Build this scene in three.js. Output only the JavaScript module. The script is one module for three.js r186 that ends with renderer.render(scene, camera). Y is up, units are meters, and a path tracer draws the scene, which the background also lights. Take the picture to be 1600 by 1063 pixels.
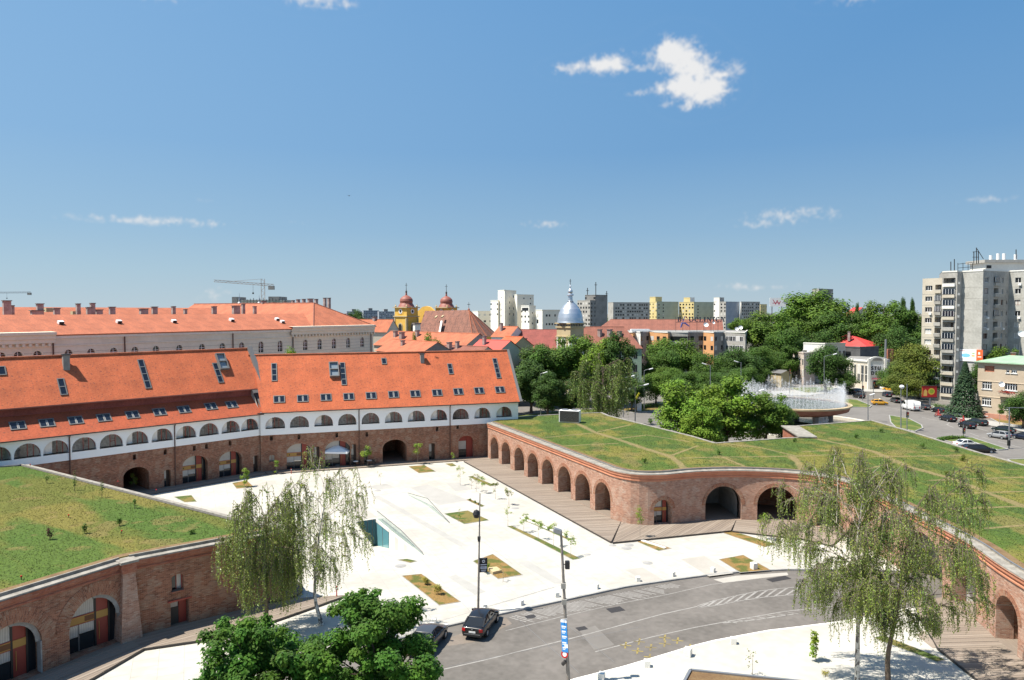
import * as THREE from 'three';
import { mergeGeometries } from 'three/addons/utils/BufferGeometryUtils.js';
import { MarchingCubes } from 'three/addons/objects/MarchingCubes.js';
import { RoundedBoxGeometry } from 'three/addons/geometries/RoundedBoxGeometry.js';
import { FontLoader } from 'three/addons/loaders/FontLoader.js';
import { TextGeometry } from 'three/addons/geometries/TextGeometry.js';

// ---------------------------------------------------------------- camera, sky, sun, exposure
const scene = new THREE.Scene();
const EYE = 24, FOCAL = 1150, HORIZON = 487;
const camera = new THREE.PerspectiveCamera(2 * Math.atan(531.5 / FOCAL) * 180 / Math.PI, 1600 / 1063, 0.5, 9000);
const PITCH = Math.atan((531.5 - HORIZON) / FOCAL);
camera.position.set(0, EYE, 0);
camera.rotation.set(-PITCH, 0, 0);
const renderer = new THREE.WebGLRenderer({ antialias: true });
renderer.toneMapping = THREE.LinearToneMapping;
renderer.toneMappingExposure = 1.75;
renderer.shadowMap.enabled = true;
const SUN_EL = 62 * Math.PI / 180, SUN_AZ = 12 * Math.PI / 180;
const sunDir = new THREE.Vector3(-Math.cos(SUN_EL) * Math.cos(SUN_AZ), Math.sin(SUN_EL), Math.cos(SUN_EL) * Math.sin(SUN_AZ));
const sun = new THREE.DirectionalLight(new THREE.Color(1, 0.94, 0.84), 5);
sun.position.copy(sunDir).multiplyScalar(200).add(new THREE.Vector3(0, 0, -90));
sun.target.position.set(0, 0, -90);
sun.castShadow = true;
Object.assign(sun.shadow.camera, { left: -160, right: 160, top: 160, bottom: -160, near: 1, far: 600 });
scene.add(sun, sun.target);

// seeded random numbers and noise
function rng(seed) { let s = seed >>> 0; return () => { s = (s + 0x6D2B79F5) >>> 0; let t = s; t = Math.imul(t ^ (t >>> 15), t | 1); t ^= t + Math.imul(t ^ (t >>> 7), t | 61); return ((t ^ (t >>> 14)) >>> 0) / 4294967296; }; }
const rand = rng(7);
const HASH = (() => { const r = rng(99), a = new Float32Array(65536); for (let i = 0; i < 65536; i++) a[i] = r(); return a; })();
function vnoise(x, y, px = 256, py = px) {           // value noise, tiles every px, py cells
  const xi = Math.floor(x), yi = Math.floor(y), fx = x - xi, fy = y - yi;
  const m = (a, p) => ((a % p) + p) % p, h = (i, j) => HASH[(m(i, px) * 131 + m(j, py) * 7919) & 65535];
  const sx = fx * fx * (3 - 2 * fx), sy = fy * fy * (3 - 2 * fy);
  return (h(xi, yi) * (1 - sx) + h(xi + 1, yi) * sx) * (1 - sy) + (h(xi, yi + 1) * (1 - sx) + h(xi + 1, yi + 1) * sx) * sy;
}
function fbm(x, y, oct, px = 256, py = px) { let s = 0, a = 0.5, t = 0; for (let o = 0; o < oct; o++) { s += a * vnoise(x, y, px, py); t += a; a *= 0.5; x *= 2; y *= 2; px *= 2; py *= 2; } return s / t; }
const lerp = (a, b, t) => a + (b - a) * t, clamp = (x, a = 0, b = 1) => Math.min(b, Math.max(a, x)), smooth = (a, b, x) => { const t = clamp((x - a) / (b - a)); return t * t * (3 - 2 * t); };

{ // the sky: clear blue air, one fair-weather cumulus and a few wisps
  const W = 3072, Hh = 1536, data = new Float32Array(W * Hh * 4), K = 1 / 1.75;
  // elevation in degrees -> linear colour
  const stops = [[0, 0.51, 0.625, 0.69], [3, 0.42, 0.59, 0.71], [6, 0.33, 0.525, 0.715], [12, 0.23, 0.435, 0.70], [23, 0.16, 0.36, 0.655], [40, 0.10, 0.255, 0.54], [90, 0.055, 0.15, 0.39]];
  const air = (e) => { let i = 0; while (i < stops.length - 2 && e > stops[i + 1][0]) i++; const a = stops[i], b = stops[i + 1], t = clamp((e - a[0]) / (b[0] - a[0])); return [1, 2, 3].map((k) => lerp(a[k], b[k], t)); };
  // clouds: centre (azimuth to the right, elevation, degrees), half sizes, density, softness
  const puffs = [];
  const px = (u, v) => [Math.atan((u - 800) / FOCAL) * 180 / Math.PI, Math.atan((HORIZON - v) / FOCAL * Math.cos(Math.atan((u - 800) / FOCAL))) * 180 / Math.PI];
  const puff = (u, v, ru, rv, d) => { const [a, e] = px(u, v); puffs.push([a, e, ru / 20, rv / 20, d]); };
  for (const p of [[958, 103, 30, 14, 1.25], [936, 108, 22, 9, 0.8], [898, 112, 30, 9, 0.85], [880, 112, 14, 6, 0.5], [1000, 111, 24, 5, 0.62], [1052, 92, 34, 22, 1.3], [1078, 112, 36, 18, 1.2], [1040, 84, 16, 14, 0.9], [1090, 150, 36, 19, 1.3], [1062, 140, 30, 13, 0.9], [1030, 143, 30, 7, 0.7], [1000, 151, 22, 4, 0.5], [1115, 140, 22, 16, 0.9], [1147, 110, 12, 9, 0.9], [1128, 122, 18, 5, 0.7], [1040, 170, 12, 4, 0.5], [1072, 170, 9, 5, 0.5],
    [488, 4, 50, 12, 1.0], [545, 14, 12, 6, 0.55], [250, -2, 34, 9, 0.8], [1345, 0, 46, 9, 0.9],
    [240, 346, 95, 6, 0.85], [1235, 338, 62, 11, 0.72], [1180, 352, 30, 5, 0.5], [852, 351, 36, 5, 0.68], [1540, 313, 32, 5, 0.6], [465, 348, 30, 4, 0.22], [320, 315, 30, 5, 0.18], [335, 460, 26, 10, 0.62], [1150, 447, 26, 6, 0.7], [1190, 450, 30, 4, 0.35], [1245, 447, 26, 4, 0.3], [575, 457, 18, 5, 0.3], [745, 343, 24, 3, 0.2]]) puff(...p);
  for (let y = 0; y < Hh; y++) {
    const e = (y + 0.5) / Hh * 180 - 90, c = air(Math.max(0, e));
    for (let x = 0; x < W; x++) {
      const o = (y * W + x) * 4; let az = ((x + 0.5) / W * 360 - 90 + 540) % 360 - 180;   // 0 straight ahead (-z), right positive
      // paler towards the sun, deeper away from it
      const ce = Math.cos(e * Math.PI / 180), ar = az * Math.PI / 180, cg = ce * Math.sin(ar) * sunDir.x + Math.sin(e * Math.PI / 180) * sunDir.y - ce * Math.cos(ar) * sunDir.z, q = ((cg > 0 ? cg : cg * 0.25) - 0.236) * (0.55 + 0.45 * clamp(e / 12));
      let d = 0;
      if (e > 0 && e < 30 && az > -40 && az < 40) {
        for (const p of puffs) {
          const dx = (az - p[0]) / p[2], dy = (e - p[1]) / p[3];
          if (dx * dx + dy * dy > 6) continue;
          d += p[4] * Math.exp(-(dx * dx + dy * dy) * 1.1);
        }
        if (d > 0.01) {
          const n = fbm(az * 2.4 + 70, e * 3.4 + 20, 5), m = fbm(az * 9 + 31, e * 11 + 57, 4);
          d = clamp((d - 0.27 + (n - 0.5) * 1.4 + (m - 0.5) * 0.9) * 0.95 * smooth(0.03, 0.3, d)); d = Math.pow(d, 1.15) * 0.97;
        }
      }
      const shade = 0.86 + 0.12 * d;
      data[o] = lerp(c[0] + 0.22 * q, 0.88 * shade, d) * K; data[o + 1] = lerp(c[1] + 0.26 * q, 0.88 * shade, d) * K; data[o + 2] = lerp(c[2] + 0.25 * q, 0.88 * shade, d) * K; data[o + 3] = 1;
    }
  }
  const t = new THREE.DataTexture(data, W, Hh, THREE.RGBAFormat, THREE.FloatType);
  t.mapping = THREE.EquirectangularReflectionMapping; t.magFilter = THREE.LinearFilter; t.colorSpace = THREE.LinearSRGBColorSpace; t.needsUpdate = true;
  scene.background = t; scene.environment = t;
}

// ---------------------------------------------------------------- helpers
const V = (x, y, z) => new THREE.Vector3(x, y, z), UPV = V(0, 1, 0);
const cosP = Math.cos(PITCH), sinP = Math.sin(PITCH);
// survey of the place: a sight line (measured on the photograph) cut at a known height or a known distance gives the point on site
function sight(u, v) { const x = (u - 800) / FOCAL, y = -(v - 531.5) / FOCAL; return V(x, y * cosP - sinP, -cosP - y * sinP); }
function S(u, v, h = 0) { const d = sight(u, v); const t = (h - EYE) / d.y; return V(d.x * t, h, d.z * t); }
function at(u, v, depth) { const d = sight(u, v); const t = -depth / d.z; return V(d.x * t, EYE + d.y * t, -depth); }
const names = new Map();
function numbered(n) { const k = names.get(n) ?? 0; names.set(n, k + 1); return k ? n + '_' + String(k).padStart(3, '0') : n; }
function tag(o, label, category, group) { o.userData.label = label; o.userData.category = category; if (group) o.userData.group = group; return o; }
function shade(o) { o.traverse((c) => { if (c.isMesh) { c.castShadow = true; c.receiveShadow = true; } }); return o; }
function thing(name, label, category, p = [0, 0, 0], turn = 0, group) {
  const o = new THREE.Group(); o.name = numbered(name); scene.add(o);
  o.position.set(p[0], p[1], p[2]); o.rotation.y = turn; tag(o, label, category, group); return o;
}
function dup(src, p, turn, scale, label, group, name) {
  const c = src.clone(); c.name = numbered(name ?? src.name.replace(/_\d{3}$/, '')); scene.add(c);
  c.position.set(p[0], p[1], p[2]); c.rotation.y = turn ?? 0; if (scale) { if (scale.length) c.scale.set(...scale); else c.scale.setScalar(scale); }
  c.userData = { ...src.userData }; if (label) c.userData.label = label; if (group) c.userData.group = group; return c;
}
class MB {                                              // mesh builder: flat faces with uv in metres
  constructor() { this.p = []; this.n = []; this.t = []; this.c = null; this.m = null; }
  tri(a, b, c, ua, ub, uc, na, nb, nc) {
    const n = V(0, 0, 0).subVectors(b, a).cross(V(0, 0, 0).subVectors(c, a)); if (n.lengthSq() < 1e-14) return this; n.normalize();
    let uvs = [ua, ub, uc];
    if (!ua) { let tx = V(0, 0, 0).crossVectors(UPV, n); if (tx.lengthSq() < 0.02) tx = V(1, 0, 0); tx.normalize(); const ty = V(0, 0, 0).crossVectors(n, tx); uvs = [a, b, c].map((q) => [q.dot(tx), q.dot(ty)]); }
    const ns = [na ?? n, nb ?? n, nc ?? n];
    [a, b, c].forEach((q, i) => { const w = this.m ? q.clone().applyMatrix4(this.m) : q, k = this.m ? ns[i].clone().transformDirection(this.m) : ns[i]; this.p.push(w.x, w.y, w.z); this.n.push(k.x, k.y, k.z); this.t.push(uvs[i][0], uvs[i][1]); });
    return this;
  }
  quad(a, b, c, d, uv) { if (uv) { this.tri(a, b, c, uv[0], uv[1], uv[2]); this.tri(a, c, d, uv[0], uv[2], uv[3]); } else { this.tri(a, b, c); this.tri(a, c, d); } return this; }
  poly(pts) { const f = THREE.ShapeUtils.triangulateShape(pts.map((q) => new THREE.Vector2(q.x, -q.z)), []); for (const [i, j, k] of f) { const a = pts[i], b = pts[j], c = pts[k]; const up = (b.x - a.x) * (c.z - a.z) - (b.z - a.z) * (c.x - a.x) < 0; up ? this.tri(a, b, c) : this.tri(a, c, b); } return this; }
  box(cx, cy, cz, w, h, d, ry = 0, bottom = true) {
    const c = Math.cos(ry), s = Math.sin(ry), P = (x, y, z) => V(cx + x * c + z * s, cy + y, cz - x * s + z * c), x = w / 2, y = h / 2, z = d / 2;
    this.quad(P(-x, -y, z), P(x, -y, z), P(x, y, z), P(-x, y, z)); this.quad(P(x, -y, -z), P(-x, -y, -z), P(-x, y, -z), P(x, y, -z));
    this.quad(P(x, -y, z), P(x, -y, -z), P(x, y, -z), P(x, y, z)); this.quad(P(-x, -y, -z), P(-x, -y, z), P(-x, y, z), P(-x, y, -z));
    this.quad(P(-x, y, z), P(x, y, z), P(x, y, -z), P(-x, y, -z)); if (bottom) this.quad(P(-x, -y, -z), P(x, -y, -z), P(x, -y, z), P(-x, -y, z)); return this;
  }
  bar(a, b, w, h = w) {                                 // square bar from a to b
    const d = V(0, 0, 0).subVectors(b, a).normalize(); let x = V(0, 0, 0).crossVectors(UPV, d); if (x.lengthSq() < 1e-4) x = V(1, 0, 0); x.normalize(); const y = V(0, 0, 0).crossVectors(d, x);
    const P = (o, i, j) => o.clone().addScaledVector(x, i * w / 2).addScaledVector(y, j * h / 2), q = [[-1, -1], [1, -1], [1, 1], [-1, 1]];
    for (let i = 0; i < 4; i++) { const [e, f] = [q[i], q[(i + 1) % 4]]; this.quad(P(a, ...f), P(a, ...e), P(b, ...e), P(b, ...f)); }
    this.quad(P(b, -1, -1), P(b, 1, -1), P(b, 1, 1), P(b, -1, 1)); this.quad(P(a, 1, -1), P(a, -1, -1), P(a, -1, 1), P(a, 1, 1)); return this;
  }
  tube(pts, radii, seg = 7) {                           // round tapered tube through points
    let px = null; const rings = pts.map((p, i) => {
      const d = V(0, 0, 0).subVectors(pts[Math.min(i + 1, pts.length - 1)], pts[Math.max(i - 1, 0)]).normalize();
      let x = px ? px.clone().addScaledVector(d, -px.dot(d)) : V(0, 0, 0).crossVectors(Math.abs(d.y) > 0.9 ? V(1, 0, 0) : UPV, d); x.normalize(); px = x; const y = V(0, 0, 0).crossVectors(d, x), r = radii[i] ?? radii;
      return Array.from({ length: seg + 1 }, (_, k) => { const a = k / seg * Math.PI * 2, n = x.clone().multiplyScalar(Math.cos(a)).addScaledVector(y, Math.sin(a)); return [p.clone().addScaledVector(n, r), n, k / seg]; });
    });
    let L = 0; for (let i = 0; i + 1 < pts.length; i++) { const l = pts[i].distanceTo(pts[i + 1]), r0 = radii[i] ?? radii; for (let k = 0; k < seg; k++) { const [A, B, C, D] = [rings[i][k], rings[i][k + 1], rings[i + 1][k + 1], rings[i + 1][k]], w = r0 * 6.28; this.tri(A[0], B[0], C[0], [A[2] * w, L], [B[2] * w, L], [C[2] * w, L + l], A[1], B[1], C[1]); this.tri(A[0], C[0], D[0], [A[2] * w, L], [C[2] * w, L + l], [D[2] * w, L + l], A[1], C[1], D[1]); } L += l; }
    for (const [i, s] of [[0, -1], [pts.length - 1, 1]]) { if ((radii[i] ?? radii) < 0.005) continue; for (let k = 0; k < seg; k++) s > 0 ? this.tri(pts[i], rings[i][k][0], rings[i][k + 1][0]) : this.tri(pts[i], rings[i][k + 1][0], rings[i][k][0]); }
    return this;
  }
  lathe(prof, cx, cy, cz, seg = 24, a0 = 0, a1 = Math.PI * 2) {  // prof: [radius, height] from bottom to top
    for (let i = 0; i + 1 < prof.length; i++) for (let k = 0; k < seg; k++) {
      const a = lerp(a0, a1, k / seg), b = lerp(a0, a1, (k + 1) / seg), [r0, y0] = prof[i], [r1, y1] = prof[i + 1], P = (r, y, t) => V(cx + r * Math.cos(t), cy + y, cz - r * Math.sin(t));
      const nl = Math.hypot(r0 - r1, y1 - y0) || 1, N = (t) => V((y1 - y0) / nl * Math.cos(t), (r0 - r1) / nl, -(y1 - y0) / nl * Math.sin(t)), u = (t) => t * Math.max(r0, r1);
      this.tri(P(r0, y0, a), P(r0, y0, b), P(r1, y1, b), [u(a), y0], [u(b), y0], [u(b), y1], N(a), N(b), N(b)); this.tri(P(r0, y0, a), P(r1, y1, b), P(r1, y1, a), [u(a), y0], [u(b), y1], [u(a), y1], N(a), N(b), N(a));
    } return this;
  }
  add(g, mat) { const q = (g.index ? g.toNonIndexed() : g).clone(); if (mat) q.applyMatrix4(mat); const P = q.attributes.position, N = q.attributes.normal, U = q.attributes.uv; for (let i = 0; i < P.count; i++) { const w = V(P.getX(i), P.getY(i), P.getZ(i)), k = V(N.getX(i), N.getY(i), N.getZ(i)); if (this.m) { w.applyMatrix4(this.m); k.transformDirection(this.m); } this.p.push(w.x, w.y, w.z); this.n.push(k.x, k.y, k.z); this.t.push(U ? U.getX(i) : 0, U ? U.getY(i) : 0); } return this; }
  geo() { const g = new THREE.BufferGeometry(); g.setAttribute('position', new THREE.Float32BufferAttribute(this.p, 3)); g.setAttribute('normal', new THREE.Float32BufferAttribute(this.n, 3)); g.setAttribute('uv', new THREE.Float32BufferAttribute(this.t, 2)); if (this.c) g.setAttribute('color', new THREE.Float32BufferAttribute(this.c, 3)); return g; }
  build(name, mat, parent) { const m = new THREE.Mesh(this.geo(), mat); if (parent) { m.name = name; parent.add(m); } else { m.name = numbered(name); scene.add(m); } m.castShadow = m.receiveShadow = true; return m; }
}
const structure = (m) => { m.userData.kind = 'structure'; return m; };
const stuff = (m) => { m.userData.kind = 'stuff'; return m; };
function place(m, parent, name) { m.name = parent ? name : numbered(name); (parent ?? scene).add(m); m.castShadow = m.receiveShadow = true; return m; }
// ---------------------------------------------------------------- materials
function tex(w, h, fn, srgb = true, rx = 1, ry = 1) {    // fn(x, y) in 0..1 -> [r, g, b] linear (colour maps) or grey
  const d = new Uint8Array(w * h * 4), enc = (c) => Math.round(255 * clamp(srgb ? (c <= 0.0031308 ? 12.92 * c : 1.055 * Math.pow(c, 1 / 2.4) - 0.055) : c));
  for (let y = 0; y < h; y++) for (let x = 0; x < w; x++) { const c = fn((x + 0.5) / w, (y + 0.5) / h), o = (y * w + x) * 4; if (c.length) { d[o] = enc(c[0]); d[o + 1] = enc(c[1]); d[o + 2] = enc(c[2]); } else d[o] = d[o + 1] = d[o + 2] = enc(c); d[o + 3] = 255; }
  const t = new THREE.DataTexture(d, w, h); t.wrapS = t.wrapT = THREE.RepeatWrapping; t.magFilter = THREE.LinearFilter; t.minFilter = THREE.LinearFilter; t.colorSpace = srgb ? THREE.SRGBColorSpace : THREE.NoColorSpace; t.repeat.set(rx, ry); t.needsUpdate = true; return t;
}
const std = (r, g, b, rough = 0.85, extra = {}) => { const m = new THREE.MeshStandardMaterial({ roughness: rough, ...extra }); m.color.setRGB(r, g, b); return m; };
const mixc = (a, b, t) => [lerp(a[0], b[0], t), lerp(a[1], b[1], t), lerp(a[2], b[2], t)], mul = (a, k) => [a[0] * k, a[1] * k, a[2] * k];
const M = {};
function grainy(size, rep, lo, hi, oct = 5, base = 6, contrast = 1, rough = 0.9, bump = 0) {   // two-tone mottled surface, repeat in metres
  const n = (x, y) => clamp((fbm(x * base, y * base, oct, base) * 0.65 + fbm(x * base * 8 + 3, y * base * 8, 2, base * 8) * 0.35 - 0.5) * 2.2 * contrast + 0.5);
  const m = new THREE.MeshStandardMaterial({ roughness: rough, map: tex(size, size, (x, y) => mixc(lo, hi, n(x, y)), true, 1 / rep, 1 / rep) });
  if (bump) { m.bumpMap = tex(256, 256, (x, y) => fbm(x * base * 4, y * base * 4, 3, base * 4), false, 1 / rep, 1 / rep); m.bumpScale = bump; } return m;
}
{ // old brick: courses 8 cm, bricks 28 cm; every brick its own firing, pale lime joints, patches of re-laid and sooty brick
  const cols = 16, rows = 56, W = 1024, H = 1024, r = rng(5), tone = Array.from({ length: cols * rows * 2 }, () => r());
  const cell = (x, y) => { const j = Math.floor(y * rows), sh = (j % 2) * 0.5, xx = (x * cols + sh) % cols, i = Math.floor(xx); return [i, j, xx - i, y * rows - j]; };
  const make = (a, b, c, joint, patch) => tex(W, H, (x, y) => {
    const [i, j, fx, fy] = cell(x, y), t = tone[(j * cols + i) * 2], q = tone[(j * cols + i) * 2 + 1];
    let col = mixc(a, b, t); if (q > 0.8) col = mixc(col, c, 0.75); if (q < 0.08) col = mixc(col, joint, 0.5);
    const jn = fx < 0.05 || fy < 0.16; const p = fbm(x * 5, y * 5, 4, 5), g = 0.8 + 0.4 * vnoise(x * 300, y * 300, 300);
    col = mixc(col, mul(col, 0.62), smooth(0.5, 0.68, p) * patch); col = mixc(col, mixc(joint, col, 0.5), smooth(0.56, 0.7, fbm(x * 7 + 9, y * 7 + 4, 4, 7)) * 0.6);
    return jn ? mul(joint, 0.85 * g) : mul(col, g); }, true, 1 / 4.5, 1 / 4.5);
  const bmp = tex(W, H, (x, y) => { const [i, j, fx, fy] = cell(x, y); return (fx < 0.05 || fy < 0.16) ? 0 : 0.55 + 0.45 * tone[(j * cols + i) * 2]; }, false, 1 / 4.5, 1 / 4.5);
  const mk = (map) => new THREE.MeshStandardMaterial({ map, bumpMap: bmp, bumpScale: 0.02, roughness: 0.92 });
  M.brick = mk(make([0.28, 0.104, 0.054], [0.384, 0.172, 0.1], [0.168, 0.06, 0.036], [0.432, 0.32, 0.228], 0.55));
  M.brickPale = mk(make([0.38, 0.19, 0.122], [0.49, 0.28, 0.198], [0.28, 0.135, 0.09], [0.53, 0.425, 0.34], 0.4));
  M.brickRed = mk(make([0.352, 0.112, 0.06], [0.416, 0.152, 0.088], [0.288, 0.088, 0.056], [0.4, 0.216, 0.144], 0.4));
}
{ // beaver-tail clay tiles, 16 cm apart
  const tile = (a, b, c, seed, k = 0.09) => { const r = rng(seed), cols = 32, rows = 48, t = Array.from({ length: cols * rows }, () => r());
    const cell = (x, y) => { const j = Math.floor(y * rows), xx = (x * cols + (j % 2) * 0.5) % cols; return [Math.floor(xx), j, xx % 1, (y * rows) % 1]; };
    const map = tex(1024, 1024, (x, y) => { const [i, j, fx, fy] = cell(x, y), q = t[j * cols + i]; let col = mixc(a, b, q); if (q > 0.965) col = c; const w = fbm(x * 4, y * 4, 5, 4), s = vnoise(x * 60, y * 3, 60, 3); col = mul(col, 0.74 + 0.52 * w); col = mixc(col, c, k * smooth(0.45, 0.8, s)); return (fx < 0.07) ? mul(col, 0.72) : col; }, true, 1 / 5, 1 / 5);
    const bmp = tex(1024, 1024, (x, y) => { const [i, j, fx, fy] = cell(x, y); return clamp((1 - fy) * 0.8 * (fx < 0.07 ? 0.6 : 1) + t[j * cols + i] * 0.2); }, false, 1 / 5, 1 / 5);
    return new THREE.MeshStandardMaterial({ map, bumpMap: bmp, bumpScale: 0.025, roughness: 0.85 }); };
  M.tile = tile([0.424, 0.092, 0.032], [0.512, 0.132, 0.048], [0.24, 0.068, 0.04], 11, 0.16);
  M.tileRed = tile([0.33, 0.065, 0.024], [0.415, 0.092, 0.035], [0.22, 0.06, 0.03], 16, 0.15);
  M.tileOld = tile([0.36, 0.104, 0.048], [0.456, 0.144, 0.068], [0.224, 0.088, 0.056], 12, 0.3);
  M.tileBrown = tile([0.176, 0.068, 0.044], [0.288, 0.136, 0.092], [0.08, 0.04, 0.032], 13, 0.7);
  M.tileWine = tile([0.208, 0.052, 0.04], [0.264, 0.072, 0.056], [0.16, 0.048, 0.04], 14, 0.2);
  M.tileRust = tile([0.2, 0.072, 0.046], [0.264, 0.1, 0.068], [0.136, 0.056, 0.042], 15, 0.4);
}
M.white = grainy(512, 9, [0.83, 0.82, 0.79], [0.89, 0.88, 0.855], 5, 5, 0.8, 0.9);
M.cream = grainy(512, 12, [0.47, 0.42, 0.335], [0.56, 0.505, 0.41], 5, 5, 0.9, 0.95);
M.barrack = grainy(512, 14, [0.70, 0.62, 0.48], [0.80, 0.715, 0.565], 5, 5, 1, 0.95);
M.beige = grainy(512, 10, [0.423, 0.34, 0.248], [0.488, 0.4, 0.299], 5, 4, 1, 0.95);
M.ochre = grainy(256, 8, [0.64, 0.37, 0.055], [0.74, 0.46, 0.10], 4, 4, 1, 0.9);
M.sand = grainy(256, 8, [0.44, 0.344, 0.192], [0.512, 0.416, 0.248], 4, 4, 1, 0.9);
M.concrete = grainy(512, 9, [0.288, 0.272, 0.24], [0.416, 0.4, 0.364], 6, 3, 1.2, 0.93);
M.concreteDark = grainy(512, 9, [0.176, 0.168, 0.156], [0.264, 0.256, 0.24], 6, 3, 1.1, 0.93);
M.concreteWhite = grainy(256, 8, [0.68, 0.66, 0.60], [0.78, 0.76, 0.70], 5, 4, 1, 0.9);
M.stoneGrey = grainy(256, 3, [0.24, 0.236, 0.224], [0.352, 0.344, 0.328], 5, 6, 1, 0.9);
M.coping = grainy(256, 3, [0.2, 0.182, 0.154], [0.32, 0.298, 0.258], 5, 8, 1.2, 0.9, 0.004);
M.cornice = grainy(256, 4, [0.432, 0.164, 0.088], [0.512, 0.22, 0.128], 5, 6, 1, 0.88);
M.asphalt = grainy(1024, 14, [0.1, 0.09, 0.079], [0.164, 0.148, 0.132], 6, 5, 0.9, 0.9, 0.004);
M.asphaltFar = grainy(512, 40, [0.128, 0.117, 0.105], [0.18, 0.166, 0.15], 5, 6, 0.8, 0.92);
M.patch = grainy(256, 5, [0.152, 0.124, 0.1], [0.2, 0.168, 0.14], 5, 6, 0.9, 0.92);
M.paint = grainy(256, 4, [0.211, 0.197, 0.18], [0.313, 0.299, 0.279], 5, 12, 0.9, 0.85);
M.paintYellow = grainy(256, 4, [0.168, 0.136, 0.072], [0.288, 0.22, 0.06], 5, 12, 1.5, 0.85);
M.slab = grainy(1024, 23, [0.385, 0.363, 0.318], [0.49, 0.466, 0.412], 7, 5, 1.15, 0.8, 0.002);
M.slabGrey = grainy(512, 6, [0.328, 0.318, 0.292], [0.38, 0.368, 0.34], 6, 6, 0.8, 0.8);
M.slabWarm = grainy(512, 6, [0.344, 0.32, 0.28], [0.4, 0.372, 0.328], 6, 6, 0.8, 0.8);
M.wood = [0, 1, 2].map((k) => { const n = (x, y) => clamp(0.45 + (fbm(x * 3 + k * 5, y * 40, 4, 4, 40) - 0.5) * 1.5); const a = [[0.228, 0.184, 0.144], [0.256, 0.21, 0.168], [0.204, 0.164, 0.13]][k]; return new THREE.MeshStandardMaterial({ roughness: 0.85, map: tex(256, 256, (x, y) => mul(a, 0.75 + 0.55 * n(x, y)), true, 1 / 4, 1 / 0.6) }); });
M.red = std(0.25, 0.035, 0.022, 0.5); M.redFrame = std(0.32, 0.055, 0.035, 0.5); M.yellow = std(0.42, 0.23, 0.05, 0.5); M.text = std(0.16, 0.06, 0.02, 0.6);
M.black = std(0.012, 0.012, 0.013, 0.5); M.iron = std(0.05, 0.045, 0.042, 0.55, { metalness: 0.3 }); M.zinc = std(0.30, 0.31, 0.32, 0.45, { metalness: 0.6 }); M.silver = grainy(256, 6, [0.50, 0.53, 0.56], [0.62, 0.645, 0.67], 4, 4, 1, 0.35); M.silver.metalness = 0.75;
M.pipe = std(0.11, 0.05, 0.035, 0.5); M.lead = std(0.17, 0.165, 0.16, 0.6, { metalness: 0.2 }); M.copperRed = std(0.26, 0.085, 0.062, 0.6); M.whitePaint = std(0.78, 0.78, 0.77, 0.45); M.whiteFabric = std(0.82, 0.82, 0.82, 0.95);
M.steel = grainy(256, 3, [0.30, 0.30, 0.30], [0.40, 0.40, 0.40], 4, 6, 1, 0.5); M.pole = grainy(256, 2, [0.19, 0.165, 0.14], [0.27, 0.24, 0.21], 4, 8, 1.2, 0.7);
M.glassDark = std(0.018, 0.02, 0.023, 0.06); M.glassBlue = std(0.012, 0.018, 0.03, 0.05);
M.pale_panel = new THREE.MeshPhysicalMaterial({ roughness: 0.75, clearcoat: 1, clearcoatRoughness: 0.03, map: tex(256, 256, (x, y) => { const f = 0.75 + 0.25 * Math.sin(x * 90 + 5 * fbm(x * 5, y * 2, 3, 5)) * 0.5 + 0.2 * (fbm(x * 4, y * 4, 3, 4) - 0.5); return [0.50 * f, 0.485 * f, 0.45 * f]; }, true, 1 / 2, 1 / 2) });  // pale, finely rippled pane tone under a clear gloss coat
M.pane = new THREE.MeshPhysicalMaterial({ color: 0xffffff, transmission: 1, thickness: 0, roughness: 0.02, ior: 1.5 });
M.teal = new THREE.MeshPhysicalMaterial({ color: new THREE.Color().setRGB(0.42, 0.72, 0.76), transmission: 0.85, thickness: 0, roughness: 0.03, ior: 1.5 });
M.clear = new THREE.MeshPhysicalMaterial({ color: new THREE.Color().setRGB(0.80, 0.90, 0.87), transmission: 0.9, thickness: 0, roughness: 0.03, ior: 1.5 });
M.curtain = std(0.55, 0.53, 0.49, 0.9); M.interior = std(0.78, 0.75, 0.70, 0.95); M.darkRoom = std(0.40, 0.34, 0.28, 0.95); M.openingDark = std(0.055, 0.032, 0.022, 0.6);  // last tone: darkness of open doorways put into a panel colour
M.fresco = grainy(256, 4, [0.42, 0.34, 0.29], [0.80, 0.76, 0.70], 4, 3, 1.6, 0.95);
M.soil = grainy(512, 6, [0.128, 0.072, 0.032], [0.2, 0.132, 0.06], 5, 8, 1, 0.95, 0.02);
M.lawn = new THREE.MeshStandardMaterial({ roughness: 1, map: tex(512, 512, (x, y) => { const n = fbm(x * 6, y * 6, 5, 6), g = vnoise(x * 120, y * 120, 120); return mul(mixc([0.06, 0.092, 0.014], [0.164, 0.132, 0.036], smooth(0.35, 0.65, n)), 0.7 + 0.6 * g); }, true, 1 / 6, 1 / 6) });
M.lawnDry = new THREE.MeshStandardMaterial({ roughness: 1, map: tex(512, 512, (x, y) => { const n = fbm(x * 7 + 3, y * 7, 5, 7), g = vnoise(x * 120, y * 120, 120); return mul(mixc([0.088, 0.096, 0.016], [0.216, 0.132, 0.04], smooth(0.3, 0.6, n)), 0.7 + 0.6 * g); }, true, 1 / 5, 1 / 5) });
M.park = new THREE.MeshStandardMaterial({ roughness: 1, map: tex(512, 512, (x, y) => { const n = fbm(x * 6 + 8, y * 6, 5, 6), g = vnoise(x * 110, y * 110, 110); return mul(mixc([0.056, 0.096, 0.012], [0.128, 0.136, 0.028], smooth(0.4, 0.65, n)), 0.75 + 0.5 * g); }, true, 1 / 9, 1 / 9) });
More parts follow.
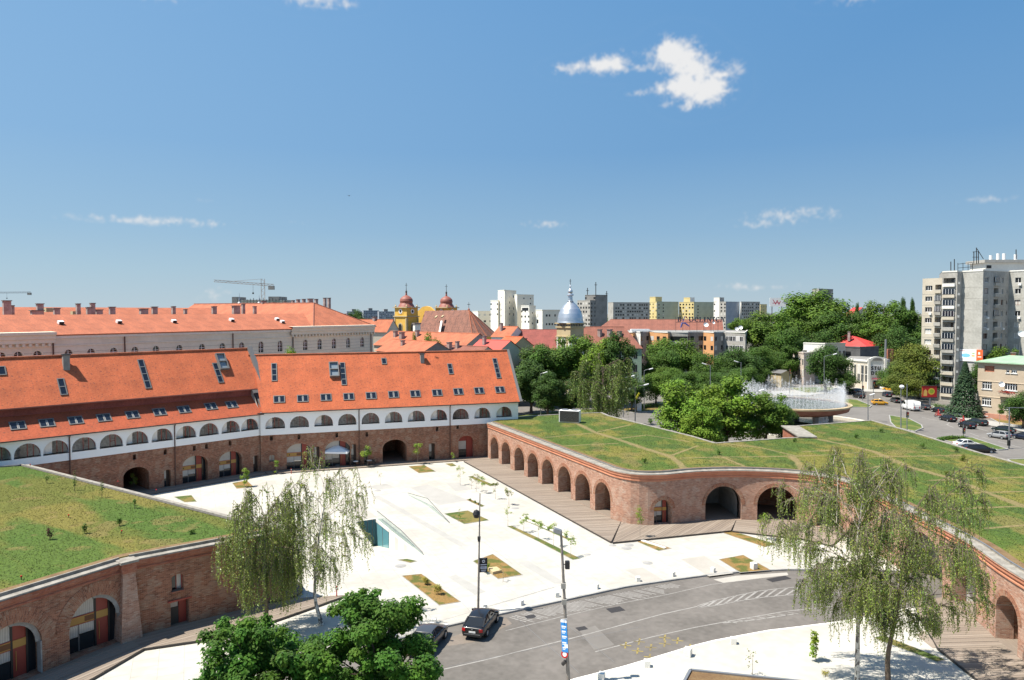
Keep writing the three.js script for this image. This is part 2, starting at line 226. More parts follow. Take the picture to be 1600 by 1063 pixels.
M.city = grainy(512, 120, [0.10, 0.105, 0.08], [0.19, 0.17, 0.14], 6, 6, 1.2, 1);
M.bark = new THREE.MeshStandardMaterial({ roughness: 0.95, map: tex(256, 256, (x, y) => mul([0.115, 0.085, 0.062], 0.5 + fbm(x * 14, y * 5, 4, 14, 5)), true, 1, 1 / 2), bumpMap: tex(256, 256, (x, y) => fbm(x * 16, y * 5, 4, 16, 5), false, 1, 1 / 2), bumpScale: 0.04 });
M.birch = new THREE.MeshStandardMaterial({ roughness: 0.8, map: tex(512, 1024, (x, y) => { const low = fbm(x * 5, y * 14, 4, 5, 14), s = vnoise(x * 5 + 7, y * 70, 5, 70) * 0.6 + vnoise(x * 16, y * 160, 16, 160) * 0.4; const dark = smooth(0.56, 0.68, low) * 0.85 + smooth(0.66, 0.76, s) * 0.8; return mixc([0.58, 0.55, 0.49], [0.06, 0.05, 0.042], clamp(dark)); }, true, 1, 1 / 5) });
M.birchTwig = std(0.16, 0.125, 0.10, 0.9); M.twigPale = std(0.34, 0.30, 0.25, 0.9);
const leaf = (r, g, b, k = 0.35) => { const m = new THREE.MeshPhysicalMaterial({ roughness: 0.75, specularIntensity: 0.35, transmission: k, thickness: 0, vertexColors: true, side: THREE.DoubleSide }); m.color.setRGB(r, g, b); return m; };
M.leafDeep = leaf(0.074, 0.15, 0.016); M.leafMid = leaf(0.108, 0.198, 0.018); M.leafLight = leaf(0.165, 0.275, 0.022); M.leafDark = leaf(0.056, 0.118, 0.016, 0.35); M.leafOlive = leaf(0.14, 0.175, 0.022); M.leafBirch = leaf(0.28, 0.365, 0.07, 0.5); M.leafWillow = leaf(0.17, 0.25, 0.042, 0.4); M.leafMaple = leaf(0.066, 0.165, 0.011, 0.45); M.leafYoung = leaf(0.22, 0.32, 0.035, 0.45); M.leafShrub = leaf(0.34, 0.31, 0.06); M.leafSpruce = leaf(0.05, 0.10, 0.045, 0.2);
M.carBlack = new THREE.MeshPhysicalMaterial({ roughness: 0.35, clearcoat: 0.6, clearcoatRoughness: 0.04 }); M.carBlack.color.setRGB(0.008, 0.008, 0.009);
const carPaint = (r, g, b) => { const m = M.carBlack.clone(); m.color.setRGB(r, g, b); return m; };
M.carGrey = carPaint(0.05, 0.053, 0.058); M.carWhite = carPaint(0.72, 0.72, 0.71); M.carSilver = carPaint(0.30, 0.31, 0.32); M.carYellow = carPaint(0.72, 0.36, 0.02); M.carGreen = carPaint(0.01, 0.022, 0.017); M.carBlue = carPaint(0.012, 0.018, 0.04); M.carRed = carPaint(0.45, 0.03, 0.025);
M.tyre = std(0.014, 0.014, 0.014, 0.85); M.rim = std(0.45, 0.46, 0.47, 0.35, { metalness: 0.7 }); M.lampRed = std(0.42, 0.015, 0.015, 0.2); M.lampClear = std(0.62, 0.63, 0.64, 0.15); M.plate = std(0.7, 0.7, 0.68, 0.5);
function flat(w, h, draw) { const c = document.createElement('canvas'); c.width = w; c.height = h; draw(c.getContext('2d'), w, h); const t = new THREE.CanvasTexture(c); t.colorSpace = THREE.SRGBColorSpace; return new THREE.MeshStandardMaterial({ map: t, roughness: 0.6 }); }
// ---------------------------------------------------------------- ground, plaza, road, decks
const pt = (x, z, y = 0) => V(x, y, z);
function sheet(name, pts, y, mat, parent) { return new MB().poly(pts.map((p) => V(p.x, y, p.z))).build(name, mat, parent); }

const farKerb = [pt(-46, -22), pt(-30, -34), pt(-20, -43.4), pt(-12, -50.2), pt(-5.47, -54.73), pt(-1.03, -57.2), pt(4.62, -60.2), pt(9.87, -63.0), pt(14.85, -64.85), pt(17.36, -65.7), pt(21.17, -66.75), pt(25.47, -67.3), pt(31, -67.2), pt(37, -66.8)];
const nearKerb = [pt(-30, -24), pt(-14, -35.5), pt(-4, -42.4), pt(4.17, -47.06), pt(7.53, -48.7), pt(10.56, -50.4), pt(12.81, -51.7), pt(14.66, -52.6), pt(19.21, -54.3), pt(21.83, -54.95), pt(25.4, -55.9), pt(30, -57.6), pt(37, -60.4)];
structure(sheet('road', [...farKerb, pt(75, -66), pt(75, -60.4), ...nearKerb.slice().reverse()], 0, M.asphalt));
const KH = 0.13;
function kerb(line, side, mat) {                          // a stone kerb 16 cm wide along a line
  const g = new MB(), off = (p, q) => { const d = V(q.x - p.x, 0, q.z - p.z).normalize(); return V(-d.z * side, 0, d.x * side); };
  for (let i = 0; i + 1 < line.length; i++) {
    const a = line[i], b = line[i + 1], n0 = off(line[Math.max(0, i - 1)], line[i + 1]), n1 = off(a, line[Math.min(line.length - 1, i + 2)]), w = 0.22, y = KH + 0.012;
    const A = V(a.x, 0, a.z), B = V(b.x, 0, b.z), C = A.clone().addScaledVector(n0, w), D = B.clone().addScaledVector(n1, w), up = (p) => V(p.x, y, p.z);
    const f = (p, q, r, s) => side > 0 ? g.quad(p, q, r, s) : g.quad(q, p, s, r);
    f(A, B, up(B), up(A)); f(up(A), up(B), up(D), up(C));
  } return g;
}
// entrance pit, surveyed on the plaza level
const PA = S(557, 815.5, KH), PB = S(588, 811, KH), PC = S(663, 869.5, KH), PD = S(624, 875.8, KH), PE = S(589, 862, KH), PF = S(571, 838, KH);
{ const holed = (name, pts, y, m) => { const s = new THREE.Shape(pts.map((p) => new THREE.Vector2(p.x, -p.z))); s.holes.push(new THREE.Path([PA, PF, PE, PD, PC, PB].map((p) => new THREE.Vector2(p.x, -p.z)))); const g = new THREE.ShapeGeometry(s); g.rotateX(-Math.PI / 2); g.translate(0, y, 0); structure(place(new THREE.Mesh(g, m), null, name)); };
  holed('ground', [pt(-6000, 400), pt(6000, 400), pt(6000, -7000), pt(-6000, -7000)], -0.06, M.city); holed('street_ground', [pt(-130, 60), pt(260, 60), pt(260, -330), pt(-20, -330), pt(-130, -130)], -0.03, M.asphaltFar);
  const outer = [...farKerb, pt(37, -90), pt(8, -128), pt(-45, -122), pt(-80, -84), pt(-84, -40)].map((p) => new THREE.Vector2(p.x, -p.z));
  const sh = new THREE.Shape(outer); sh.holes.push(new THREE.Path([PA, PF, PE, PD, PC, PB].map((p) => new THREE.Vector2(p.x, -p.z))));
  const g = new THREE.ShapeGeometry(sh); g.rotateX(-Math.PI / 2); g.translate(0, KH, 0);
  const plaza = new THREE.Group(); plaza.name = 'plaza'; scene.add(plaza); structure(plaza);
  place(new THREE.Mesh(g, M.slab), plaza, 'paving');
  kerb(farKerb, -1).build('kerb', M.stoneGrey, plaza);
  { // fine open joints between the paving slabs
    const inP = (x, z, P) => { let c = false; for (let i = 0, j = P.length - 1; i < P.length; j = i++) if ((P[i].y > z) !== (P[j].y > z) && x < (P[j].x - P[i].x) * (z - P[i].y) / (P[j].y - P[i].y) + P[i].x) c = !c; return c; }, pit = [PA, PF, PE, PD, PC, PB].map((p) => new THREE.Vector2(p.x, -p.z)), ok = (x, z) => inP(x, -z, outer) && !inP(x, -z, pit), j = new MB(), a = V(0.4, 0, 0.917), b = V(0.917, 0, -0.4), o = V(-10, KH + 0.002, -85), seg = (p, q) => { const m = p.clone().lerp(q, 0.5); if (!ok(p.x, p.z) || !ok(q.x, q.z) || !ok(m.x, m.z)) return; const d = q.clone().sub(p).normalize(), s = V(-d.z * 0.014, 0, d.x * 0.014); j.quad(p.clone().sub(s), q.clone().sub(s), q.clone().add(s), p.clone().add(s)); };
    for (let i = -26; i < 26; i++) for (let k = -30; k < 30; k++) { const p = o.clone().addScaledVector(b, i * 1.6).addScaledVector(a, k * 1.2 + (i % 2) * 0.6); seg(p, p.clone().addScaledVector(a, 1.2)); seg(p, p.clone().addScaledVector(b, 1.6)); } stuff(j.build('paving_joint', M.stoneGrey, plaza));
  }
  const strip = (c, m) => sheet('paving_strip', c.map(([u, v]) => S(u, v, KH)), KH + 0.005, m, plaza);
  for (const [c, m] of [[[[583, 776], [592, 774.5], [731, 853], [718, 854]], M.slabGrey], [[[700, 902], [712, 898], [760, 925], [742, 930]], M.slabGrey], [[[809, 879], [826, 877], [884, 911], [866, 912.5]], M.slabGrey], [[[977, 891], [1004, 887], [1036, 906], [1012, 910.5]], M.slabWarm], [[[1064, 874], [1100, 869], [1146, 896], [1108, 901]], M.slabWarm],
    [[[641, 762], [668, 757.5], [733, 782], [686, 790]], M.slabGrey], [[[548, 790], [557, 786], [590, 808.5], [561, 813]], M.slabWarm], [[[697, 755.5], [716, 754], [738, 765], [712, 768]], M.slabGrey], [[[573, 760], [603, 756], [618, 762], [590, 766]], M.slabGrey]]) strip(c, m);
  for (const [u, v, r] of [[1012, 880, 0.5], [983, 852, 0.5], [979, 857, 0.55], [957, 852.6, 0.4], [626, 884.6, 0.55], [805, 794.5, 0.5], [590, 767, 0.45], [918, 867, 0.35]]) { const p = S(u, v, KH); new MB().lathe([[r, 0], [r * 0.99, 0.008], [0, 0.008]], p.x, KH, p.z, 18).build('manhole_cover', M.stoneGrey, plaza); }
  // fine grey lines across the paving
  for (const [a, b] of [[[540, 778.5], [612, 771]], [[757, 848], [800, 881]], [[690, 970], [880, 914]], [[747, 952], [868, 917]]]) { const p = S(...a, KH), q = S(...b, KH); new MB().bar(V(p.x, KH + 0.001, p.z), V(q.x, KH + 0.001, q.z), 0.05, 0.012).build('grey_line', M.stoneGrey, plaza); }
  const south = new THREE.Group(); south.name = 'south_pavement'; scene.add(south); structure(south);
  sheet('paving', [...nearKerb, pt(62, -58), pt(62, -20), pt(-26, -20)], KH, M.slab, south);
  kerb(nearKerb, 1).build('kerb', M.concreteWhite, south);
  // pit: floor ramps down from the open end, walls of white concrete, glazed end
  const fl = (p, d) => V(p.x, d, p.z), deep = -3.1, pit = thing('entrance_ramp', 'sunken entrance with teal glazing and white side wall in the paved square', 'entrance');
  const mid = (p) => { const ax = V(PB.x - PC.x, 0, PB.z - PC.z), L = ax.length(); ax.normalize(); return deep * clamp(V(p.x - PC.x, 0, p.z - PC.z).dot(ax) / L) + 0.1; };
  const f = [PA, PB, PC, PD, PE, PF].map((p) => fl(p, mid(p))); new MB().tri(f[0], f[5], f[1]).tri(f[5], f[4], f[1]).tri(f[4], f[3], f[1]).tri(f[3], f[2], f[1]).build('ramp_floor', M.slab, pit);
  const wallq = (a, b, fa, fb, n, m) => new MB().quad(fl(a, fa), fl(b, fb), fl(b, KH - 0.002), fl(a, KH - 0.002)).build(n, m, pit);
  wallq(PF, PA, mid(PF), mid(PA), 'side_wall', M.concreteWhite); wallq(PE, PF, mid(PE), mid(PF), 'side_wall', M.concreteWhite); wallq(PD, PE, mid(PD), mid(PE), 'side_wall', M.concreteWhite);
  const BC = (t) => V(lerp(PB.x, PC.x, t), 0, lerp(PB.z, PC.z, t)), t1 = 0.3, q1 = BC(t1), inn = V(PE.x - PB.x, 0, PE.z - PB.z).normalize();
  new MB().quad(fl(q1, mid(q1)), fl(PC, mid(PC)), fl(PC, KH - 0.002), fl(q1, KH - 0.002)).build('side_wall', M.concreteWhite, pit);
  new MB().quad(fl(PA, deep + 0.1), fl(PB, deep + 0.1), fl(PB, KH - 0.004), fl(PA, KH - 0.004)).build('end_wall', M.glassTeal = std(0.05, 0.13, 0.15, 0.08), pit);
  new MB().quad(fl(PB, deep + 0.1), fl(q1, mid(q1)), fl(q1, -0.25), fl(PB, -0.25)).build('side_glazing', M.glassTealLight = std(0.12, 0.30, 0.34, 0.08), pit);
  new MB().bar(fl(PB, -0.06), fl(q1, -0.06), 0.12, 0.36).build('lintel', M.concreteWhite, pit);
  for (const [ta, tb] of [[0.42, 0.49], [0.61, 0.67]]) { const a = BC(ta).addScaledVector(inn, 0.03), b = BC(tb).addScaledVector(inn, 0.03), top = Math.min(KH - 0.35, mid(a) + 2.1); new MB().quad(fl(a, mid(a)), fl(b, mid(b)), fl(b, top), fl(a, top)).build('door', M.curtain, pit); }
  for (const k of [0.28, 0.55, 0.8]) { const p = PA.clone().lerp(PB, k); new MB().bar(fl(p, deep + 0.1), fl(p, KH), 0.07).build('mullion', M.lead, pit); }
  for (const k of [0.5, 0.98]) { const p = BC(t1 * k); new MB().bar(fl(p, mid(p)), fl(p, -0.2), 0.06).build('mullion', M.lead, pit); }
  const rail = (name, label, pts, hts, dark) => { const o = thing(name, label, 'balustrade'); pts.forEach((p, i) => { if (i + 1 === pts.length) return; const q = pts[i + 1], n = Math.max(1, Math.round(p.distanceTo(q) / 2.4)); for (let k = 0; k < n; k++) { const a = p.clone().lerp(q, k / n), b = p.clone().lerp(q, (k + 0.985) / n), h0 = lerp(hts[i], hts[i + 1], k / n), h1 = lerp(hts[i], hts[i + 1], (k + 1) / n); new MB().quad(fl(a, KH), fl(b, KH), fl(b, KH + h1), fl(a, KH + h0)).build('glass_panel', M.clear, o); } if (dark) new MB().bar(fl(p, KH + hts[i]), fl(q, KH + hts[i + 1]), 0.06, 0.05).build('handrail', M.lead, o); }); return o; };
  rail('glass_balustrade', 'sloping glass balustrade along the edge of the sunken teal entrance', [BC(0.02), BC(0.55), BC(0.97)], [1.0, 0.85, 0.25], true);
  rail('glass_balustrade', 'long glass balustrade in the middle of the white square', [S(637, 774, KH), S(668, 791, KH), S(702, 818, KH)], [0.3, 0.95, 0.12], true);
  rail('glass_balustrade', 'pale glass balustrade beside the birch at the bastion point', [S(447, 793, KH), S(478, 822, KH)], [0.9, 0.5], true);
}
{ // markings on the road
  const rm = new THREE.Group(); rm.name = 'road_marking'; scene.add(rm); structure(rm);
  const line = (a, b, w = 0.14, m = M.paint, n = 'painted_line') => { const p = S(...a), q = S(...b), d = V(q.x - p.x, 0, q.z - p.z).normalize(), s = V(-d.z * w / 2, 0, d.x * w / 2), y = 0.006; new MB().quad(V(p.x + s.x, y, p.z + s.z), V(q.x + s.x, y, q.z + s.z), V(q.x - s.x, y, q.z - s.z), V(p.x - s.x, y, p.z - s.z)).build(n, m, rm); };
  const poly = (pts, w) => { for (let i = 0; i + 1 < pts.length; i++) line(pts[i], pts[i + 1], w); };
  poly([[690, 1047], [757.5, 1031.8], [889.5, 998.8], [925, 989.5], [1035, 960], [1090, 948]], 0.13);
  poly([[1090, 947], [1117.5, 938.5], [1150, 931.3], [1182.5, 924.5], [1217.5, 920], [1290, 914], [1350, 912]], 0.11); poly([[1090, 950], [1120, 946.5], [1152.5, 940], [1192.5, 933.8], [1225, 930.8], [1300, 926], [1350, 925]], 0.11);
  [[1091, 950, 1107, 943], [1104, 948.5, 1119, 938.5], [1118, 946.5, 1136, 934.5], [1132, 944, 1150, 931.5], [1148, 941, 1166, 928], [1163, 938.5, 1183, 924.5], [1180, 936, 1199, 922.5], [1196, 933.5, 1215, 920], [1211, 931.8, 1231, 918.8], [1228, 930.5, 1250, 917]].forEach(([a, b, c, d]) => line([a, b], [c, d], 0.17));
  poly([[930, 1019], [1017.5, 996], [1085, 981], [1145, 970], [1225, 956], [1300, 948]], 0.12); poly([[1130, 974], [1180, 969], [1240, 960]], 0.12);
  for (let i = 0; i < 7; i++) line([1135 + i * 16, 971.5 - i * 2.4], [1152 + i * 16, 974 - i * 2.4], 0.1);
  // slanting strokes of the parking bays beside the far kerb
  const r = rng(3); for (let i = 0; i < 58; i++) { const t = i / 58, u = lerp(790, 1045, t), p = S(u, lerp(963, 910, Math.pow(t, 0.85)) + 0.6); const k = 0.3 + 0.1 * r(), L = (1.5 + r() * 0.8) * (t > 0.85 ? 0.6 : 1), y = 0.006, d = V(0.84, 0, 0.54), s = V(-0.54 * 0.055, 0, 0.84 * 0.055), a = V(p.x, y, p.z).addScaledVector(d, k), b = a.clone().addScaledVector(d, L); if (r() < 0.12) continue; new MB().quad(a.clone().add(s), b.clone().add(s), b.clone().sub(s), a.clone().sub(s)).build('bay_stroke', M.paint, rm); }
  poly([[790, 986], [870, 966], [960, 945], [1040, 930], [1110, 914], [1180, 905]], 0.09);
  for (const [u, v] of [[310, 595], [395, 572], [385, 630], [468, 608], [555, 585], [635, 565], [460, 668], [712, 607], [555, 547]]) { const x = 900 + u / 4, y = 860 + v / 4; line([x - 9, y - 0.6], [x + 9, y + 0.9], 0.13, M.paintYellow, 'yellow_cross'); line([x + 1, y - 5], [x - 1, y + 5], 0.13, M.paintYellow, 'yellow_cross'); }
  const patchOn = (pts, m, n) => sheet(n, pts.map(([u, v]) => S(u, v)), 0.004, m, rm);
  patchOn([[694, 1000], [790, 965], [800, 975], [740, 1004], [700, 1010]], M.patch, 'asphalt_patch'); patchOn([[905, 985], [930, 978], [960, 1008], [928, 1016]], M.asphaltFar, 'asphalt_patch'); patchOn([[1115, 906], [1150, 900], [1230, 895], [1232, 899], [1170, 906], [1130, 911]], M.slabWarm, 'concrete_apron');
  for (const [u, v, w, d] of [[962, 953, 1.3, 0.9], [829, 964, 0.8, 0.6], [909, 982.5, 0.8, 0.6], [1217, 905, 2.2, 0.8]]) { const p = S(u, v); new MB().box(p.x, 0.005, p.z, w, 0.006, d, 0.4).build('manhole_cover', M.iron, rm); }  // second entry paints a spot of the lamp pole shadow, no cover
  for (const [a, b] of [[[795, 955], [905, 1052]], [[880, 972], [960, 1035]], [[700, 1042], [1000, 980]]]) line(a, b, 0.05, M.lead, 'asphalt_joint');
}
// planting beds in the paving
const LEVEL = KH + 0.02;
function bed(c, mat = M.lawn) { const pts = c.map(([u, v]) => { const p = S(u, v, LEVEL); return p; }); const g = new THREE.Group(); g.name = numbered('planting_bed'); scene.add(g); structure(g); sheet('turf', pts, LEVEL, mat, g); const e = new MB(); pts.forEach((p, i) => { const q = pts[(i + 1) % pts.length]; e.bar(V(p.x, KH + 0.014, p.z), V(q.x, KH + 0.014, q.z), 0.06, 0.03); }); stuff(e.build('edging', M.stoneGrey, g)); return g; }
for (const [c, m] of [[[[627.7, 900], [658.5, 897], [719.6, 940.5], [686, 946]], M.lawnDry], [[[739, 877], [770, 866], [816.6, 898.4], [778, 904.7]], M.lawnDry], [[[694, 803], [731, 798], [764.5, 813], [725, 819]], M.lawn], [[[638, 729], [663, 727], [681, 737], [654, 739.4]], M.lawnDry], [[[695.6, 724.8], [707, 724], [713.4, 728], [704, 729]], M.lawn], [[[362.6, 755], [385.4, 751], [396.4, 761], [369.4, 763.8]], M.lawnDry], [[[271.5, 776.6], [299, 774], [307, 784], [288, 785]], M.lawn],
  [[[731, 745], [738, 744], [772, 758], [766, 760]], M.lawn], [[[728, 781], [734, 780], [757, 790.5], [752.5, 792.5]], M.lawnDry], [[[810.5, 809.5], [822.5, 809], [900, 842], [889, 844.5]], M.lawn], [[[792, 822.5], [800, 822], [842, 841], [907, 873], [895, 875], [838, 845]], M.lawn], [[[989, 844], [1006, 843], [1049, 857], [1029, 861]], M.lawnDry], [[[1121, 830], [1141, 829], [1214.6, 851], [1194.5, 855]], M.lawnDry], [[[1123.4, 874.4], [1161.4, 867.5], [1204.5, 891], [1157, 895]], M.lawnDry], [[[1364, 997], [1380, 993], [1478, 1031], [1465, 1035]], M.lawn], [[[621, 875], [636, 873.6], [652, 877], [640.6, 879.7]], M.lawn]]) bed(c, m);
for (const [a, b, y, lab] of [[[816, 810.5], [894, 842.5], 0.13, 'long white stone edging seat in the tree strip beside the arcade deck'], [[1000, 844.5], [1040, 857.5], 0.13, 'white stone edging seat in the bed before the rounded brick corner']]) { const p = S(...a, LEVEL), q = S(...b, LEVEL), o = thing('stone_bench', lab, 'bench'); new MB().bar(V(p.x, KH + y - 0.05, p.z), V(q.x, KH + y - 0.05, q.z), 0.3, 0.1).build('seat', M.concreteWhite, o); for (let k = 0; k <= 6; k++) { const c = p.clone().lerp(q, 0.04 + k * 0.92 / 6); new MB().box(c.x, KH + 0.015, c.z, 0.24, 0.03, 0.24).build('support', M.concreteWhite, o); } }
{ const o = thing('stone_bench', 'low sand-coloured slab bench in the bed below the black sign', 'bench'), pts = [[762, 887], [776, 885.5], [784, 891], [770, 894]].map(([u, v]) => S(u, v, LEVEL + 0.25)); const g = new MB().poly(pts.map((p) => V(p.x, LEVEL + 0.25, p.z))); pts.forEach((p, i) => { const q = pts[(i + 1) % 4]; g.quad(V(q.x, LEVEL, q.z), V(p.x, LEVEL, p.z), V(p.x, LEVEL + 0.25, p.z), V(q.x, LEVEL + 0.25, q.z)); }); g.build('slab', M.sand, o); }
{ // raised planter by the lower edge of the picture
  const o = thing('raised_planter', 'raised planter with grey metal rim in front of the birches', 'planter'), P = [S(1079, 1046, 0.6), S(1330, 1072, 0.6), S(1330, 1110, 0.6), S(1050, 1100, 0.6)].map((p) => V(p.x, 0, p.z));
  P.forEach((p, i) => { const q = P[(i + 1) % 4]; new MB().bar(V(p.x, 0.36, p.z), V(q.x, 0.36, q.z), 0.18, 0.5).build('rim', M.zinc, o); }); const c = P.reduce((s, p) => s.add(p), V(0, 0, 0)).multiplyScalar(0.25);
  sheet('soil', P.map((p) => p.clone().lerp(c, 0.02)), 0.5, M.soil, o);
}
// timber decks: every board a piece
function clipHalf(poly, n, d) { const out = []; poly.forEach((p, i) => { const q = poly[(i + 1) % poly.length], a = p.dot(n) - d, b = q.dot(n) - d; if (a >= 0) out.push(p); if (a * b < 0) out.push(p.clone().lerp(q, a / (a - b))); }); return out; }
function deck(label, pts, dir, w, y, thick = 0.09) {
  const o = new THREE.Group(); o.name = numbered('timber_deck'); scene.add(o); structure(o); o.userData.label = label;
  const d = V(dir[0], 0, dir[1]).normalize(), n = V(-d.z, 0, d.x), P = pts.map((p) => V(p.x, 0, p.z)), r = rng(Math.round(pts[0].x * 10 + 500)); let lo = 1e9, hi = -1e9; for (const p of P) { lo = Math.min(lo, p.dot(n)); hi = Math.max(hi, p.dot(n)); }
  for (let k = lo; k < hi; k += w) {
    let c = clipHalf(clipHalf(P, n, k + 0.012), n.clone().negate(), -(k + w - 0.012)); if (c.length < 3) continue; let A = 0; c.forEach((p, i) => { const q = c[(i + 1) % c.length]; A += p.x * q.z - q.x * p.z; }); if (Math.abs(A) < 0.05) continue; if (A > 0) c.reverse();
    const yy = y + (r() - 0.5) * 0.012, g = new MB(), top = c.map((p) => V(p.x, yy, p.z)), uv = c.map((p) => [p.dot(d) + k * 3.7, p.dot(n)]);
    for (let i = 1; i + 1 < c.length; i++) g.tri(top[0], top[i], top[i + 1], uv[0], uv[i], uv[i + 1]);
    c.forEach((p, i) => { const q = c[(i + 1) % c.length]; g.quad(V(p.x, yy - thick, p.z), V(q.x, yy - thick, q.z), V(q.x, yy, q.z), V(p.x, yy, p.z)); });
    g.build('board', M.wood[Math.floor(r() * 3)], o);
  }
  const e = new MB(); P.forEach((p, i) => { const q = P[(i + 1) % P.length]; e.bar(V(p.x, y - 0.14, p.z).lerp(V(q.x, y - 0.14, q.z), 0.001), V(q.x, y - 0.14, q.z), 0.1, 0.2); }); stuff(e.build('joist', M.iron, o)); return o;
}
const DK = 0.32;
// ---------------------------------------------------------------- walls with arched openings along a path
class Path2 {                                             // plan polyline; outward is to the right-hand side of travel when side = 1
  constructor(pts, side = 1, smoothN = 0) {
    if (smoothN) { const c = new THREE.CatmullRomCurve3(pts.map((p) => V(p[0], 0, p[1])), false, 'centripetal'); pts = c.getSpacedPoints(smoothN).map((p) => [p.x, p.z]); }
    this.p = pts; this.s = [0]; this.side = side; for (let i = 1; i < pts.length; i++) this.s.push(this.s[i - 1] + Math.hypot(pts[i][0] - pts[i - 1][0], pts[i][1] - pts[i - 1][1])); this.len = this.s.at(-1);
  }
  seg(s) { let i = 0; while (i < this.s.length - 2 && s > this.s[i + 1]) i++; return i; }
  dirOf(i) { const a = this.p[i], b = this.p[i + 1], l = Math.hypot(b[0] - a[0], b[1] - a[1]); return [(b[0] - a[0]) / l, (b[1] - a[1]) / l]; }
  tan(s) { const i = this.seg(s), t = (s - this.s[i]) / (this.s[i + 1] - this.s[i]), d = this.dirOf(i); const j = t < 0.5 ? Math.max(0, i - 1) : Math.min(this.p.length - 2, i + 1), e = this.dirOf(j); if (d[0] * e[0] + d[1] * e[1] < 0.9) return d; const w = Math.abs(t - 0.5); const x = lerp(d[0], e[0], w), z = lerp(d[1], e[1], w), l = Math.hypot(x, z); return [x / l, z / l]; }
  nor(s) { const [x, z] = this.tan(s); return this.side > 0 ? [-z, x] : [z, -x]; }
  at(s, off = 0, y = 0) { const i = this.seg(s), t = (s - this.s[i]) / (this.s[i + 1] - this.s[i]), a = this.p[i], b = this.p[i + 1], n = off ? this.nor(s) : [0, 0]; return V(lerp(a[0], b[0], t) + n[0] * off, y, lerp(a[1], b[1], t) + n[1] * off); }
  frame(s, off = 0, y = 0) { const n = this.nor(s), p = this.at(s, off, y); return new THREE.Matrix4().makeBasis(V(n[1], 0, -n[0]), UPV, V(n[0], 0, n[1])).setPosition(p); }   // x to the right seen from outside, z outward
  sOf(u, v = 600, a = 0, b = this.len) { let best = 0, e = 1e9; for (let k = 0; k <= 2000; k++) { const s = lerp(a, b, k / 2000), p = this.at(s), d = sight(u, v), q = Math.abs(p.x / -p.z - d.x / -d.z); if (q < e && p.z < 0) { e = q; best = s; } } return best; }
}
const archTop = (o) => (x) => o.rise ? o.spring + o.rise * Math.sqrt(Math.max(0, 1 - (x / (o.w / 2)) ** 2)) : o.spring;
// front face with openings {s, w, base, spring, rise}, their reveals 'depth' deep, seen from outside
function wallFace(path, y0, y1, openings, { step = 1.5, depth = 0.6, s0 = 0, s1 = path.len, off = 0, reveal = null, top = null, batter = 0 } = {}) {
  const g = new MB(), rv = reveal ?? g, cuts = new Set([s0, s1]);
  for (let s = s0 + step; s < s1; s += step) cuts.add(s); for (const s of path.s) if (s > s0 && s < s1) cuts.add(s);
  const NA = 12; for (const o of openings) { const n = o.rise ? NA : 1; for (let k = 0; k <= n; k++) cuts.add(o.rise ? o.s - o.w / 2 * Math.cos(Math.PI * k / n) : o.s + o.w * (k - 0.5)); }
  const c = [...cuts].filter((s) => s >= s0 - 1e-6 && s <= s1 + 1e-6).sort((a, b) => a - b);
  const flip = path.side < 0, Y1 = (s) => top ? top(s) : y1, P = (s, y, d = 0) => path.at(s, off - d + batter * (y1 - y), y);
  const q = (G, a, b, cc, d, uv) => flip ? G.quad(b, a, d, cc, [uv[1], uv[0], uv[3], uv[2]]) : G.quad(a, b, cc, d, uv);
  for (let i = 0; i + 1 < c.length; i++) {
    const a = c[i], b = c[i + 1]; if (b - a < 1e-5) continue; const m = (a + b) / 2;
    const os = openings.filter((o) => Math.abs(m - o.s) < o.w / 2).sort((p, r) => p.base - r.base); let la = y0, lb = y0;
    for (const o of os) {
      const ta = archTop(o)(a - o.s), tb = archTop(o)(b - o.s);
      if (o.base > la + 1e-4) q(g, P(a, la), P(b, lb), P(b, o.base), P(a, o.base), [[a, la], [b, lb], [b, o.base], [a, o.base]]);
      const D = o.depth ?? depth; q(rv, P(a, ta, D), P(b, tb, D), P(b, tb), P(a, ta), [[a, ta], [b, tb], [b, tb + D], [a, ta + D]].map(([x, y]) => [y, x]));
      if (o.base > y0 + 0.01) q(rv, P(a, o.base), P(b, o.base), P(b, o.base, D), P(a, o.base, D), [[a, 0], [b, 0], [b, D], [a, D]]);
      la = ta; lb = tb;
    }
    q(g, P(a, la), P(b, lb), P(b, Y1(b)), P(a, Y1(a)), [[a, la], [b, lb], [b, Y1(b)], [a, Y1(a)]]);
  }
  for (const o of openings) { const D = o.depth ?? depth, sp = o.spring; for (const [e, k] of [[o.s - o.w / 2, 1], [o.s + o.w / 2, -1]]) { const A = P(e, o.base), B = P(e, o.base, D), C = P(e, sp, D), E = P(e, sp), uv = [[0, o.base], [D, o.base], [D, sp], [0, sp]]; (k > 0) !== flip ? rv.quad(A, B, C, E, uv) : rv.quad(B, A, E, C, [uv[1], uv[0], uv[3], uv[2]]); } }
  return g;
}
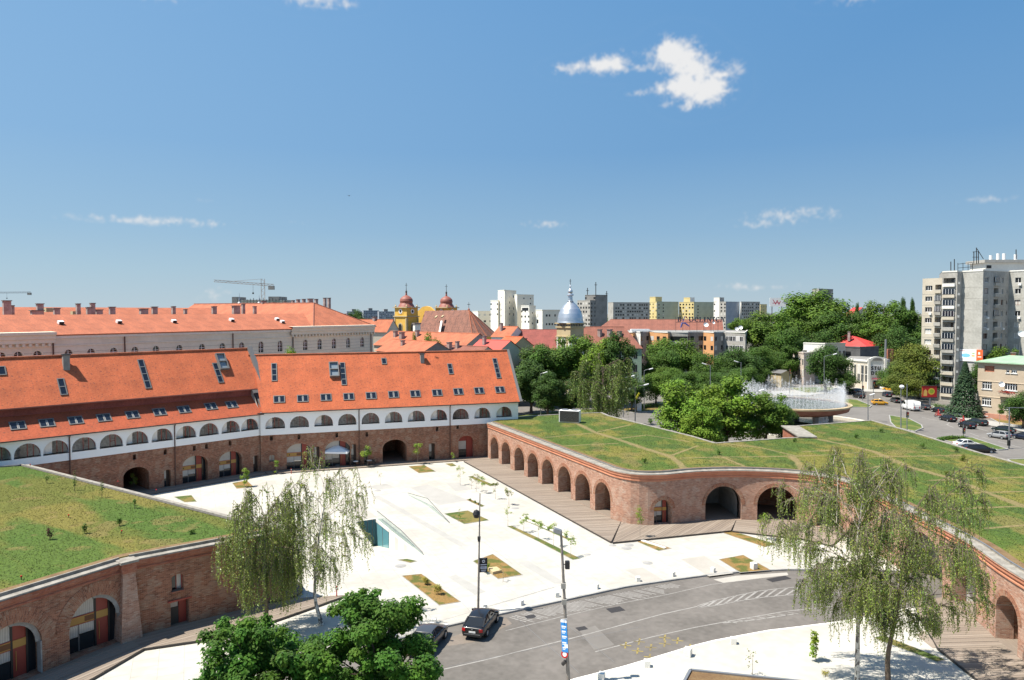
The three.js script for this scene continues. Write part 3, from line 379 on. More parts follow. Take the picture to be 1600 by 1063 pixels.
// ring of radial bricks round an arch, a little proud of the wall
function archRing(path, o, t, proud, off = 0) {
  const g = new MB(), n = 18, P = (x, y, d) => path.at(clamp(o.s + x, 0, path.len), off + d, y), f = path.side < 0; let L = 0;
  const E = (k, r) => { const a = Math.PI * (1 - k / n); return [(o.w / 2 + r) * Math.cos(a), o.spring + (o.rise + r) * Math.sin(a)]; };
  for (let k = 0; k < n; k++) { const [a, b, c, d] = [E(k, 0), E(k + 1, 0), E(k + 1, t), E(k, t)], l = Math.hypot(b[0] - a[0], b[1] - a[1]) * 1.2, uv = [[0, L], [0, L + l], [t, L + l], [t, L]]; const Q = (p, q, r, s, w) => f ? g.quad(q, p, s, r, [w[1], w[0], w[3], w[2]]) : g.quad(p, q, r, s, w); Q(P(...a, proud), P(...b, proud), P(...c, proud), P(...d, proud), uv); Q(P(...d, proud), P(...c, proud), P(...c, 0), P(...d, 0), [[0, L], [0, L + l], [0.05, L + l], [0.05, L]]); L += l; }
  return g;
}
function ribbon(path, prof, { s0 = 0, s1 = path.len, step = 1 } = {}) {   // sweep a profile [[offset, y], ...] along a path
  const g = new MB(), cuts = new Set([s0, s1]); for (let s = s0; s < s1; s += step) cuts.add(s); for (const s of path.s) if (s > s0 && s < s1) cuts.add(s); const c = [...cuts].sort((a, b) => a - b), f = path.side < 0; let L = 0;
  for (let j = 0; j + 1 < prof.length; j++) { const [o0, y0] = prof[j], [o1, y1] = prof[j + 1], l = Math.hypot(o1 - o0, y1 - y0); for (let i = 0; i + 1 < c.length; i++) { const a = c[i], b = c[i + 1], A = path.at(a, o0, y0), B = path.at(b, o0, y0), C = path.at(b, o1, y1), D = path.at(a, o1, y1), uv = [[a, L], [b, L], [b, L + l], [a, L + l]]; f ? g.quad(B, A, D, C, [uv[1], uv[0], uv[3], uv[2]]) : g.quad(A, B, C, D, uv); } L += l; }
  return g;
}
// flat panel in an opening's own axes, cut by the arch: x0..x1, y0..y1, at depth z
function panel(x0, x1, y0, y1, arch, z, thick = 0.05) {
  const g = new MB(), n = arch ? 8 : 1, top = (x) => arch ? Math.min(y1, arch(x)) : y1; let any = false;
  for (let k = 0; k < n; k++) { const a = lerp(x0, x1, k / n), b = lerp(x0, x1, (k + 1) / n), ta = Math.max(y0, top(a)), tb = Math.max(y0, top(b)); if (ta - y0 < 0.004 && tb - y0 < 0.004) continue; any = true; g.quad(V(a, y0, z), V(b, y0, z), V(b, tb, z), V(a, ta, z)); g.quad(V(a, ta, z), V(b, tb, z), V(b, tb, z - thick), V(a, ta, z - thick)); g.quad(V(a, y0, z - thick), V(b, y0, z - thick), V(b, y0, z), V(a, y0, z)); if (k === 0) g.quad(V(a, y0, z - thick), V(a, y0, z), V(a, ta, z), V(a, ta, z - thick)); if (k === n - 1) g.quad(V(b, y0, z), V(b, y0, z - thick), V(b, tb, z - thick), V(b, tb, z)); }
  return any ? g : null;
}
function put(g, name, mat, parent, matrix) { if (!g) return null; const m = g.build(name, mat, parent); if (matrix) { m.matrix.copy(matrix); m.matrix.decompose(m.position, m.quaternion, m.scale); } return m; }
// a red and yellow shop front set in an arched opening; sub-parts of one part
function shopFront(parent, path, o, inset, { flip = 1, off = 0, dim = 1, signs = true } = {}) {
  const fr = new THREE.Group(); fr.name = 'shop_front'; parent.add(fr); const mx = path.frame(o.s, off - inset, 0); mx.decompose(fr.position, fr.quaternion, fr.scale);
  const w = o.w, a = archTop(o), b = o.base, H = o.spring + o.rise - b, X = (t) => flip > 0 ? -w / 2 + w * t : w / 2 - w * t, pr = (t0, t1, y0, y1, z, mat, name, th) => { const [x0, x1] = [X(t0), X(t1)].sort((p, q) => p - q); return put(panel(x0, x1, y0, y1, a, z, th), name, mat, fr); };
  const yb = b + H * 0.49, yt = b + H * 0.62;
  pr(0, 0.58, yt, 99, 0, M.pale_panel, 'upper_pane'); pr(0, 0.29, b + H * 0.26, yb - 0.02, 0, M.pale_panel, 'lower_pane'); pr(0.3, 0.58, b + H * 0.3, yb - 0.02, 0, M.pale_panel, 'lower_pane'); pr(0, 0.29, b, b + H * 0.25, 0, M.glassDark, 'lower_pane'); pr(0.3, 0.58, b, b + H * 0.29, 0, M.glassDark, 'lower_pane');
  pr(0, 0.59, yb, yt, 0.06, M.yellow, 'fascia', 0.1); pr(0, 0.59, yt, yt + 0.05, 0.08, M.redFrame, 'fascia_edge', 0.1); pr(0, 0.59, yb - 0.05, yb, 0.08, M.redFrame, 'fascia_edge', 0.1);
  if (signs) { pr(0.4, 0.57, yb + 0.07, yt - 0.07, 0.075, M.text, 'lettering_panel', 0.02); pr(0.1, 0.13, yb + 0.12, yt - 0.16, 0.075, M.black, 'emblem', 0.02); }
  pr(0.285, 0.3, b, yb, 0.03, M.lead, 'mullion', 0.08); pr(0.575, 0.61, b, 99, 0.08, M.black, 'mullion', 0.12);
  pr(0.61, 0.83, b, yb, 0.02, M.red, 'door', 0.06); pr(0.61, 0.83, yt, 99, 0.02, M.red, 'door_head', 0.06); pr(0.61, 0.83, yb, yt, 0.06, M.yellow, 'fascia', 0.08); pr(0.655, 0.663, b + 0.4, yb - 0.2, 0.1, M.yellow, 'door_handle', 0.03); pr(0.83, 0.86, b, 99, 0.08, M.black, 'mullion', 0.12); pr(0.86, 1, b, 99, -0.05, M.glassDark, 'side_light');
  return fr;
}
// dark recess behind an opening: side walls, vault and back
function niche(parent, path, o, from, depth, mat, off = 0) {
  const g = new MB(), a = archTop(o), n = 10, mx = path.frame(o.s, off - from, 0), X = Array.from({ length: n + 1 }, (_, k) => -o.w / 2 * Math.cos(Math.PI * k / n));
  for (let k = 0; k < n; k++) { const x = X[k], y = X[k + 1]; g.quad(V(x, o.base, -depth), V(y, o.base, -depth), V(y, a(y), -depth), V(x, a(x), -depth)); g.quad(V(x, a(x), -depth), V(y, a(y), -depth), V(y, a(y), 0), V(x, a(x), 0)); }
  g.quad(V(-o.w / 2, o.base, 0), V(-o.w / 2, o.base, -depth), V(-o.w / 2, o.spring, -depth), V(-o.w / 2, o.spring, 0)); g.quad(V(o.w / 2, o.base, -depth), V(o.w / 2, o.base, 0), V(o.w / 2, o.spring, 0), V(o.w / 2, o.spring, -depth));
  put(new MB().quad(V(-o.w / 2, o.base + 0.006, from), V(o.w / 2, o.base + 0.006, from), V(o.w / 2, o.base + 0.006, -depth), V(-o.w / 2, o.base + 0.006, -depth)), 'recess_floor', M.wood[2], parent, mx);
  return put(g, 'recess', mat, parent, mx);
}
// ---------------------------------------------------------------- the two brick bastions with grass roofs
const RH = 6.0;
const curve = (pts, n) => new THREE.CatmullRomCurve3(pts.map((p) => V(p[0], 0, p[1])), false, 'centripetal').getSpacedPoints(n).map((p) => [p.x, p.z]);
const rbPath = new Path2([[-3.9, -118.6], ...curve([[10.6, -85.2], [11.7, -82.8], [13.6, -81.1], [16.5, -80.9], [20.6, -82.4], [25.8, -83.0], [30.8, -82.0], [34.0, -80.1], [35.5, -77.4], [36, -73.5], [36, -68], [36, -61], [35.7, -56], [35.0, -52], [34.6, -48], [34.2, -40]], 70)], 1);
const rbBack = [[-1.6, -122.7], [3.3, -125.7], [12.4, -128.9], [15.9, -129.7], [16.7, -125.7], [25.8, -105.3], [27.7, -99.5], [38.6, -103.5], [43.2, -104.5], [44.5, -114.5], [59.2, -120.5], [59.5, -108.4], [59.4, -101.4], [59.3, -93.5], [59.7, -85.3], [60, -70], [60, -40]];
const lbPath = new Path2([[-38, -35], [-27.9, -52.6], [-18.7, -59.9], [-57, -85.8], [-80, -74]], 1);
const opU = (path, u0, u1, base, apex, v = 780) => { const a = path.sOf(u0, v), b = path.sOf(u1, v), w = Math.abs(b - a); return { s: (a + b) / 2, w, base, spring: Math.max(base + 0.4, apex - w / 2), rise: Math.min(w / 2, apex - base - 0.4) }; };
const sZ = (path, z) => { let b = 0, e = 1e9; for (let k = 0; k <= 3000; k++) { const s = path.len * k / 3000, p = path.at(s); if (s > path.len * 0.45 && Math.abs(p.z - z) < e) { e = Math.abs(p.z - z); b = s; } } return b; };
const corniceProfile = [[0, 5.18], [0.1, 5.24], [0.1, 5.34], [0.04, 5.4], [0.04, 5.52], [0.16, 5.6], [0.16, 5.84], [0.24, 5.9], [-0.05, 5.9]];
const copingProfile = [[-0.05, 5.9], [0.2, 5.905], [0.2, 6.02], [-0.55, 6.03], [-0.55, 6.18], [-0.63, 6.18], [-0.63, 6.0]];
function grassMap(x0, z0, W, H, w, h, fn) { const t = tex(w, h, (x, y) => fn(x0 + x * W, z0 - y * H), true); t.wrapS = t.wrapT = THREE.ClampToEdgeWrapping; t.repeat.set(1 / W, 1 / H); t.offset.set(-x0 / W, z0 / H); return new THREE.MeshStandardMaterial({ map: t, roughness: 1, bumpMap: M.lawnBump ??= tex(512, 512, (x, y) => fbm(x * 40, y * 40, 4, 40), false, 1 / 6, 1 / 6), bumpScale: 0.12 }); }
const segDist = (x, z, a, b) => { const dx = b[0] - a[0], dz = b[1] - a[1], t = clamp(((x - a[0]) * dx + (z - a[1]) * dz) / (dx * dx + dz * dz)); return Math.hypot(x - a[0] - t * dx, z - a[1] - t * dz); };
const trails = [[[900, 661], [930, 676], [962, 685.5], [997, 697.5], [1046, 713], [1060, 722], [1068, 731]], [[1064, 716], [1120, 714.5], [1180, 714], [1245, 713], [1294, 711], [1345, 707]], [[1128, 714.5], [1145, 721], [1168, 731]], [[1236, 713], [1245, 720], [1254, 735]], [[1250, 680], [1285, 688], [1330, 697], [1366, 706], [1419, 729], [1487, 748], [1538, 768], [1600, 792]], [[1364, 713.6], [1440, 713], [1504, 712]], [[1453, 751], [1530, 748], [1600, 746]], [[1470, 773], [1535, 770], [1600, 768]], [[1478, 796], [1590, 791.5]], [[1540, 826], [1600, 821]], [[930, 676], [985, 664]], [[962, 686], [1010, 680], [1075, 690]], [[1046, 713], [1090, 697]], [[850, 684], [925, 677]], [[880, 697], [965, 693]], [[1130, 693], [1190, 700], [1245, 713]], [[1256, 706], [1300, 704]], [[1400, 722], [1340, 737]]].map((l) => l.map(([u, v]) => { const p = S(u, v, 6.1); return [p.x, p.z]; }));
const trailSegs = trails.flatMap((l, k) => l.slice(1).map((b, i) => [l[i], b, k === 0 || k === 4 || k === 3 ? 0.42 : 0.2]));
{
  const A = (u0, u1) => opU(rbPath, u0, u1, DK, 4.05, 770);
  const arcade = [[750.5, 762], [766.8, 779], [784, 797.5], [804, 819], [824.5, 841], [847, 865], [872, 892], [899, 922], [930, 954]].map(([a, b]) => A(a, b));
  const front = [opU(rbPath, 1022, 1050, DK, 3.1, 800), opU(rbPath, 1102.5, 1158.5, DK, 4.15, 790), opU(rbPath, 1183.5, 1245, DK, 4.2, 790), opU(rbPath, 1276, 1312, DK, 4.2, 790)];
  const zo = (z0, z1, apex, base = DK) => { const a = sZ(rbPath, z0), b = sZ(rbPath, z1); return { s: (a + b) / 2, w: Math.abs(b - a), base, spring: Math.max(base + 0.3, apex - Math.abs(b - a) / 2), rise: Math.min(Math.abs(b - a) / 2, apex - base - 0.3) }; };
  const road = zo(-66.8, -60.7, 4.6, -0.02), white = zo(-59.4, -55.7, 4.4), right = zo(-52.5, -49.7, 3.9), last = zo(-47.6, -44.6, 3.9);
  for (const o of front) o.depth = 1.1; for (const o of arcade) o.depth = 1.3; for (const o of [road, white, right, last]) o.depth = 1.2;
  const all = [...arcade, ...front, road, white, right, last];
  const rb = thing('bastion', 'long curving brick bastion with arcade and trodden grass roof beside the fountain', 'bastion');
  const sCorner = rbPath.s[3];
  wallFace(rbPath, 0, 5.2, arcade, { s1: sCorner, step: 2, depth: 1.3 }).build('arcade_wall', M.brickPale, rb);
  wallFace(rbPath, 0, 5.2, [...front, road, white, right, last], { s0: sCorner, step: 0.8, depth: 1.1 }).build('curved_wall', M.brickPale, rb);
  ribbon(rbPath, corniceProfile).build('cornice', M.cornice, rb); ribbon(rbPath, copingProfile).build('coping', M.coping, rb);
  ribbon(rbPath, [[-0.53, 6.185], [-0.53, 6.2], [-0.65, 6.2], [-0.65, 6.185]]).build('edge_strip', M.zinc, rb);
  for (const o of all) if (o !== road) stuff(archRing(rbPath, o, 0.42, 0.025).build('arch_ring', M.brick, rb));
  arcade.forEach((o) => niche(rb, rbPath, o, 1.3, 4.2, M.brick)); arcade.slice(5).forEach((o) => { const mx = rbPath.frame(o.s, -2.1, 0); put(panel(o.w * 0.12, o.w / 2 - 0.02, o.base, 2.9, archTop(o), 0, 0.06), 'door', M.openingDark, rb, mx); });  // leaf panels stand where openings are; their darkness is put into the colour
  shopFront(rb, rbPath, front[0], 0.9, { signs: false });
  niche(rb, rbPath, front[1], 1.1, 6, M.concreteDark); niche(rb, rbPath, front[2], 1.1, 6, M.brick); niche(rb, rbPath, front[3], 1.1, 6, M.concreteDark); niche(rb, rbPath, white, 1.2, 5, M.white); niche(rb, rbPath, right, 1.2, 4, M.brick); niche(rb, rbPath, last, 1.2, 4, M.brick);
  { const mx = rbPath.frame(right.s, -2.2, 0); put(panel(0, right.w / 2 - 0.02, right.base, 3, archTop(right), 0, 0.06), 'door', M.iron, rb, mx); }
  // passage for the road under the bastion
  const g = new MB(), z0 = -66.8, z1 = -60.7, x0 = 36.9, x1 = 60; g.quad(V(x1, 0, z0), V(x0, 0, z0), V(x0, 4.7, z0), V(x1, 4.7, z0)); g.quad(V(x0, 0, z1), V(x1, 0, z1), V(x1, 4.7, z1), V(x0, 4.7, z1)); g.quad(V(x0, 4.7, z0), V(x0, 4.7, z1), V(x1, 4.7, z1), V(x1, 4.7, z0)); g.build('passage', M.concreteWhite, rb);
  const bp = new Path2(rbBack.slice().reverse(), 1), bo = (() => { let s = 0; for (let k = 0; k < 2000; k++) { const q = bp.at(bp.len * k / 2000); if (Math.abs(q.z + 63.7) < 0.05) s = bp.len * k / 2000; } return s; })();
  wallFace(bp, 0, 5.85, [{ s: bo, w: 6, base: 0, spring: 3, rise: 1.6 }], { step: 4, depth: 0.5 }).build('rear_wall', M.brick, rb);
  ribbon(bp, [[0, 5.8], [0.12, 5.85], [0.12, 6.16], [-0.35, 6.17], [-0.35, 6.0]]).build('rear_coping', M.coping, rb);
  // grass
  const inner = []; for (let s = 0; s <= rbPath.len; s += 0.9) inner.push(rbPath.at(s, -0.6, 6.1)); const backPts = rbBack.map(([x, z]) => V(x, 6.1, z)).reverse(); const outline = [...inner, ...backPts.map((p, i) => { const c = V(24, 6.1, -95); return p.clone().lerp(p.x > 50 ? V(p.x - 1, 6.1, p.z) : p, 0.3); })];
  const x0g = -6, z0g = -38, W = 68, H = 94;
  M.roofRight = grassMap(x0g, z0g, W, H, 1360, 1880, (x, z) => {
    const n = fbm(x * 0.16 + 40, z * 0.16 + 90, 5), n2 = fbm(x * 0.55 + 9, z * 0.55 + 70, 4), g = vnoise(x * 9, z * 9), streak = fbm(x * 0.9, z * 0.22 + 33, 4);
    let c = mixc([0.059, 0.102, 0.008], [0.152, 0.142, 0.021], smooth(0.38, 0.64, n * 0.6 + streak * 0.4)); c = mixc(c, [0.04, 0.076, 0.008], smooth(0.56, 0.68, n2) * 0.7); c = mixc(c, [0.2, 0.148, 0.047], smooth(0.6, 0.74, fbm(x * 0.35, z * 0.35 + 12, 5)) * 0.55);
    let d = 1e9; for (const [a, b, w] of trailSegs) { const q = segDist(x, z, a, b) / w; if (q < d) d = q; } d += (n2 - 0.5) * 1.2; c = mixc(c, [0.225, 0.164, 0.076], 0.7 * smooth(1.5, 0.6, d));
    return mul(c, 0.72 + 0.56 * g); });
  new MB().poly(outline).build('grass_roof', M.roofRight, rb); M.rbOutline = outline;
  // soil strip between the edging and the grass
  ribbon(rbPath, [[-0.64, 6.13], [-1.4, 6.125]], {}).build('soil_strip', M.soil, rb);
  { // the brick stair head that rises at the rear notch
    const o = thing('stair_head', 'brick stair wall with white coping at the notch behind the grass roof', 'stair'), a = S(1243, 667, 6.2), b = S(1272, 684, 6.2), c = S(1231, 669, 6.2); const d = V(b.x - a.x, 0, b.z - a.z), L = d.length(); d.normalize(); const n = V(d.z, 0, -d.x);
    const mid = a.clone().lerp(b, 0.5); new MB().box(mid.x - 0.9, 3.1, mid.z, 2.0, 6.2, L, Math.atan2(d.x, d.z)).build('wall', M.brickRed, o); new MB().box(mid.x - 0.9, 6.28, mid.z, 2.5, 0.16, L + 0.4, Math.atan2(d.x, d.z)).build('coping', M.coping, o); }
  { const p = S(874, 661, 6.12), o = thing('air_conditioning_unit', 'white and dark louvred air conditioning unit on the grass roof', 'machine', [p.x + 1.75, 6.1, p.z - 0.6], -0.3);
    new MB().add(new RoundedBoxGeometry(3.3, 1.9, 1.5, 2, 0.05), new THREE.Matrix4().makeTranslation(0, 1.05, 0)).build('casing', M.whitePaint, o); for (let k = 0; k < 10; k++) new MB().box(0.06, 0.28 + k * 0.175, 0.77, 3.14, 0.15, 0.06).build('louvre', M.iron, o); new MB().box(0, 0.05, 0, 3.2, 0.12, 1.4).build('base_frame', M.zinc, o); for (const x of [-0.8, 0.8]) new MB().lathe([[0.55, 0], [0.55, 0.12], [0.1, 0.12], [0, 0.1]], x, 2.0, 0, 18).build('fan_cowl', M.zinc, o); }
  const dl = (s, o) => rbPath.at(s, o, 0);
  deck('deck', [dl(0.2, 0.02), dl(sCorner * 0.5, 0.02), dl(sCorner - 0.3, 0.02), dl(sCorner + 1.6, 0.02), S(955, 846.5, DK), S(725, 720.5, DK)], [1, -0.16], 0.3, DK);
  const sA = sCorner + 1.7, sB = rbPath.sOf(1150, 815), sC = sZ(rbPath, -77.5);
  deck('deck', [dl(sA, 0.02), ...[0.2, 0.4, 0.6, 0.8].map((t) => dl(lerp(sA, sB, t), 0.02)), dl(sB, 0.02), S(1142, 829, DK), S(958, 847.5, DK)], [0.75, -1], 0.3, DK);
  deck('deck', [dl(sB + 0.05, 0.02), ...[0.2, 0.4, 0.6, 0.8].map((t) => dl(lerp(sB, sC, t), 0.02)), dl(sC, 0.02), S(1300, 852, DK), S(1255, 842, DK), S(1145, 829.5, DK)], [1, 0.35], 0.3, DK);
  const r0 = sZ(rbPath, -60.2), r1 = sZ(rbPath, -41); deck('deck', [dl(r0, 0.02), ...[0.25, 0.5, 0.75].map((t) => dl(lerp(r0, r1, t), 0.02)), dl(r1, 0.02), V(30.2, 0, -41), S(1530, 1063, DK), S(1466, 1012, DK), V(31.6, 0, -56), V(33, 0, -59.6)], [1, -0.06], 0.3, DK);
  { const o = thing('timber_ramp', 'timber ramp plate leaning at the corner of the right hand deck', 'ramp'), q = [S(1444, 985, 0.3), S(1466, 1012, 0.18), S(1457, 1013, 0.13), S(1432, 993, 0.13)]; new MB().quad(q[3], q[2], q[1], q[0]).quad(q[0].clone().setY(0.1), q[1].clone().setY(0.1), q[1], q[0]).build('plate', M.wood[1], o); }
}
{ // left bastion
  const L1 = lbPath.s[1], o2 = { s: L1 - 2.35, w: 3.6, base: 0.3, spring: 2.4, rise: 1.8 }, o1 = { ...o2, s: L1 - 7.7 };
  const wS = lbPath.sOf(277.5, 910, L1, lbPath.s[2]), win = { s: wS, w: 0.85, base: 2.95, spring: 4.0, rise: 0.2, depth: 0.5 }, dS = lbPath.sOf(281, 960, L1, lbPath.s[2]), door = { s: dS, w: 1.3, base: 0.3, spring: 2.2, rise: 0.05, depth: 0.6 };
  const lb = thing('bastion', 'near brick bastion with two red shop fronts and a pointed lawn roof', 'bastion');
  const sT = lbPath.s[2];
  wallFace(lbPath, 0, 5.2, [o1, o2], { s1: L1, step: 2, depth: 1.0 }).build('shop_wall', M.brick, lb); wallFace(lbPath, 0, 5.2, [win, door], { s0: L1, s1: sT, step: 2, depth: 0.6 }).build('flank_wall', M.brick, lb); wallFace(lbPath, 0, 5.2, [], { s0: sT, step: 6 }).build('rear_wall', M.brick, lb);
  const seg = (prof, name, m) => { ribbon(lbPath, prof, { s0: 0, s1: L1 - 0.35 }).build(name, m, lb); ribbon(lbPath, prof, { s0: L1 + 0.35, s1: sT }).build(name, m, lb); ribbon(lbPath, prof, { s0: sT }).build(name, m, lb); };
  seg(corniceProfile, 'cornice', M.brickRed); seg([[-0.05, 5.9], [0.2, 5.905], [0.2, 6.02], [-0.3, 6.03], [-0.3, 5.9], [-0.5, 5.9], [-0.5, 6.2], [-0.64, 6.2], [-0.64, 6.0]], 'coping', M.coping); ribbon(lbPath, [[-0.64, 6.14], [-1.4, 6.125]], { s1: sT - 1 }).build('soil_strip', M.soil, lb);
  for (const o of [o1, o2]) { stuff(archRing(lbPath, o, 0.95, 0.03).build('arch_ring', M.brick, lb)); shopFront(lb, lbPath, o, 0.95); const g = new MB(), n = 16, a = archTop(o); for (let k = 8; k < n; k++) { const x = -o.w / 2 * Math.cos(Math.PI * k / n), y = -o.w / 2 * Math.cos(Math.PI * (k + 1) / n); g.bar(V(x * 0.985, a(x) - 0.02, 0), V(y * 0.985, Math.max(a(y) - 0.02, o.spring), 0), 0.09, 0.5); } g.bar(V(o.w / 2 - 0.045, o.base, 0), V(o.w / 2 - 0.045, o.spring, 0), 0.09, 0.5); put(g, 'arch_lining', M.stoneGrey, lb, lbPath.frame(o.s, -0.35, 0)); }
  niche(lb, lbPath, win, 0.5, 0.3, M.darkRoom); niche(lb, lbPath, door, 0.6, 0.3, M.darkRoom);
  { const mx = lbPath.frame(win.s, -0.4, 0), w = new THREE.Group(); w.name = 'window'; lb.add(w); mx.decompose(w.position, w.quaternion, w.scale); put(panel(-0.38, 0, 3.0, 4.15, null, 0, 0.03), 'pane', M.glassDark, w); put(panel(0.02, 0.38, 3.0, 4.15, null, 0, 0.03), 'pane', M.pale_panel, w); for (const x of [-0.4, 0, 0.4]) put(panel(x - 0.03, x + 0.03, 2.96, 4.18, null, 0.03, 0.06), 'frame', M.redFrame, w); put(panel(-0.5, 0.5, 2.86, 2.95, null, 0.5, 0.5), 'sill', M.brickRed, w); }
  { const mx = lbPath.frame(door.s, -0.5, 0), d = new THREE.Group(); d.name = 'door'; lb.add(d); mx.decompose(d.position, d.quaternion, d.scale); put(panel(-0.6, 0.05, 0.3, 1.6, null, 0, 0.05), 'leaf', M.iron, d); put(panel(-0.6, 0.0, 1.62, 2.15, null, 0, 0.05), 'pane', M.pale_panel, d); put(panel(0.06, 0.62, 0.3, 2.2, null, 0.02, 0.05), 'leaf', M.red, d); put(panel(-0.85, 0.85, 2.2, 2.32, null, 0.62, 0.7), 'lintel', M.redFrame, d); }
  // buttress at the angle of the wall
  { const p = lbPath.at(L1), g = new MB(), ang = Math.atan2(0.75, 0.66); const c = V(p.x, 0, p.z), Q = (x, y, z) => V(c.x + x * Math.cos(ang) + z * Math.sin(ang), y, c.z - x * Math.sin(ang) + z * Math.cos(ang)); const b = 0.75, t = 0.42; const B = [Q(-b, 0, b), Q(b, 0, b), Q(b, 0, -b), Q(-b, 0, -b)], T = [Q(-t, 5.2, t), Q(t, 5.2, t), Q(t, 5.2, -t), Q(-t, 5.2, -t)]; for (let i = 0; i < 4; i++) { const j = (i + 1) % 4; g.quad(B[i], B[j], T[j], T[i]); } g.build('buttress', M.brickPale, lb); new MB().box(c.x, 5.55, c.z, 1.05, 0.7, 1.05, ang).build('buttress_cap', M.brickRed, lb); new MB().box(c.x, 5.99, c.z, 1.25, 0.18, 1.25, ang).build('buttress_coping', M.coping, lb); }
  const inset = [V(-37.2, 6.1, -36.0), ...[0.3, 0.97].map((t) => lbPath.at(L1 * t, -0.62, 6.1)), lbPath.at(L1 + 0.4, -0.62, 6.1), lbPath.at(sT - 1.6, -0.62, 6.1), lbPath.at(sT + 2.2, -0.9, 6.1), lbPath.at(lbPath.s[3] - 1, -0.9, 6.1), lbPath.at(lbPath.s[3] + 1, -0.9, 6.1), V(-79, 6.1, -74), V(-79, 6.1, -35)];
  M.roofLeft = grassMap(-82, -33, 66, 56, 1320, 1120, (x, z) => { const n = fbm(x * 0.13 + 4, z * 0.13 + 9, 5), n2 = fbm(x * 0.6 + 90, z * 0.6 + 7, 4), g = vnoise(x * 10, z * 10), band = smooth(0.47, 0.6, fbm((x * 0.8 + z * 0.6) * 0.05 + 3, (x * 0.6 - z * 0.8) * 0.22 + 3, 4)); let c = mixc([0.148, 0.13, 0.022], [0.102, 0.11, 0.014], smooth(0.4, 0.6, n)); c = mixc(c, [0.048, 0.102, 0.008], band * 0.85); c = mixc(c, [0.185, 0.136, 0.044], smooth(0.58, 0.72, n2) * 0.5); return mul(c, 0.74 + 0.52 * g); });
  new MB().poly(inset).build('grass_roof', M.roofLeft, lb); M.lbOutline = inset;
  const dq = (s, o) => lbPath.at(s, o, 0); deck('deck', [dq(1, 0.02), dq(L1, 0.02), dq(L1 + 0.01, 2.6), S(133, 1066, DK), V(-33, 0, -37)].map((p) => p), [0.5, -0.86], 0.3, DK);
  deck('deck', [dq(L1, 0.02), dq(sT, 0.02), S(541, 930, DK), S(498, 945.5, DK), S(360, 993.5, DK), dq(L1 + 0.02, 2.6)], [0.78, -0.62], 0.3, DK);
  { const p = S(437, 925, DK), o = thing('round_disc', 'dark round basin on the deck under the left birch', 'disc', [p.x - 0.6, DK, p.z]); new MB().lathe([[2.5, 0], [2.5, 0.14], [2.35, 0.14], [2.3, 0.08], [0, 0.08]], 0, 0, 0, 40).build('rim', M.iron, o); }  // dark flat disc with a low raised rim
}
// ---------------------------------------------------------------- the long tiled range behind the square, in two wings
const lwPath = new Path2([[-68, -76.5], [-37.4, -108.8]], 1), rwPath = new Path2([[-37.3, -108.5], [1.0, -122.1]], 1);
class Slope {                                             // roof plane above a path: distance in from the wall a0..a1, height h0..h1
  constructor(path, a0, h0, a1, h1) { Object.assign(this, { path, a0, h0, a1, h1 }); this.len = Math.hypot(a1 - a0, h1 - h0); const n = path.nor(1); this.out = V(n[0], 0, n[1]); this.t = V(n[1], 0, -n[0]); this.o = path.at(0, -a0, h0); this.up = this.out.clone().multiplyScalar(-(a1 - a0)).add(V(0, h1 - h0, 0)).normalize(); this.n = this.t.clone().cross(this.up).normalize(); }
  P(s, d, k = 0) { return this.o.clone().addScaledVector(this.t, s).addScaledVector(this.up, d).addScaledVector(this.n, k); }
  hit(u, v) { const d = sight(u, v), e = V(0, EYE, 0), k = this.o.clone().sub(e).dot(this.n) / d.dot(this.n), q = e.addScaledVector(d, k).sub(this.o); return [q.dot(this.t), q.dot(this.up)]; }
  frame(s, d, k = 0) { return new THREE.Matrix4().makeBasis(this.t, this.up, this.n).setPosition(this.P(s, d, k)); }
  slab(s0, s1, th = 0.16, skew0 = 0, skew1 = 0) { const g = new MB(), L = this.len, A = this.P(s0, 0), B = this.P(s1, 0), C = this.P(s1 + skew1, L), D = this.P(s0 + skew0, L), dn = this.n.clone().multiplyScalar(-th), m = (p) => p.clone().add(dn), uv = [[s0, 0], [s1, 0], [s1 + skew1, L], [s0 + skew0, L]]; g.quad(A, B, C, D, uv); g.quad(m(B), m(A), m(D), m(C)); g.quad(m(A), m(B), B, A); g.quad(m(B), m(C), C, B); g.quad(m(D), m(A), A, D); g.quad(m(C), m(D), D, C); return g; }
}
const skyFrame = {}, box = (w, h, d) => new THREE.BoxGeometry(w, h, d);
function skylight(parent, slope, s, d, w, h, panes, { pale = false, raise = 0.07 } = {}) {
  const g = new THREE.Group(); g.name = 'skylight'; parent.add(g); slope.frame(s, d, 0).decompose(g.position, g.quaternion, g.scale);
  const fr = new MB(), z = raise; fr.box(-w / 2, h / 2, z / 2, 0.12, h + 0.12, z + 0.06); fr.box(w / 2, h / 2, z / 2, 0.12, h + 0.12, z + 0.06); fr.box(0, 0, z / 2, w - 0.12, 0.12, z + 0.06); fr.box(0, h, z / 2, w - 0.12, 0.12, z + 0.06); const horiz = panes < 0, n = Math.abs(panes);
  for (let k = 1; k < n; k++) horiz ? fr.box(0, h * k / n, z / 2, w - 0.12, 0.12, z + 0.04) : fr.box(-w / 2 + w * k / n, h / 2, z / 2, 0.12, h - 0.12, z + 0.04); fr.build('frame', M.lead, g);
  for (let k = 0; k < n; k++) { const q = new MB(); horiz ? q.box(0, h * (k + 0.5) / n, z * 0.4, w - 0.14, h / n - 0.14, 0.03) : q.box(-w / 2 + w * (k + 0.5) / n, h / 2, z * 0.4, w / n - 0.14, h - 0.14, 0.03); q.build('pane', pale ? M.clearBlue ??= std(0.20, 0.24, 0.27, 0.05) : M.glassBlue, g); }
  if (!horiz && n === 2) new MB().box(0.02, h * 0.45, z * 0.5, 0.22, h * 0.75, 0.02).build('pale_panel', M.curtain, g);
  return g;
}
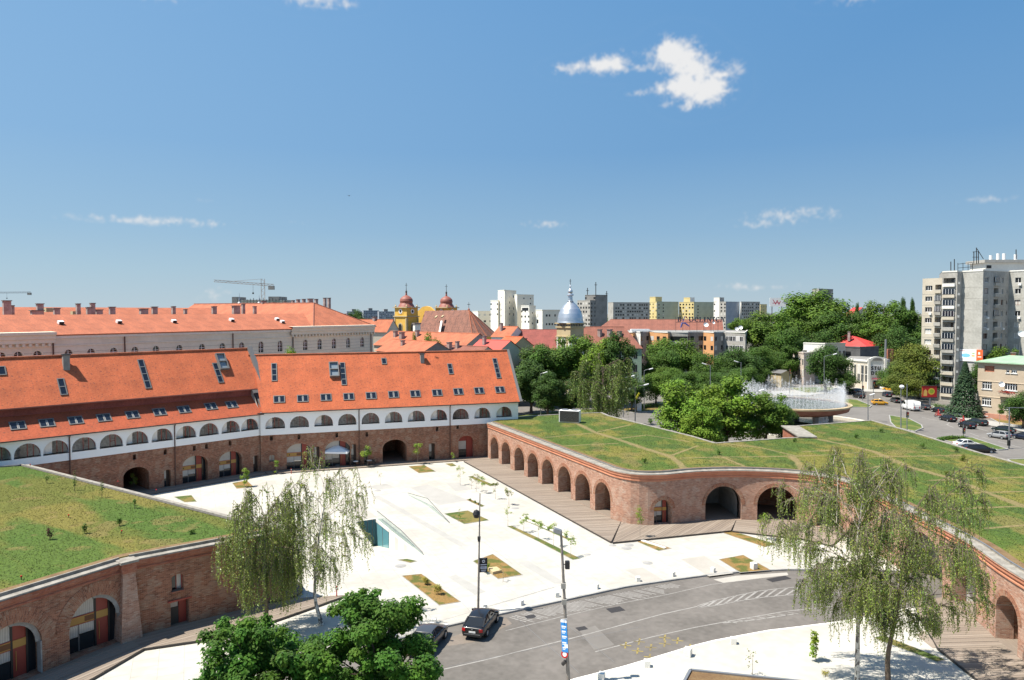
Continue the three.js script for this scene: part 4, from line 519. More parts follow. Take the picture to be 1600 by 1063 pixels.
function lunette(parent, path, s, seed) {
  const o = { s, w: 2.75, base: 6.62, spring: 6.95, rise: 1.32 }, w = new THREE.Group(); w.name = 'window'; parent.add(w); path.frame(s, -0.38, 0).decompose(w.position, w.quaternion, w.scale); const a = archTop(o), r = rng(seed + 40);
  put(panel(-o.w / 2, o.w / 2, o.base, 99, a, 0, 0.012), 'pane', M.pane, w);
  const g = new MB(), n = 14; for (let k = 0; k < n; k++) { const x = -o.w / 2 * Math.cos(Math.PI * k / n), y = -o.w / 2 * Math.cos(Math.PI * (k + 1) / n); g.bar(V(x * 0.985, a(x) - 0.03, 0.03), V(y * 0.985, a(y) - 0.03, 0.03), 0.06, 0.06); } stuff(g.build('frame', M.redFrame, w));
  if (r() < 0.75) put(panel(-o.w / 2 + 0.05, -0.15 - r() * 0.3, o.base + 0.02, 99, (x) => a(x) - 0.06, -0.16, 0.01), 'pale_panel', M.vaultLight ??= std(0.74, 0.71, 0.66, 0.9), w); const m0 = -0.1 + r() * 0.35; for (const x of [m0, m0 + 0.62]) put(panel(x - 0.035, x + 0.035, o.base, a(x) - 0.02, null, 0.05, 0.08), 'mullion', M.redFrame, w); if (r() < 0.3) put(panel(m0, m0 + 0.62, 7.3, 7.36, null, 0.05, 0.08), 'transom', M.redFrame, w);  // pale panel added to brighten the window; stands for light off the vault
  put(panel(-o.w / 2 - 0.02, o.w / 2 + 0.02, o.base - 0.07, o.base, null, 0.46, 0.5), 'sill', M.iron, w); return o;
}
function wing(label, path, op, lun, eave) {
  const b = thing('tiled_range', label, 'building');
  const lo = lun.map((u, i) => { const s = typeof u === 'number' ? path.sOf(u, 655) : u.s; return lunette(b, path, s, i); });
  wallFace(path, 0, 5.62, op.map((o) => o.o), { step: 4, depth: 0.9 }).build('brick_wall', M.brick, b);
  wallFace(path, 5.62, eave, lo, { step: 4, depth: 0.42, off: 0.07 }).build('white_wall', M.white, b); ribbon(path, [[0, 5.6], [0.07, 5.62]]).build('plaster_edge', M.white, b);
  // gallery behind the half-round windows
  const g = new MB(), I = (s, o, y) => path.at(s, o, y), L = path.len; g.quad(I(0, -3.0, 6.3), I(L, -3.0, 6.3), I(L, -3.0, eave), I(0, -3.0, eave)); g.build('gallery_wall', M.fresco, b); const f = new MB(); f.quad(I(0, -0.36, 6.3), I(L, -0.36, 6.3), I(L, -3.0, 6.3), I(0, -3.0, 6.3)); f.quad(I(0, -3.0, eave - 0.1), I(L, -3.0, eave - 0.1), I(L, -0.36, eave - 0.1), I(0, -0.36, eave - 0.1)); for (const s of [0.02, L - 0.02]) f.quad(I(s, -0.36, 6.3), I(s, -3.0, 6.3), I(s, -3.0, eave), I(s, -0.36, eave)); f.build('gallery_lining', M.interior, b);
  for (let i = 0; i + 1 < lo.length; i++) { const s = (lo[i].s + lo[i + 1].s) / 2; new MB().box(0, 0, 0, 0.1, 0.1, 0.1); const p = new MB(); const A = I(s - 0.15, -0.5, 6.3), B = I(s + 0.15, -0.5, 6.3), C = I(s + 0.15, -3.0, 6.3), D = I(s - 0.15, -3.0, 6.3), up = (q) => V(q.x, eave - 0.1, q.z); p.quad(A, B, up(B), up(A)); p.quad(B, C, up(C), up(B)); p.quad(D, A, up(A), up(D)); p.build('gallery_pier', M.interior, b); }
  for (const { o, kind } of op) {
    if (o.rise > 0.3) stuff(archRing(path, o, 0.38, 0.02).build('arch_ring', M.brick, b));
    if (kind === 'shop') { shopFront(b, path, o, 0.7); } else if (kind === 'pass') niche(b, path, o, 0.9, 9, M.brick); else if (kind === 'slot') niche(b, path, o, 0.3, 0.5, M.brick);
    else { niche(b, path, o, 0.9, 0.8, M.brick); const mx = path.frame(o.s, -0.6, 0), w = o.w; if (kind === 'window') { put(panel(-w / 2, w / 2, o.base, 99, archTop(o), 0, 0.04), 'pane', M.pale_panel, b, mx); put(panel(-0.03, 0.03, o.base, o.spring, null, 0.04, 0.06), 'mullion', M.redFrame, b, mx); } else { put(panel(-w / 2, w * 0.05, o.base + (o.spring - o.base) * 0.5, o.spring, null, 0, 0.04), 'pane', M.pale_panel, b, mx); put(panel(-w / 2, w * 0.05, o.base, o.base + (o.spring - o.base) * 0.48, null, 0, 0.04), 'pane', M.glassDark, b, mx); put(panel(w * 0.08, w / 2, o.base, 99, archTop(o), -0.02, 0.05), 'door', kind === 'red' ? M.red : M.openingDark, b, mx); if (kind === 'red') put(panel(-w / 2, w * 0.05, o.spring, 99, archTop(o), 0, 0.05), 'door', M.red, b, mx); } }  // dark leaf: shade of an open doorway put into its colour
  }
  return b;
}
const OP = (path, u0, u1, apex, kind, base = 0.2, v = 735) => { const a = path.sOf(u0, v), b = path.sOf(u1, v), w = b - a, rise = kind === 'door' || kind === 'window' ? 0.15 : Math.min(w * 0.36, apex - base - 0.5); return { o: { s: (a + b) / 2, w, base, spring: apex - rise, rise }, kind }; };
const slotsAt = (path, list) => list.map(([u, v]) => { const s = path.sOf(u, v), p = path.at(s), y = EYE - (v - HORIZON) * -p.z / FOCAL; return { o: { s, w: 0.42, base: y - 0.35, spring: y + 0.35, rise: 0, depth: 0.3 }, kind: 'slot' }; });
{
  const lw = wing('left wing of the tiled range with a stepped double roof and half-round windows', lwPath, [OP(lwPath, 192, 232.7, 3.55, 'pass'), OP(lwPath, 256, 266.5, 2.55, 'door'), OP(lwPath, 285, 324.6, 3.95, 'shop'), OP(lwPath, 342.4, 377.8, 3.85, 'shop'), OP(lwPath, 396, 404, 2.7, 'door'), ...slotsAt(lwPath, [[210, 716], [258, 708], [303.5, 702], [322.5, 699], [359.5, 694]])], [{ s: lwPath.sOf(0, 655) - 0.4 }, 41, 86, 130, 173, 213.4, 252.6, 290, 326, 360, 390], 8.9);
  const lo = new Slope(lwPath, -0.45, 8.82, 2.75, 11.35), up = new Slope(lwPath, 2.1, 12.4, 6.6, 18.25), L = lwPath.len;
  lo.slab(0, L + 0.4).build('lower_roof', M.tileRed, lw); up.slab(0, L + 1.4).build('upper_roof', M.tile, lw);
  { const p = lwPath, A = p.at(0, -2.75, 11.2), B = p.at(L, -2.75, 11.2), g = new MB().quad(A, B, V(B.x, 12.9, B.z), V(A.x, 12.9, A.z)); g.build('step_wall', M.tileWine, lw); const bk = (s, o, y) => p.at(s, o, y); const e = new MB(); e.quad(bk(L, -13.2, 9), bk(0, -13.2, 9), bk(0, -6.6, 18.2), bk(L, -6.6, 18.2)); e.quad(bk(L, -13.2, 0), bk(0, -13.2, 0), bk(0, -13.2, 9), bk(L, -13.2, 9)); e.build('rear_slope', M.tile, lw); const gb = new MB(), G = (o, y) => V(0, 0, 0).copy(p.at(L, o, y)); gb.tri(G(0, 8.9), G(-13.2, 8.9), G(-6.6, 18.1)); gb.quad(G(0, 0), G(-13.2, 0), G(-13.2, 8.9), G(0, 8.9)); gb.build('gable', M.concrete, lw); }
  const verge = (sl, s, w, th, parent) => { const g = new MB(); g.bar(sl.P(s, -0.05, 0.06), sl.P(s, sl.len + 0.1, 0.06), w, th); g.build('verge', M.lead, parent); };
  verge(up, L + 1.7, 0.7, 0.7, lw); verge(lo, L + 0.7, 0.6, 0.6, lw);
  new MB().tube([up.P(0, up.len, 0.02), up.P(L + 1.4, up.len, 0.02)], [0.15, 0.15], 6).build('ridge', M.tileOld, lw);
  const gut = (path, y, s0, s1, parent) => new MB().bar(path.at(s0, 0.52, y), path.at(s1, 0.52, y), 0.14, 0.14).build('gutter', M.iron, parent); gut(lwPath, 8.78, 0, L + 0.3, lw); new MB().bar(up.P(0, -0.06, -0.05), up.P(L + 1.4, -0.06, -0.05), 0.14, 0.16).build('gutter', M.copperRed, lw);
  const pipe = (path, u, y1, parent) => { const s = path.sOf(u, 700); new MB().tube([path.at(s, 0.16, 0.1), path.at(s, 0.16, y1 - 0.35), path.at(s, 0.45, y1 - 0.05)], [0.075, 0.075, 0.075], 7).build('downpipe', M.pipe, parent); }; pipe(lwPath, 108, 8.75, lw); pipe(lwPath, 272.5, 8.75, lw);
  [[103, 890], [265, 875], [425, 860], [582, 845], [740, 828], [890, 812], [1027, 798], [1175, 780], [1290, 770]].forEach(([x, y]) => { const [s, d] = lo.hit(x / 3.5425, 420 + y / 3.5425); skylight(lw, lo, s, Math.max(0.5, d), 1.55, 1.25, 2); });
  for (const [x, y, h, n] of [[822, 662, 4.7, 4], [1224, 630, 3.4, 3], [354, 698, 2.4, 2], [14, 588, 1.2, 1]]) { const [s, d] = up.hit(x / 3.5425, 420 + y / 3.5425); skylight(lw, up, s, d, 0.72, h, -n); } { const [s, d] = up.hit(1240 / 3.5425, 420 + 560 / 3.5425); skylight(lw, up, s, d, 1.25, 2.7, -2, { pale: true, raise: 0.45 }); }
  { const [s, d] = up.hit(357 / 3.5425, 420 + 553 / 3.5425), p = up.P(s, d); const c = new THREE.Group(); c.name = 'chimney'; lw.add(c); new MB().box(p.x, p.y + 0.75, p.z - 0.3, 0.75, 2.0, 0.75, 0.75).build('shaft', M.concreteDark, c); new MB().box(p.x, p.y + 1.8, p.z - 0.3, 0.95, 0.14, 0.95, 0.75).build('cap', M.iron, c); }

  const rw = wing('right wing of the tiled range with orange roof and row of half-round windows', rwPath, [OP(rwPath, 421, 429, 2.6, 'window', 1.6), OP(rwPath, 448, 487.5, 4.1, 'shop'), OP(rwPath, 489.6, 499.5, 3.5, 'door'), OP(rwPath, 508, 547.3, 4.2, 'shop'), OP(rwPath, 548.6, 557, 3.5, 'door'), OP(rwPath, 568.7, 575.6, 2.9, 'door'), OP(rwPath, 598, 635.6, 3.85, 'pass'), OP(rwPath, 670, 680, 2.9, 'door'), OP(rwPath, 716.5, 740, 3.8, 'red'), ...slotsAt(rwPath, [[424, 686], [467, 684], [526, 681], [573, 680], [683, 671.5], [715, 668]])], [429.7, 467.6, 505.5, 542.4, 578.8, 615, 650.5, 685.6, 719.8, 753.6, 787.5], 9.12);
  const R = new Slope(rwPath, -0.45, 9.04, 6.1, 17.25), LR = rwPath.len; R.slab(0.2, LR + 0.25, 0.16, -1.2, 0).build('roof', M.tile, rw);
  { const p = rwPath, B = (s, o, y) => p.at(s, o, y), e = new MB(); e.quad(B(LR, -12.2, 9), B(0, -12.2, 9), B(0, -6.1, 17.2), B(LR, -6.1, 17.2)); e.quad(B(LR, -12.2, 0), B(0, -12.2, 0), B(0, -12.2, 9), B(LR, -12.2, 9)); e.build('rear_slope', M.tile, rw); const gb = new MB(); gb.tri(B(LR, 0.05, 9.05), B(LR, -12.2, 9.05), B(LR, -6.1, 17.1)); gb.quad(B(LR, 0.05, 0), B(LR, -12.2, 0), B(LR, -12.2, 9.05), B(LR, 0.05, 9.05)); gb.build('gable', M.white, rw); }
  verge(R, LR + 0.35, 0.42, 0.26, rw); new MB().tube([R.P(-1.6, R.len, 0.02), R.P(LR + 0.25, R.len, 0.02)], [0.15, 0.15], 6).build('ridge', M.tileOld, rw); gut(rwPath, 8.98, -0.4, LR + 0.2, rw); pipe(rwPath, 561, 8.95, rw); pipe(rwPath, 703, 8.95, rw);
  [[181, 674], [300, 670], [417, 664], [532, 660], [645, 655], [758, 649], [868, 645], [978, 640], [1085, 634], [1190, 629], [1295, 624]].forEach(([x, y]) => { const [s, d] = R.hit(380 + x / 3.22, 420 + y / 3.22); skylight(rw, R, s, d, 1.55, 1.15, 2); });
  for (const [x, y, h, n] of [[157, 565, 3.2, 3], [508, 585, 4.2, 4], [710, 480, 1.1, 1], [1047, 530, 2.0, 2], [1287, 551, 4.0, 4]]) { const [s, d] = R.hit(380 + x / 3.22, 420 + y / 3.22); skylight(rw, R, s, d, 0.72, h, -n); } { const [s, d] = R.hit(380 + 459 / 3.22, 420 + 546 / 3.22); skylight(rw, R, s, d, 1.35, 2.6, -2, { pale: true, raise: 0.45 }); }
  { const [s, d] = R.hit(380 + 899 / 3.22, 420 + 476 / 3.22), p = R.P(s, d); const c = new THREE.Group(); c.name = 'chimney'; rw.add(c); new MB().box(p.x, p.y + 0.6, p.z - 0.3, 0.6, 1.8, 0.6, 0.36).build('shaft', M.concreteDark, c); new MB().box(p.x, p.y + 1.55, p.z - 0.3, 0.8, 0.12, 0.8, 0.36).build('cap', M.iron, c); }
  // paved timber walk along the foot of both wings
  deck('deck', [rwPath.at(0.5, 0.05), rwPath.at(LR - 3.5, 0.05), rwPath.at(LR - 2.5, 2.1), rwPath.at(0.9, 2.1)], [0.935, -0.353], 0.3, 0.24); deck('deck', [lwPath.at(10, 0.05), lwPath.at(L, 0.05), rwPath.at(0.8, 2.0), lwPath.at(L - 1.2, 2.4), lwPath.at(10, 2.4)], [0.687, -0.727], 0.3, 0.24);
}
// ---------------------------------------------------------------- trees and plants
class Leaves {                                            // loose leaf faces with their own tint
  constructor() { this.p = []; this.n = []; this.c = []; this.t = []; }
  leaf(x, y, z, dx, dy, dz, nx, ny, nz, len, wid, tint) { // base point, direction, facing
    let sx = dy * nz - dz * ny, sy = dz * nx - dx * nz, sz = dx * ny - dy * nx; const l = Math.hypot(sx, sy, sz) || 1; sx /= l; sy /= l; sz /= l; const mx = x + dx * len * 0.5, my = y + dy * len * 0.5, mz = z + dz * len * 0.5, tx = x + dx * len, ty = y + dy * len, tz = z + dz * len, w = wid / 2, k = wid * 0.12;
    this.p.push(x, y, z, mx + sx * w + nx * k, my + sy * w + ny * k, mz + sz * w + nz * k, tx, ty, tz, x, y, z, tx, ty, tz, mx - sx * w + nx * k, my - sy * w + ny * k, mz - sz * w + nz * k);
    for (let i = 0; i < 6; i++) { this.n.push(nx, ny, nz); this.c.push(tint[0], tint[1], tint[2]); this.t.push(0, 0); }
  }
  build(name, mat, parent) { const g = new THREE.BufferGeometry(); g.setAttribute('position', new THREE.Float32BufferAttribute(this.p, 3)); g.setAttribute('normal', new THREE.Float32BufferAttribute(this.n, 3)); g.setAttribute('color', new THREE.Float32BufferAttribute(this.c, 3)); g.setAttribute('uv', new THREE.Float32BufferAttribute(this.t, 2)); return place(new THREE.Mesh(g, mat), parent, name); }
}
function dirOn(r) { const z = r() * 2 - 1, a = r() * 6.2832, s = Math.sqrt(1 - z * z); return [s * Math.cos(a), z, s * Math.sin(a)]; }
function tintOf(r, spread = 0.3) { const b = 1 - spread / 2 + spread * r(), w = (r() - 0.5) * spread * 0.7; return [b * (1 + w), b, b * (1 - w)]; }
// leaves in blobs [[cx, cy, cz, rx, ry, rz], ...]; each blob thick at its skin
function leafBlob(blobs, count, size, seed, { out = null, droop = 0, wide = 0.6, spread = 0.3, shell = 0.5 } = {}) {
  const L = out ?? new Leaves(), r = rng(seed), vol = blobs.map((b) => Math.pow(b[3] * b[4] * b[5], 0.67)), tot = vol.reduce((a, b) => a + b, 0);
  blobs.forEach((b, i) => { const n = Math.round(count * vol[i] / tot), base = tintOf(r, spread); for (let k = 0; k < n; k++) {
    const d = dirOn(r), q = Math.pow(r(), shell) * (0.86 + 0.28 * r()), x = b[0] + d[0] * b[3] * q, y = b[1] + d[1] * b[4] * q, z = b[2] + d[2] * b[5] * q; let nx = d[0] * 0.6 + (r() - 0.5), ny = d[1] * 0.6 + 0.55 + (r() - 0.5) * 0.9, nz = d[2] * 0.6 + (r() - 0.5); let l = Math.hypot(nx, ny, nz) || 1; nx /= l; ny /= l; nz /= l;
    let e = dirOn(r); e[1] -= droop; const dot = e[0] * nx + e[1] * ny + e[2] * nz; e = [e[0] - dot * nx, e[1] - dot * ny, e[2] - dot * nz]; l = Math.hypot(...e) || 1; const s = size * (0.65 + 0.7 * r()), t = tintOf(r, spread * 0.8); L.leaf(x, y, z, e[0] / l, e[1] / l, e[2] / l, nx, ny, nz, s, s * wide, [t[0] * base[0], t[1] * base[1], t[2] * base[2]]); } }); return L;
}
// ---------------------------------------------------------------- the town behind
const hAt = (v, z) => EYE + (HORIZON - v) * z / FOCAL, gp = (u, z) => [(u - 800) / FOCAL * z, -z];
const PANE = new THREE.BoxGeometry(1, 1, 1);
// windows as pieces on one wall edge: rows of {x (0..1), y, w, h}; frame adds a pale surround
function windowsOn(parent, path, list, { mat = M.glassDark, frame = null, off = 0.02, name = 'window' } = {}) {
  for (const { s, y, w, h, m } of list) { const g = new THREE.Mesh(PANE, m ?? (HASH[Math.round(s * 37 + y * 91) & 65535] < 0.22 ? M.curtain : mat)), q = path.frame(s, off, y); q.decompose(g.position, g.quaternion, g.scale); g.scale.set(w, h, 0.06); place(g, parent, name); if (frame) { const f = new THREE.Mesh(PANE, frame); f.name = 'frame'; f.scale.set(1.22, 1.14, 0.6); f.position.set(0, 0, -0.3); g.add(f); for (const x of w > 1.6 ? [-0.17, 0.17] : [0]) { const b = new THREE.Mesh(PANE, frame); b.name = 'glazing_bar'; b.scale.set(0.08 / w, 1, 0.4); b.position.set(x, 0, 0.4); g.add(b); } } }
}
const gridOf = (path, cols, rows, y0, dy, w, h, { skip = 0, seed = 1, from = 0.08, to = 0.92 } = {}) => { const r = rng(seed), out = []; for (let j = 0; j < rows; j++) for (let i = 0; i < cols; i++) if (r() >= skip) out.push({ s: path.len * lerp(from, to, cols === 1 ? 0.5 : i / (cols - 1)), y: y0 + j * dy, w: w * (0.85 + 0.3 * r()), h }); return out; };
// block with a corner towards us: left face uL..uC, right face uC..uR
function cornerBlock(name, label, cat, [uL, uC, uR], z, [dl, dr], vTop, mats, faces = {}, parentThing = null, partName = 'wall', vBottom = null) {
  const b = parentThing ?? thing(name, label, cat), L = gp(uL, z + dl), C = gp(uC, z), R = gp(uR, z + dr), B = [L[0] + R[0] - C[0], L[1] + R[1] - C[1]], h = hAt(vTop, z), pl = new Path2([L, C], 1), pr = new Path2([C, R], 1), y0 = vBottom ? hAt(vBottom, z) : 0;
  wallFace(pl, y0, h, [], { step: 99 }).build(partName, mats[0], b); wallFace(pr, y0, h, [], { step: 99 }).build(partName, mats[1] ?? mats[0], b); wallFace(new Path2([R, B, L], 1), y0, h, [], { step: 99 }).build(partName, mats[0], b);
  new MB().poly([L, C, R, B].map(([x, zz]) => V(x, h - 0.02, zz))).build('roof', mats[2] ?? M.concreteDark, b); for (const p of [pl, pr]) ribbon(p, [[0, h - 0.05], [0.12, h - 0.05], [0.12, h + 0.35], [-0.25, h + 0.35], [-0.25, h - 0.1]]).build('parapet', p === pl ? mats[0] : mats[1] ?? mats[0], b);
  for (const [k, p] of [['l', pl], ['r', pr]]) if (faces[k]) windowsOn(b, p, faces[k](p, h), faces.style ?? {}); return b;
}
// house with ridge parallel to its front wall A-B
function house(name, label, A, B, depth, he, hr, wall, roof, { hipL = 0, hipR = 0, over = 0.4, wins = null, cat = 'house', chimneys = [], gable = null, style = {} } = {}) {
  const b = thing(name, label, cat), p = new Path2([A, B], 1), L = p.len, q = (s, o, y) => p.at(clamp(s, -9, L), o, y), P = (s, o, y) => { const t = p.tan(1), n = p.nor(1); return V(A[0] + t[0] * s + n[0] * o, y, A[1] + t[1] * s + n[1] * o); }, d2 = depth / 2;
  wallFace(p, 0, he, [], { step: 99 }).build('wall', wall, b); const w2 = new MB(); w2.quad(P(L, 0, 0), P(L, -depth, 0), P(L, -depth, he), P(L, 0, he)); w2.quad(P(0, -depth, 0), P(0, 0, 0), P(0, 0, he), P(0, -depth, he)); if (!hipR) w2.tri(P(L, 0, he), P(L, -depth, he), P(L, -d2, hr)); if (!hipL) w2.tri(P(0, -depth, he), P(0, 0, he), P(0, -d2, hr)); w2.quad(P(L, -depth, 0), P(0, -depth, 0), P(0, -depth, he), P(L, -depth, he)); w2.build('side_wall', gable ?? wall, b);
  const drop = over * (hr - he) / d2, e = he - drop + 0.05, ex = 0.25, r0 = hipL ? hipL : -ex, r1 = hipR ? L - hipR : L + ex, RA = P(r0, -d2, hr + 0.08), RB = P(r1, -d2, hr + 0.08), x0 = hipL ? -over : -ex, x1 = hipR ? L + over : L + ex, EA = P(x0, over, e), EB = P(x1, over, e), FA = P(x0, -depth - over, e), FB = P(x1, -depth - over, e);
  new MB().quad(EA, EB, RB, RA).build('roof', roof, b); const bk = new MB().quad(FB, FA, RA, RB); if (hipL) bk.tri(FA, EA, RA); if (hipR) bk.tri(EB, FB, RB); bk.build('roof', roof, b); new MB().tube([RA, RB], [0.14, 0.14], 6).build('ridge', roof, b);
  if (wins) windowsOn(b, p, wins(p), style); for (const [s, o, y0, y1, w] of chimneys) chimney(b, P(s, o, y0), y1 - y0, w ?? 0.8); return b;
}
function chimney(parent, p, h, w, mat = M.chimneyA, d = w * 0.8) { const c = new THREE.Group(); c.name = 'chimney'; parent.add(c); c.position.copy(p); c.rotation.y = 0.9; new MB().box(0, h / 2 - 0.6, 0, w, h + 1.2, d).build('shaft', mat, c); new MB().box(0, h + 0.02, 0, w * 1.22, 0.16, d * 1.25).build('cap', M.chimneyB, c); return c; }
M.chimneyA = grainy(256, 3, [0.26, 0.19, 0.17], [0.42, 0.34, 0.31], 4, 5, 1, 0.95); M.chimneyB = std(0.17, 0.14, 0.13, 0.9);

{ // former barracks behind the tiled range
  const b = thing('barracks', 'long cream barracks with orange roof, many chimneys and arched windows', 'building'), A = [-92, -102.7], B = [-36.2, -191.7], p = new Path2([A, B], 1), L = p.len, sP = p.sOf(453, 530), sQ = p.sOf(84, 530);
  const us = [1, 27.7, 57.9, 106.7, 142, 177, 210.3, 243.6, 280, 315.3, 347.2, 377.4, 407.6, 437.5, 477, 499.4, 522, 544, 566], ops = us.map((u) => ({ s: p.sOf(u, 543), w: 1.35, base: 15.0, spring: 16.75, rise: 0.67, depth: 0.3 })), low = ops.map((o) => ({ ...o, base: 10, spring: 11.9 }));
  wallFace(p, 0, 19.6, ops, { step: 20, depth: 0.3 }).build('wall', M.barrack, b);
  ops.forEach((o) => { const w = new THREE.Group(); w.name = 'window'; b.add(w); p.frame(o.s, -0.22, 0).decompose(w.position, w.quaternion, w.scale); put(panel(-o.w / 2, o.w / 2, o.base, 99, archTop(o), 0, 0.04), 'pane', M.glassDark, w); put(panel(-0.05, 0.05, o.base, o.spring + 0.6, null, 0.05, 0.06), 'glazing_bar', M.whitePaint, w); for (const y of [15.8, 16.65]) put(panel(-o.w / 2, o.w / 2, y - 0.05, y + 0.05, null, 0.04, 0.06), 'glazing_bar', M.whitePaint, w); stuff(archRing(p, o, 0.22, 0.06).build('arch_ring', M.barrack, b)); });
  for (const y of [13.4, 18.0]) ribbon(p, [[0, y], [0.12, y + 0.05], [0.12, y + 0.28], [0, y + 0.36]], { step: 99 }).build('string_course', M.barrack, b);
  for (let k = 0; k < 5; k++) ribbon(p, [[0, 14 + k * 0.75], [0.03, 14.02 + k * 0.75], [0.03, 14.06 + k * 0.75], [0, 14.08 + k * 0.75]], { step: 99 }).build('rustication', M.cream, b);
  ribbon(p, [[0, 19.2], [0.35, 19.5], [0.35, 19.75], [0.5, 19.85], [0.5, 20.0], [-0.2, 20.02]], { step: 99 }).build('eaves_cornice', M.concreteWhite, b);
  for (const [s0, s1] of [[sP, L], [0, sQ]]) { ribbon(p, [[0.02, 18.6], [0.5, 18.7], [0.5, 19.3], [0.7, 19.4], [0.7, 19.95], [0.95, 20.1], [0.95, 20.55], [-0.6, 20.6]], { s0, s1, step: 99 }).build('pavilion_cornice', M.barrack, b); for (let s = s0 + 0.5; s < s1; s += 1.0) { const g = new THREE.Mesh(PANE, M.barrack); p.frame(s, 0.3, 18.4).decompose(g.position, g.quaternion, g.scale); g.scale.set(0.4, 0.5, 0.5); place(g, b, 'bracket'); } }
  for (const u of [82, 194, 363, 457, 579]) { const s = Math.min(p.sOf(u, 540), L - 0.3); new MB().tube([p.at(s, 0.2, 0), p.at(s, 0.2, 19.4)], [0.12, 0.12], 6).build('downpipe', M.pipe, b); }
  const main = new Slope(p, -0.6, 20.05, 9, 23.45); main.slab(-2, L - 8, 0.2).build('roof', M.tileOld, b); const back = new MB(), Q = (s, o, y) => p.at(s, o, y); back.quad(Q(L, -18, 20), Q(0, -18, 20), Q(0, -9, 23.45), Q(L, -9, 23.45)); back.build('roof', M.tileOld, b);
  // end range with its hip, and the rear range across the court
  const P = (s, o, y) => { const t = p.tan(1), n = p.nor(1); return V(A[0] + t[0] * s + n[0] * o, y, A[1] + t[1] * s + n[1] * o); }, e = 20.1; const R0 = P(L - 10.5, -10.5, 26.2), R1 = P(L - 10.5, -60, 26.2); const hip = new MB(); hip.tri(P(L - 21, 0.6, e), P(L + 0.6, 0.6, e), R0); hip.quad(P(L + 0.6, 0.6, e), P(L + 0.6, -60, e), R1, R0); hip.quad(P(L - 21, -60, e), P(L - 21, 0.6, e), R0, R1); hip.build('end_roof', M.tileOld, b);
  const ew = new MB(); ew.quad(P(L, 0, 0), P(L, -60, 0), P(L, -60, 20.1), P(L, 0, 20.1)); ew.quad(P(0, -60, 0), P(0, 0, 0), P(0, 0, 20.1), P(0, -60, 20.1)); ew.build('end_wall', M.barrack, b);
  const rr = new MB(); rr.quad(P(-20, -38, 21), P(L - 12, -38, 21), P(L - 12, -48, 25), P(-20, -48, 25)); rr.quad(P(L - 12, -58, 20), P(-20, -58, 20), P(-20, -48, 25), P(L - 12, -48, 25)); rr.build('rear_roof', M.tileOld, b); for (const [a, c] of [[R0, P(L + 0.6, 0.6, e)], [R0, P(L - 21, 0.6, e)], [R0, R1]]) new MB().tube([a, c], [0.16, 0.16], 5).build('ridge', M.tileRust, b);
  const ch = (u, v0, v1, w, z) => { const q = at(u, v1, z), t = at(u, v0, z); chimney(b, q, t.y - q.y, w * z / FOCAL, M.chimneyA, Math.max(0.7, w * z / FOCAL * 0.55)); }, Z = (u) => lerp(128, 200, clamp(u / 520));
  for (const [x, y0, y1, w] of [[38, 178, 262, 46], [68, 205, 250, 18], [220, 195, 235, 40], [203, 232, 262, 70], [313, 220, 262, 36], [432, 195, 235, 24], [512, 192, 245, 28], [490, 215, 255, 26], [547, 228, 258, 42], [620, 213, 257, 36], [795, 223, 252, 50], [855, 212, 250, 34], [960, 210, 250, 22], [1025, 226, 250, 18], [1185, 210, 250, 30]]) { const u = x / 3.5425; ch(u, 420 + y0 / 3.5425, 420 + y1 / 3.5425, w / 3.5425 * 0.8, Z(u) + 5); }
  for (const [x, y0, y1, w, dz] of [[260, 310, 370, 75, 4], [320, 295, 345, 30, 8], [415, 315, 368, 30, 6], [490, 270, 345, 46, 14], [570, 280, 342, 28, 16], [645, 320, 366, 75, 5], [665, 275, 310, 24, 24], [735, 265, 305, 26, 24], [778, 258, 355, 30, 14], [825, 255, 348, 30, 16], [880, 252, 362, 52, 12], [928, 255, 295, 30, 20], [890, 285, 360, 28, 8], [1000, 245, 300, 26, 16], [1035, 245, 300, 26, 17]]) { const u = 320 + x / 5.333; ch(u, 420 + y0 / 5.333, 420 + y1 / 5.333, w / 5.333 * 0.8, Z(u) + dz); }
  for (const [u, v] of [[95, 507], [186, 505.5], [272, 504.5], [362, 502], [362.5, 502.5], [433, 501], [441.5, 505], [521, 500.5], [504, 504.5]]) { const [s, d] = main.hit(u, v); if (d < 0 || d > 10) continue; const g = new THREE.Group(); g.name = 'roof_vent'; b.add(g); main.frame(s, d, 0.05).decompose(g.position, g.quaternion, g.scale); new MB().box(0, 0.2, 0.25, 0.9, 0.7, 0.5).build('hood', M.whitePaint, g); new MB().box(0, -0.2, 0.25, 0.7, 0.14, 0.4).build('mouth', M.black, g); }
  for (const [u, v] of [[77, 484.5], [118, 489.5]]) { const q = at(u, v, Z(u) + 9); new MB().box(q.x, q.y, q.z, 1.6, 0.8, 1.2, 0.9).build('roof_hatch', M.sand, b); }
}
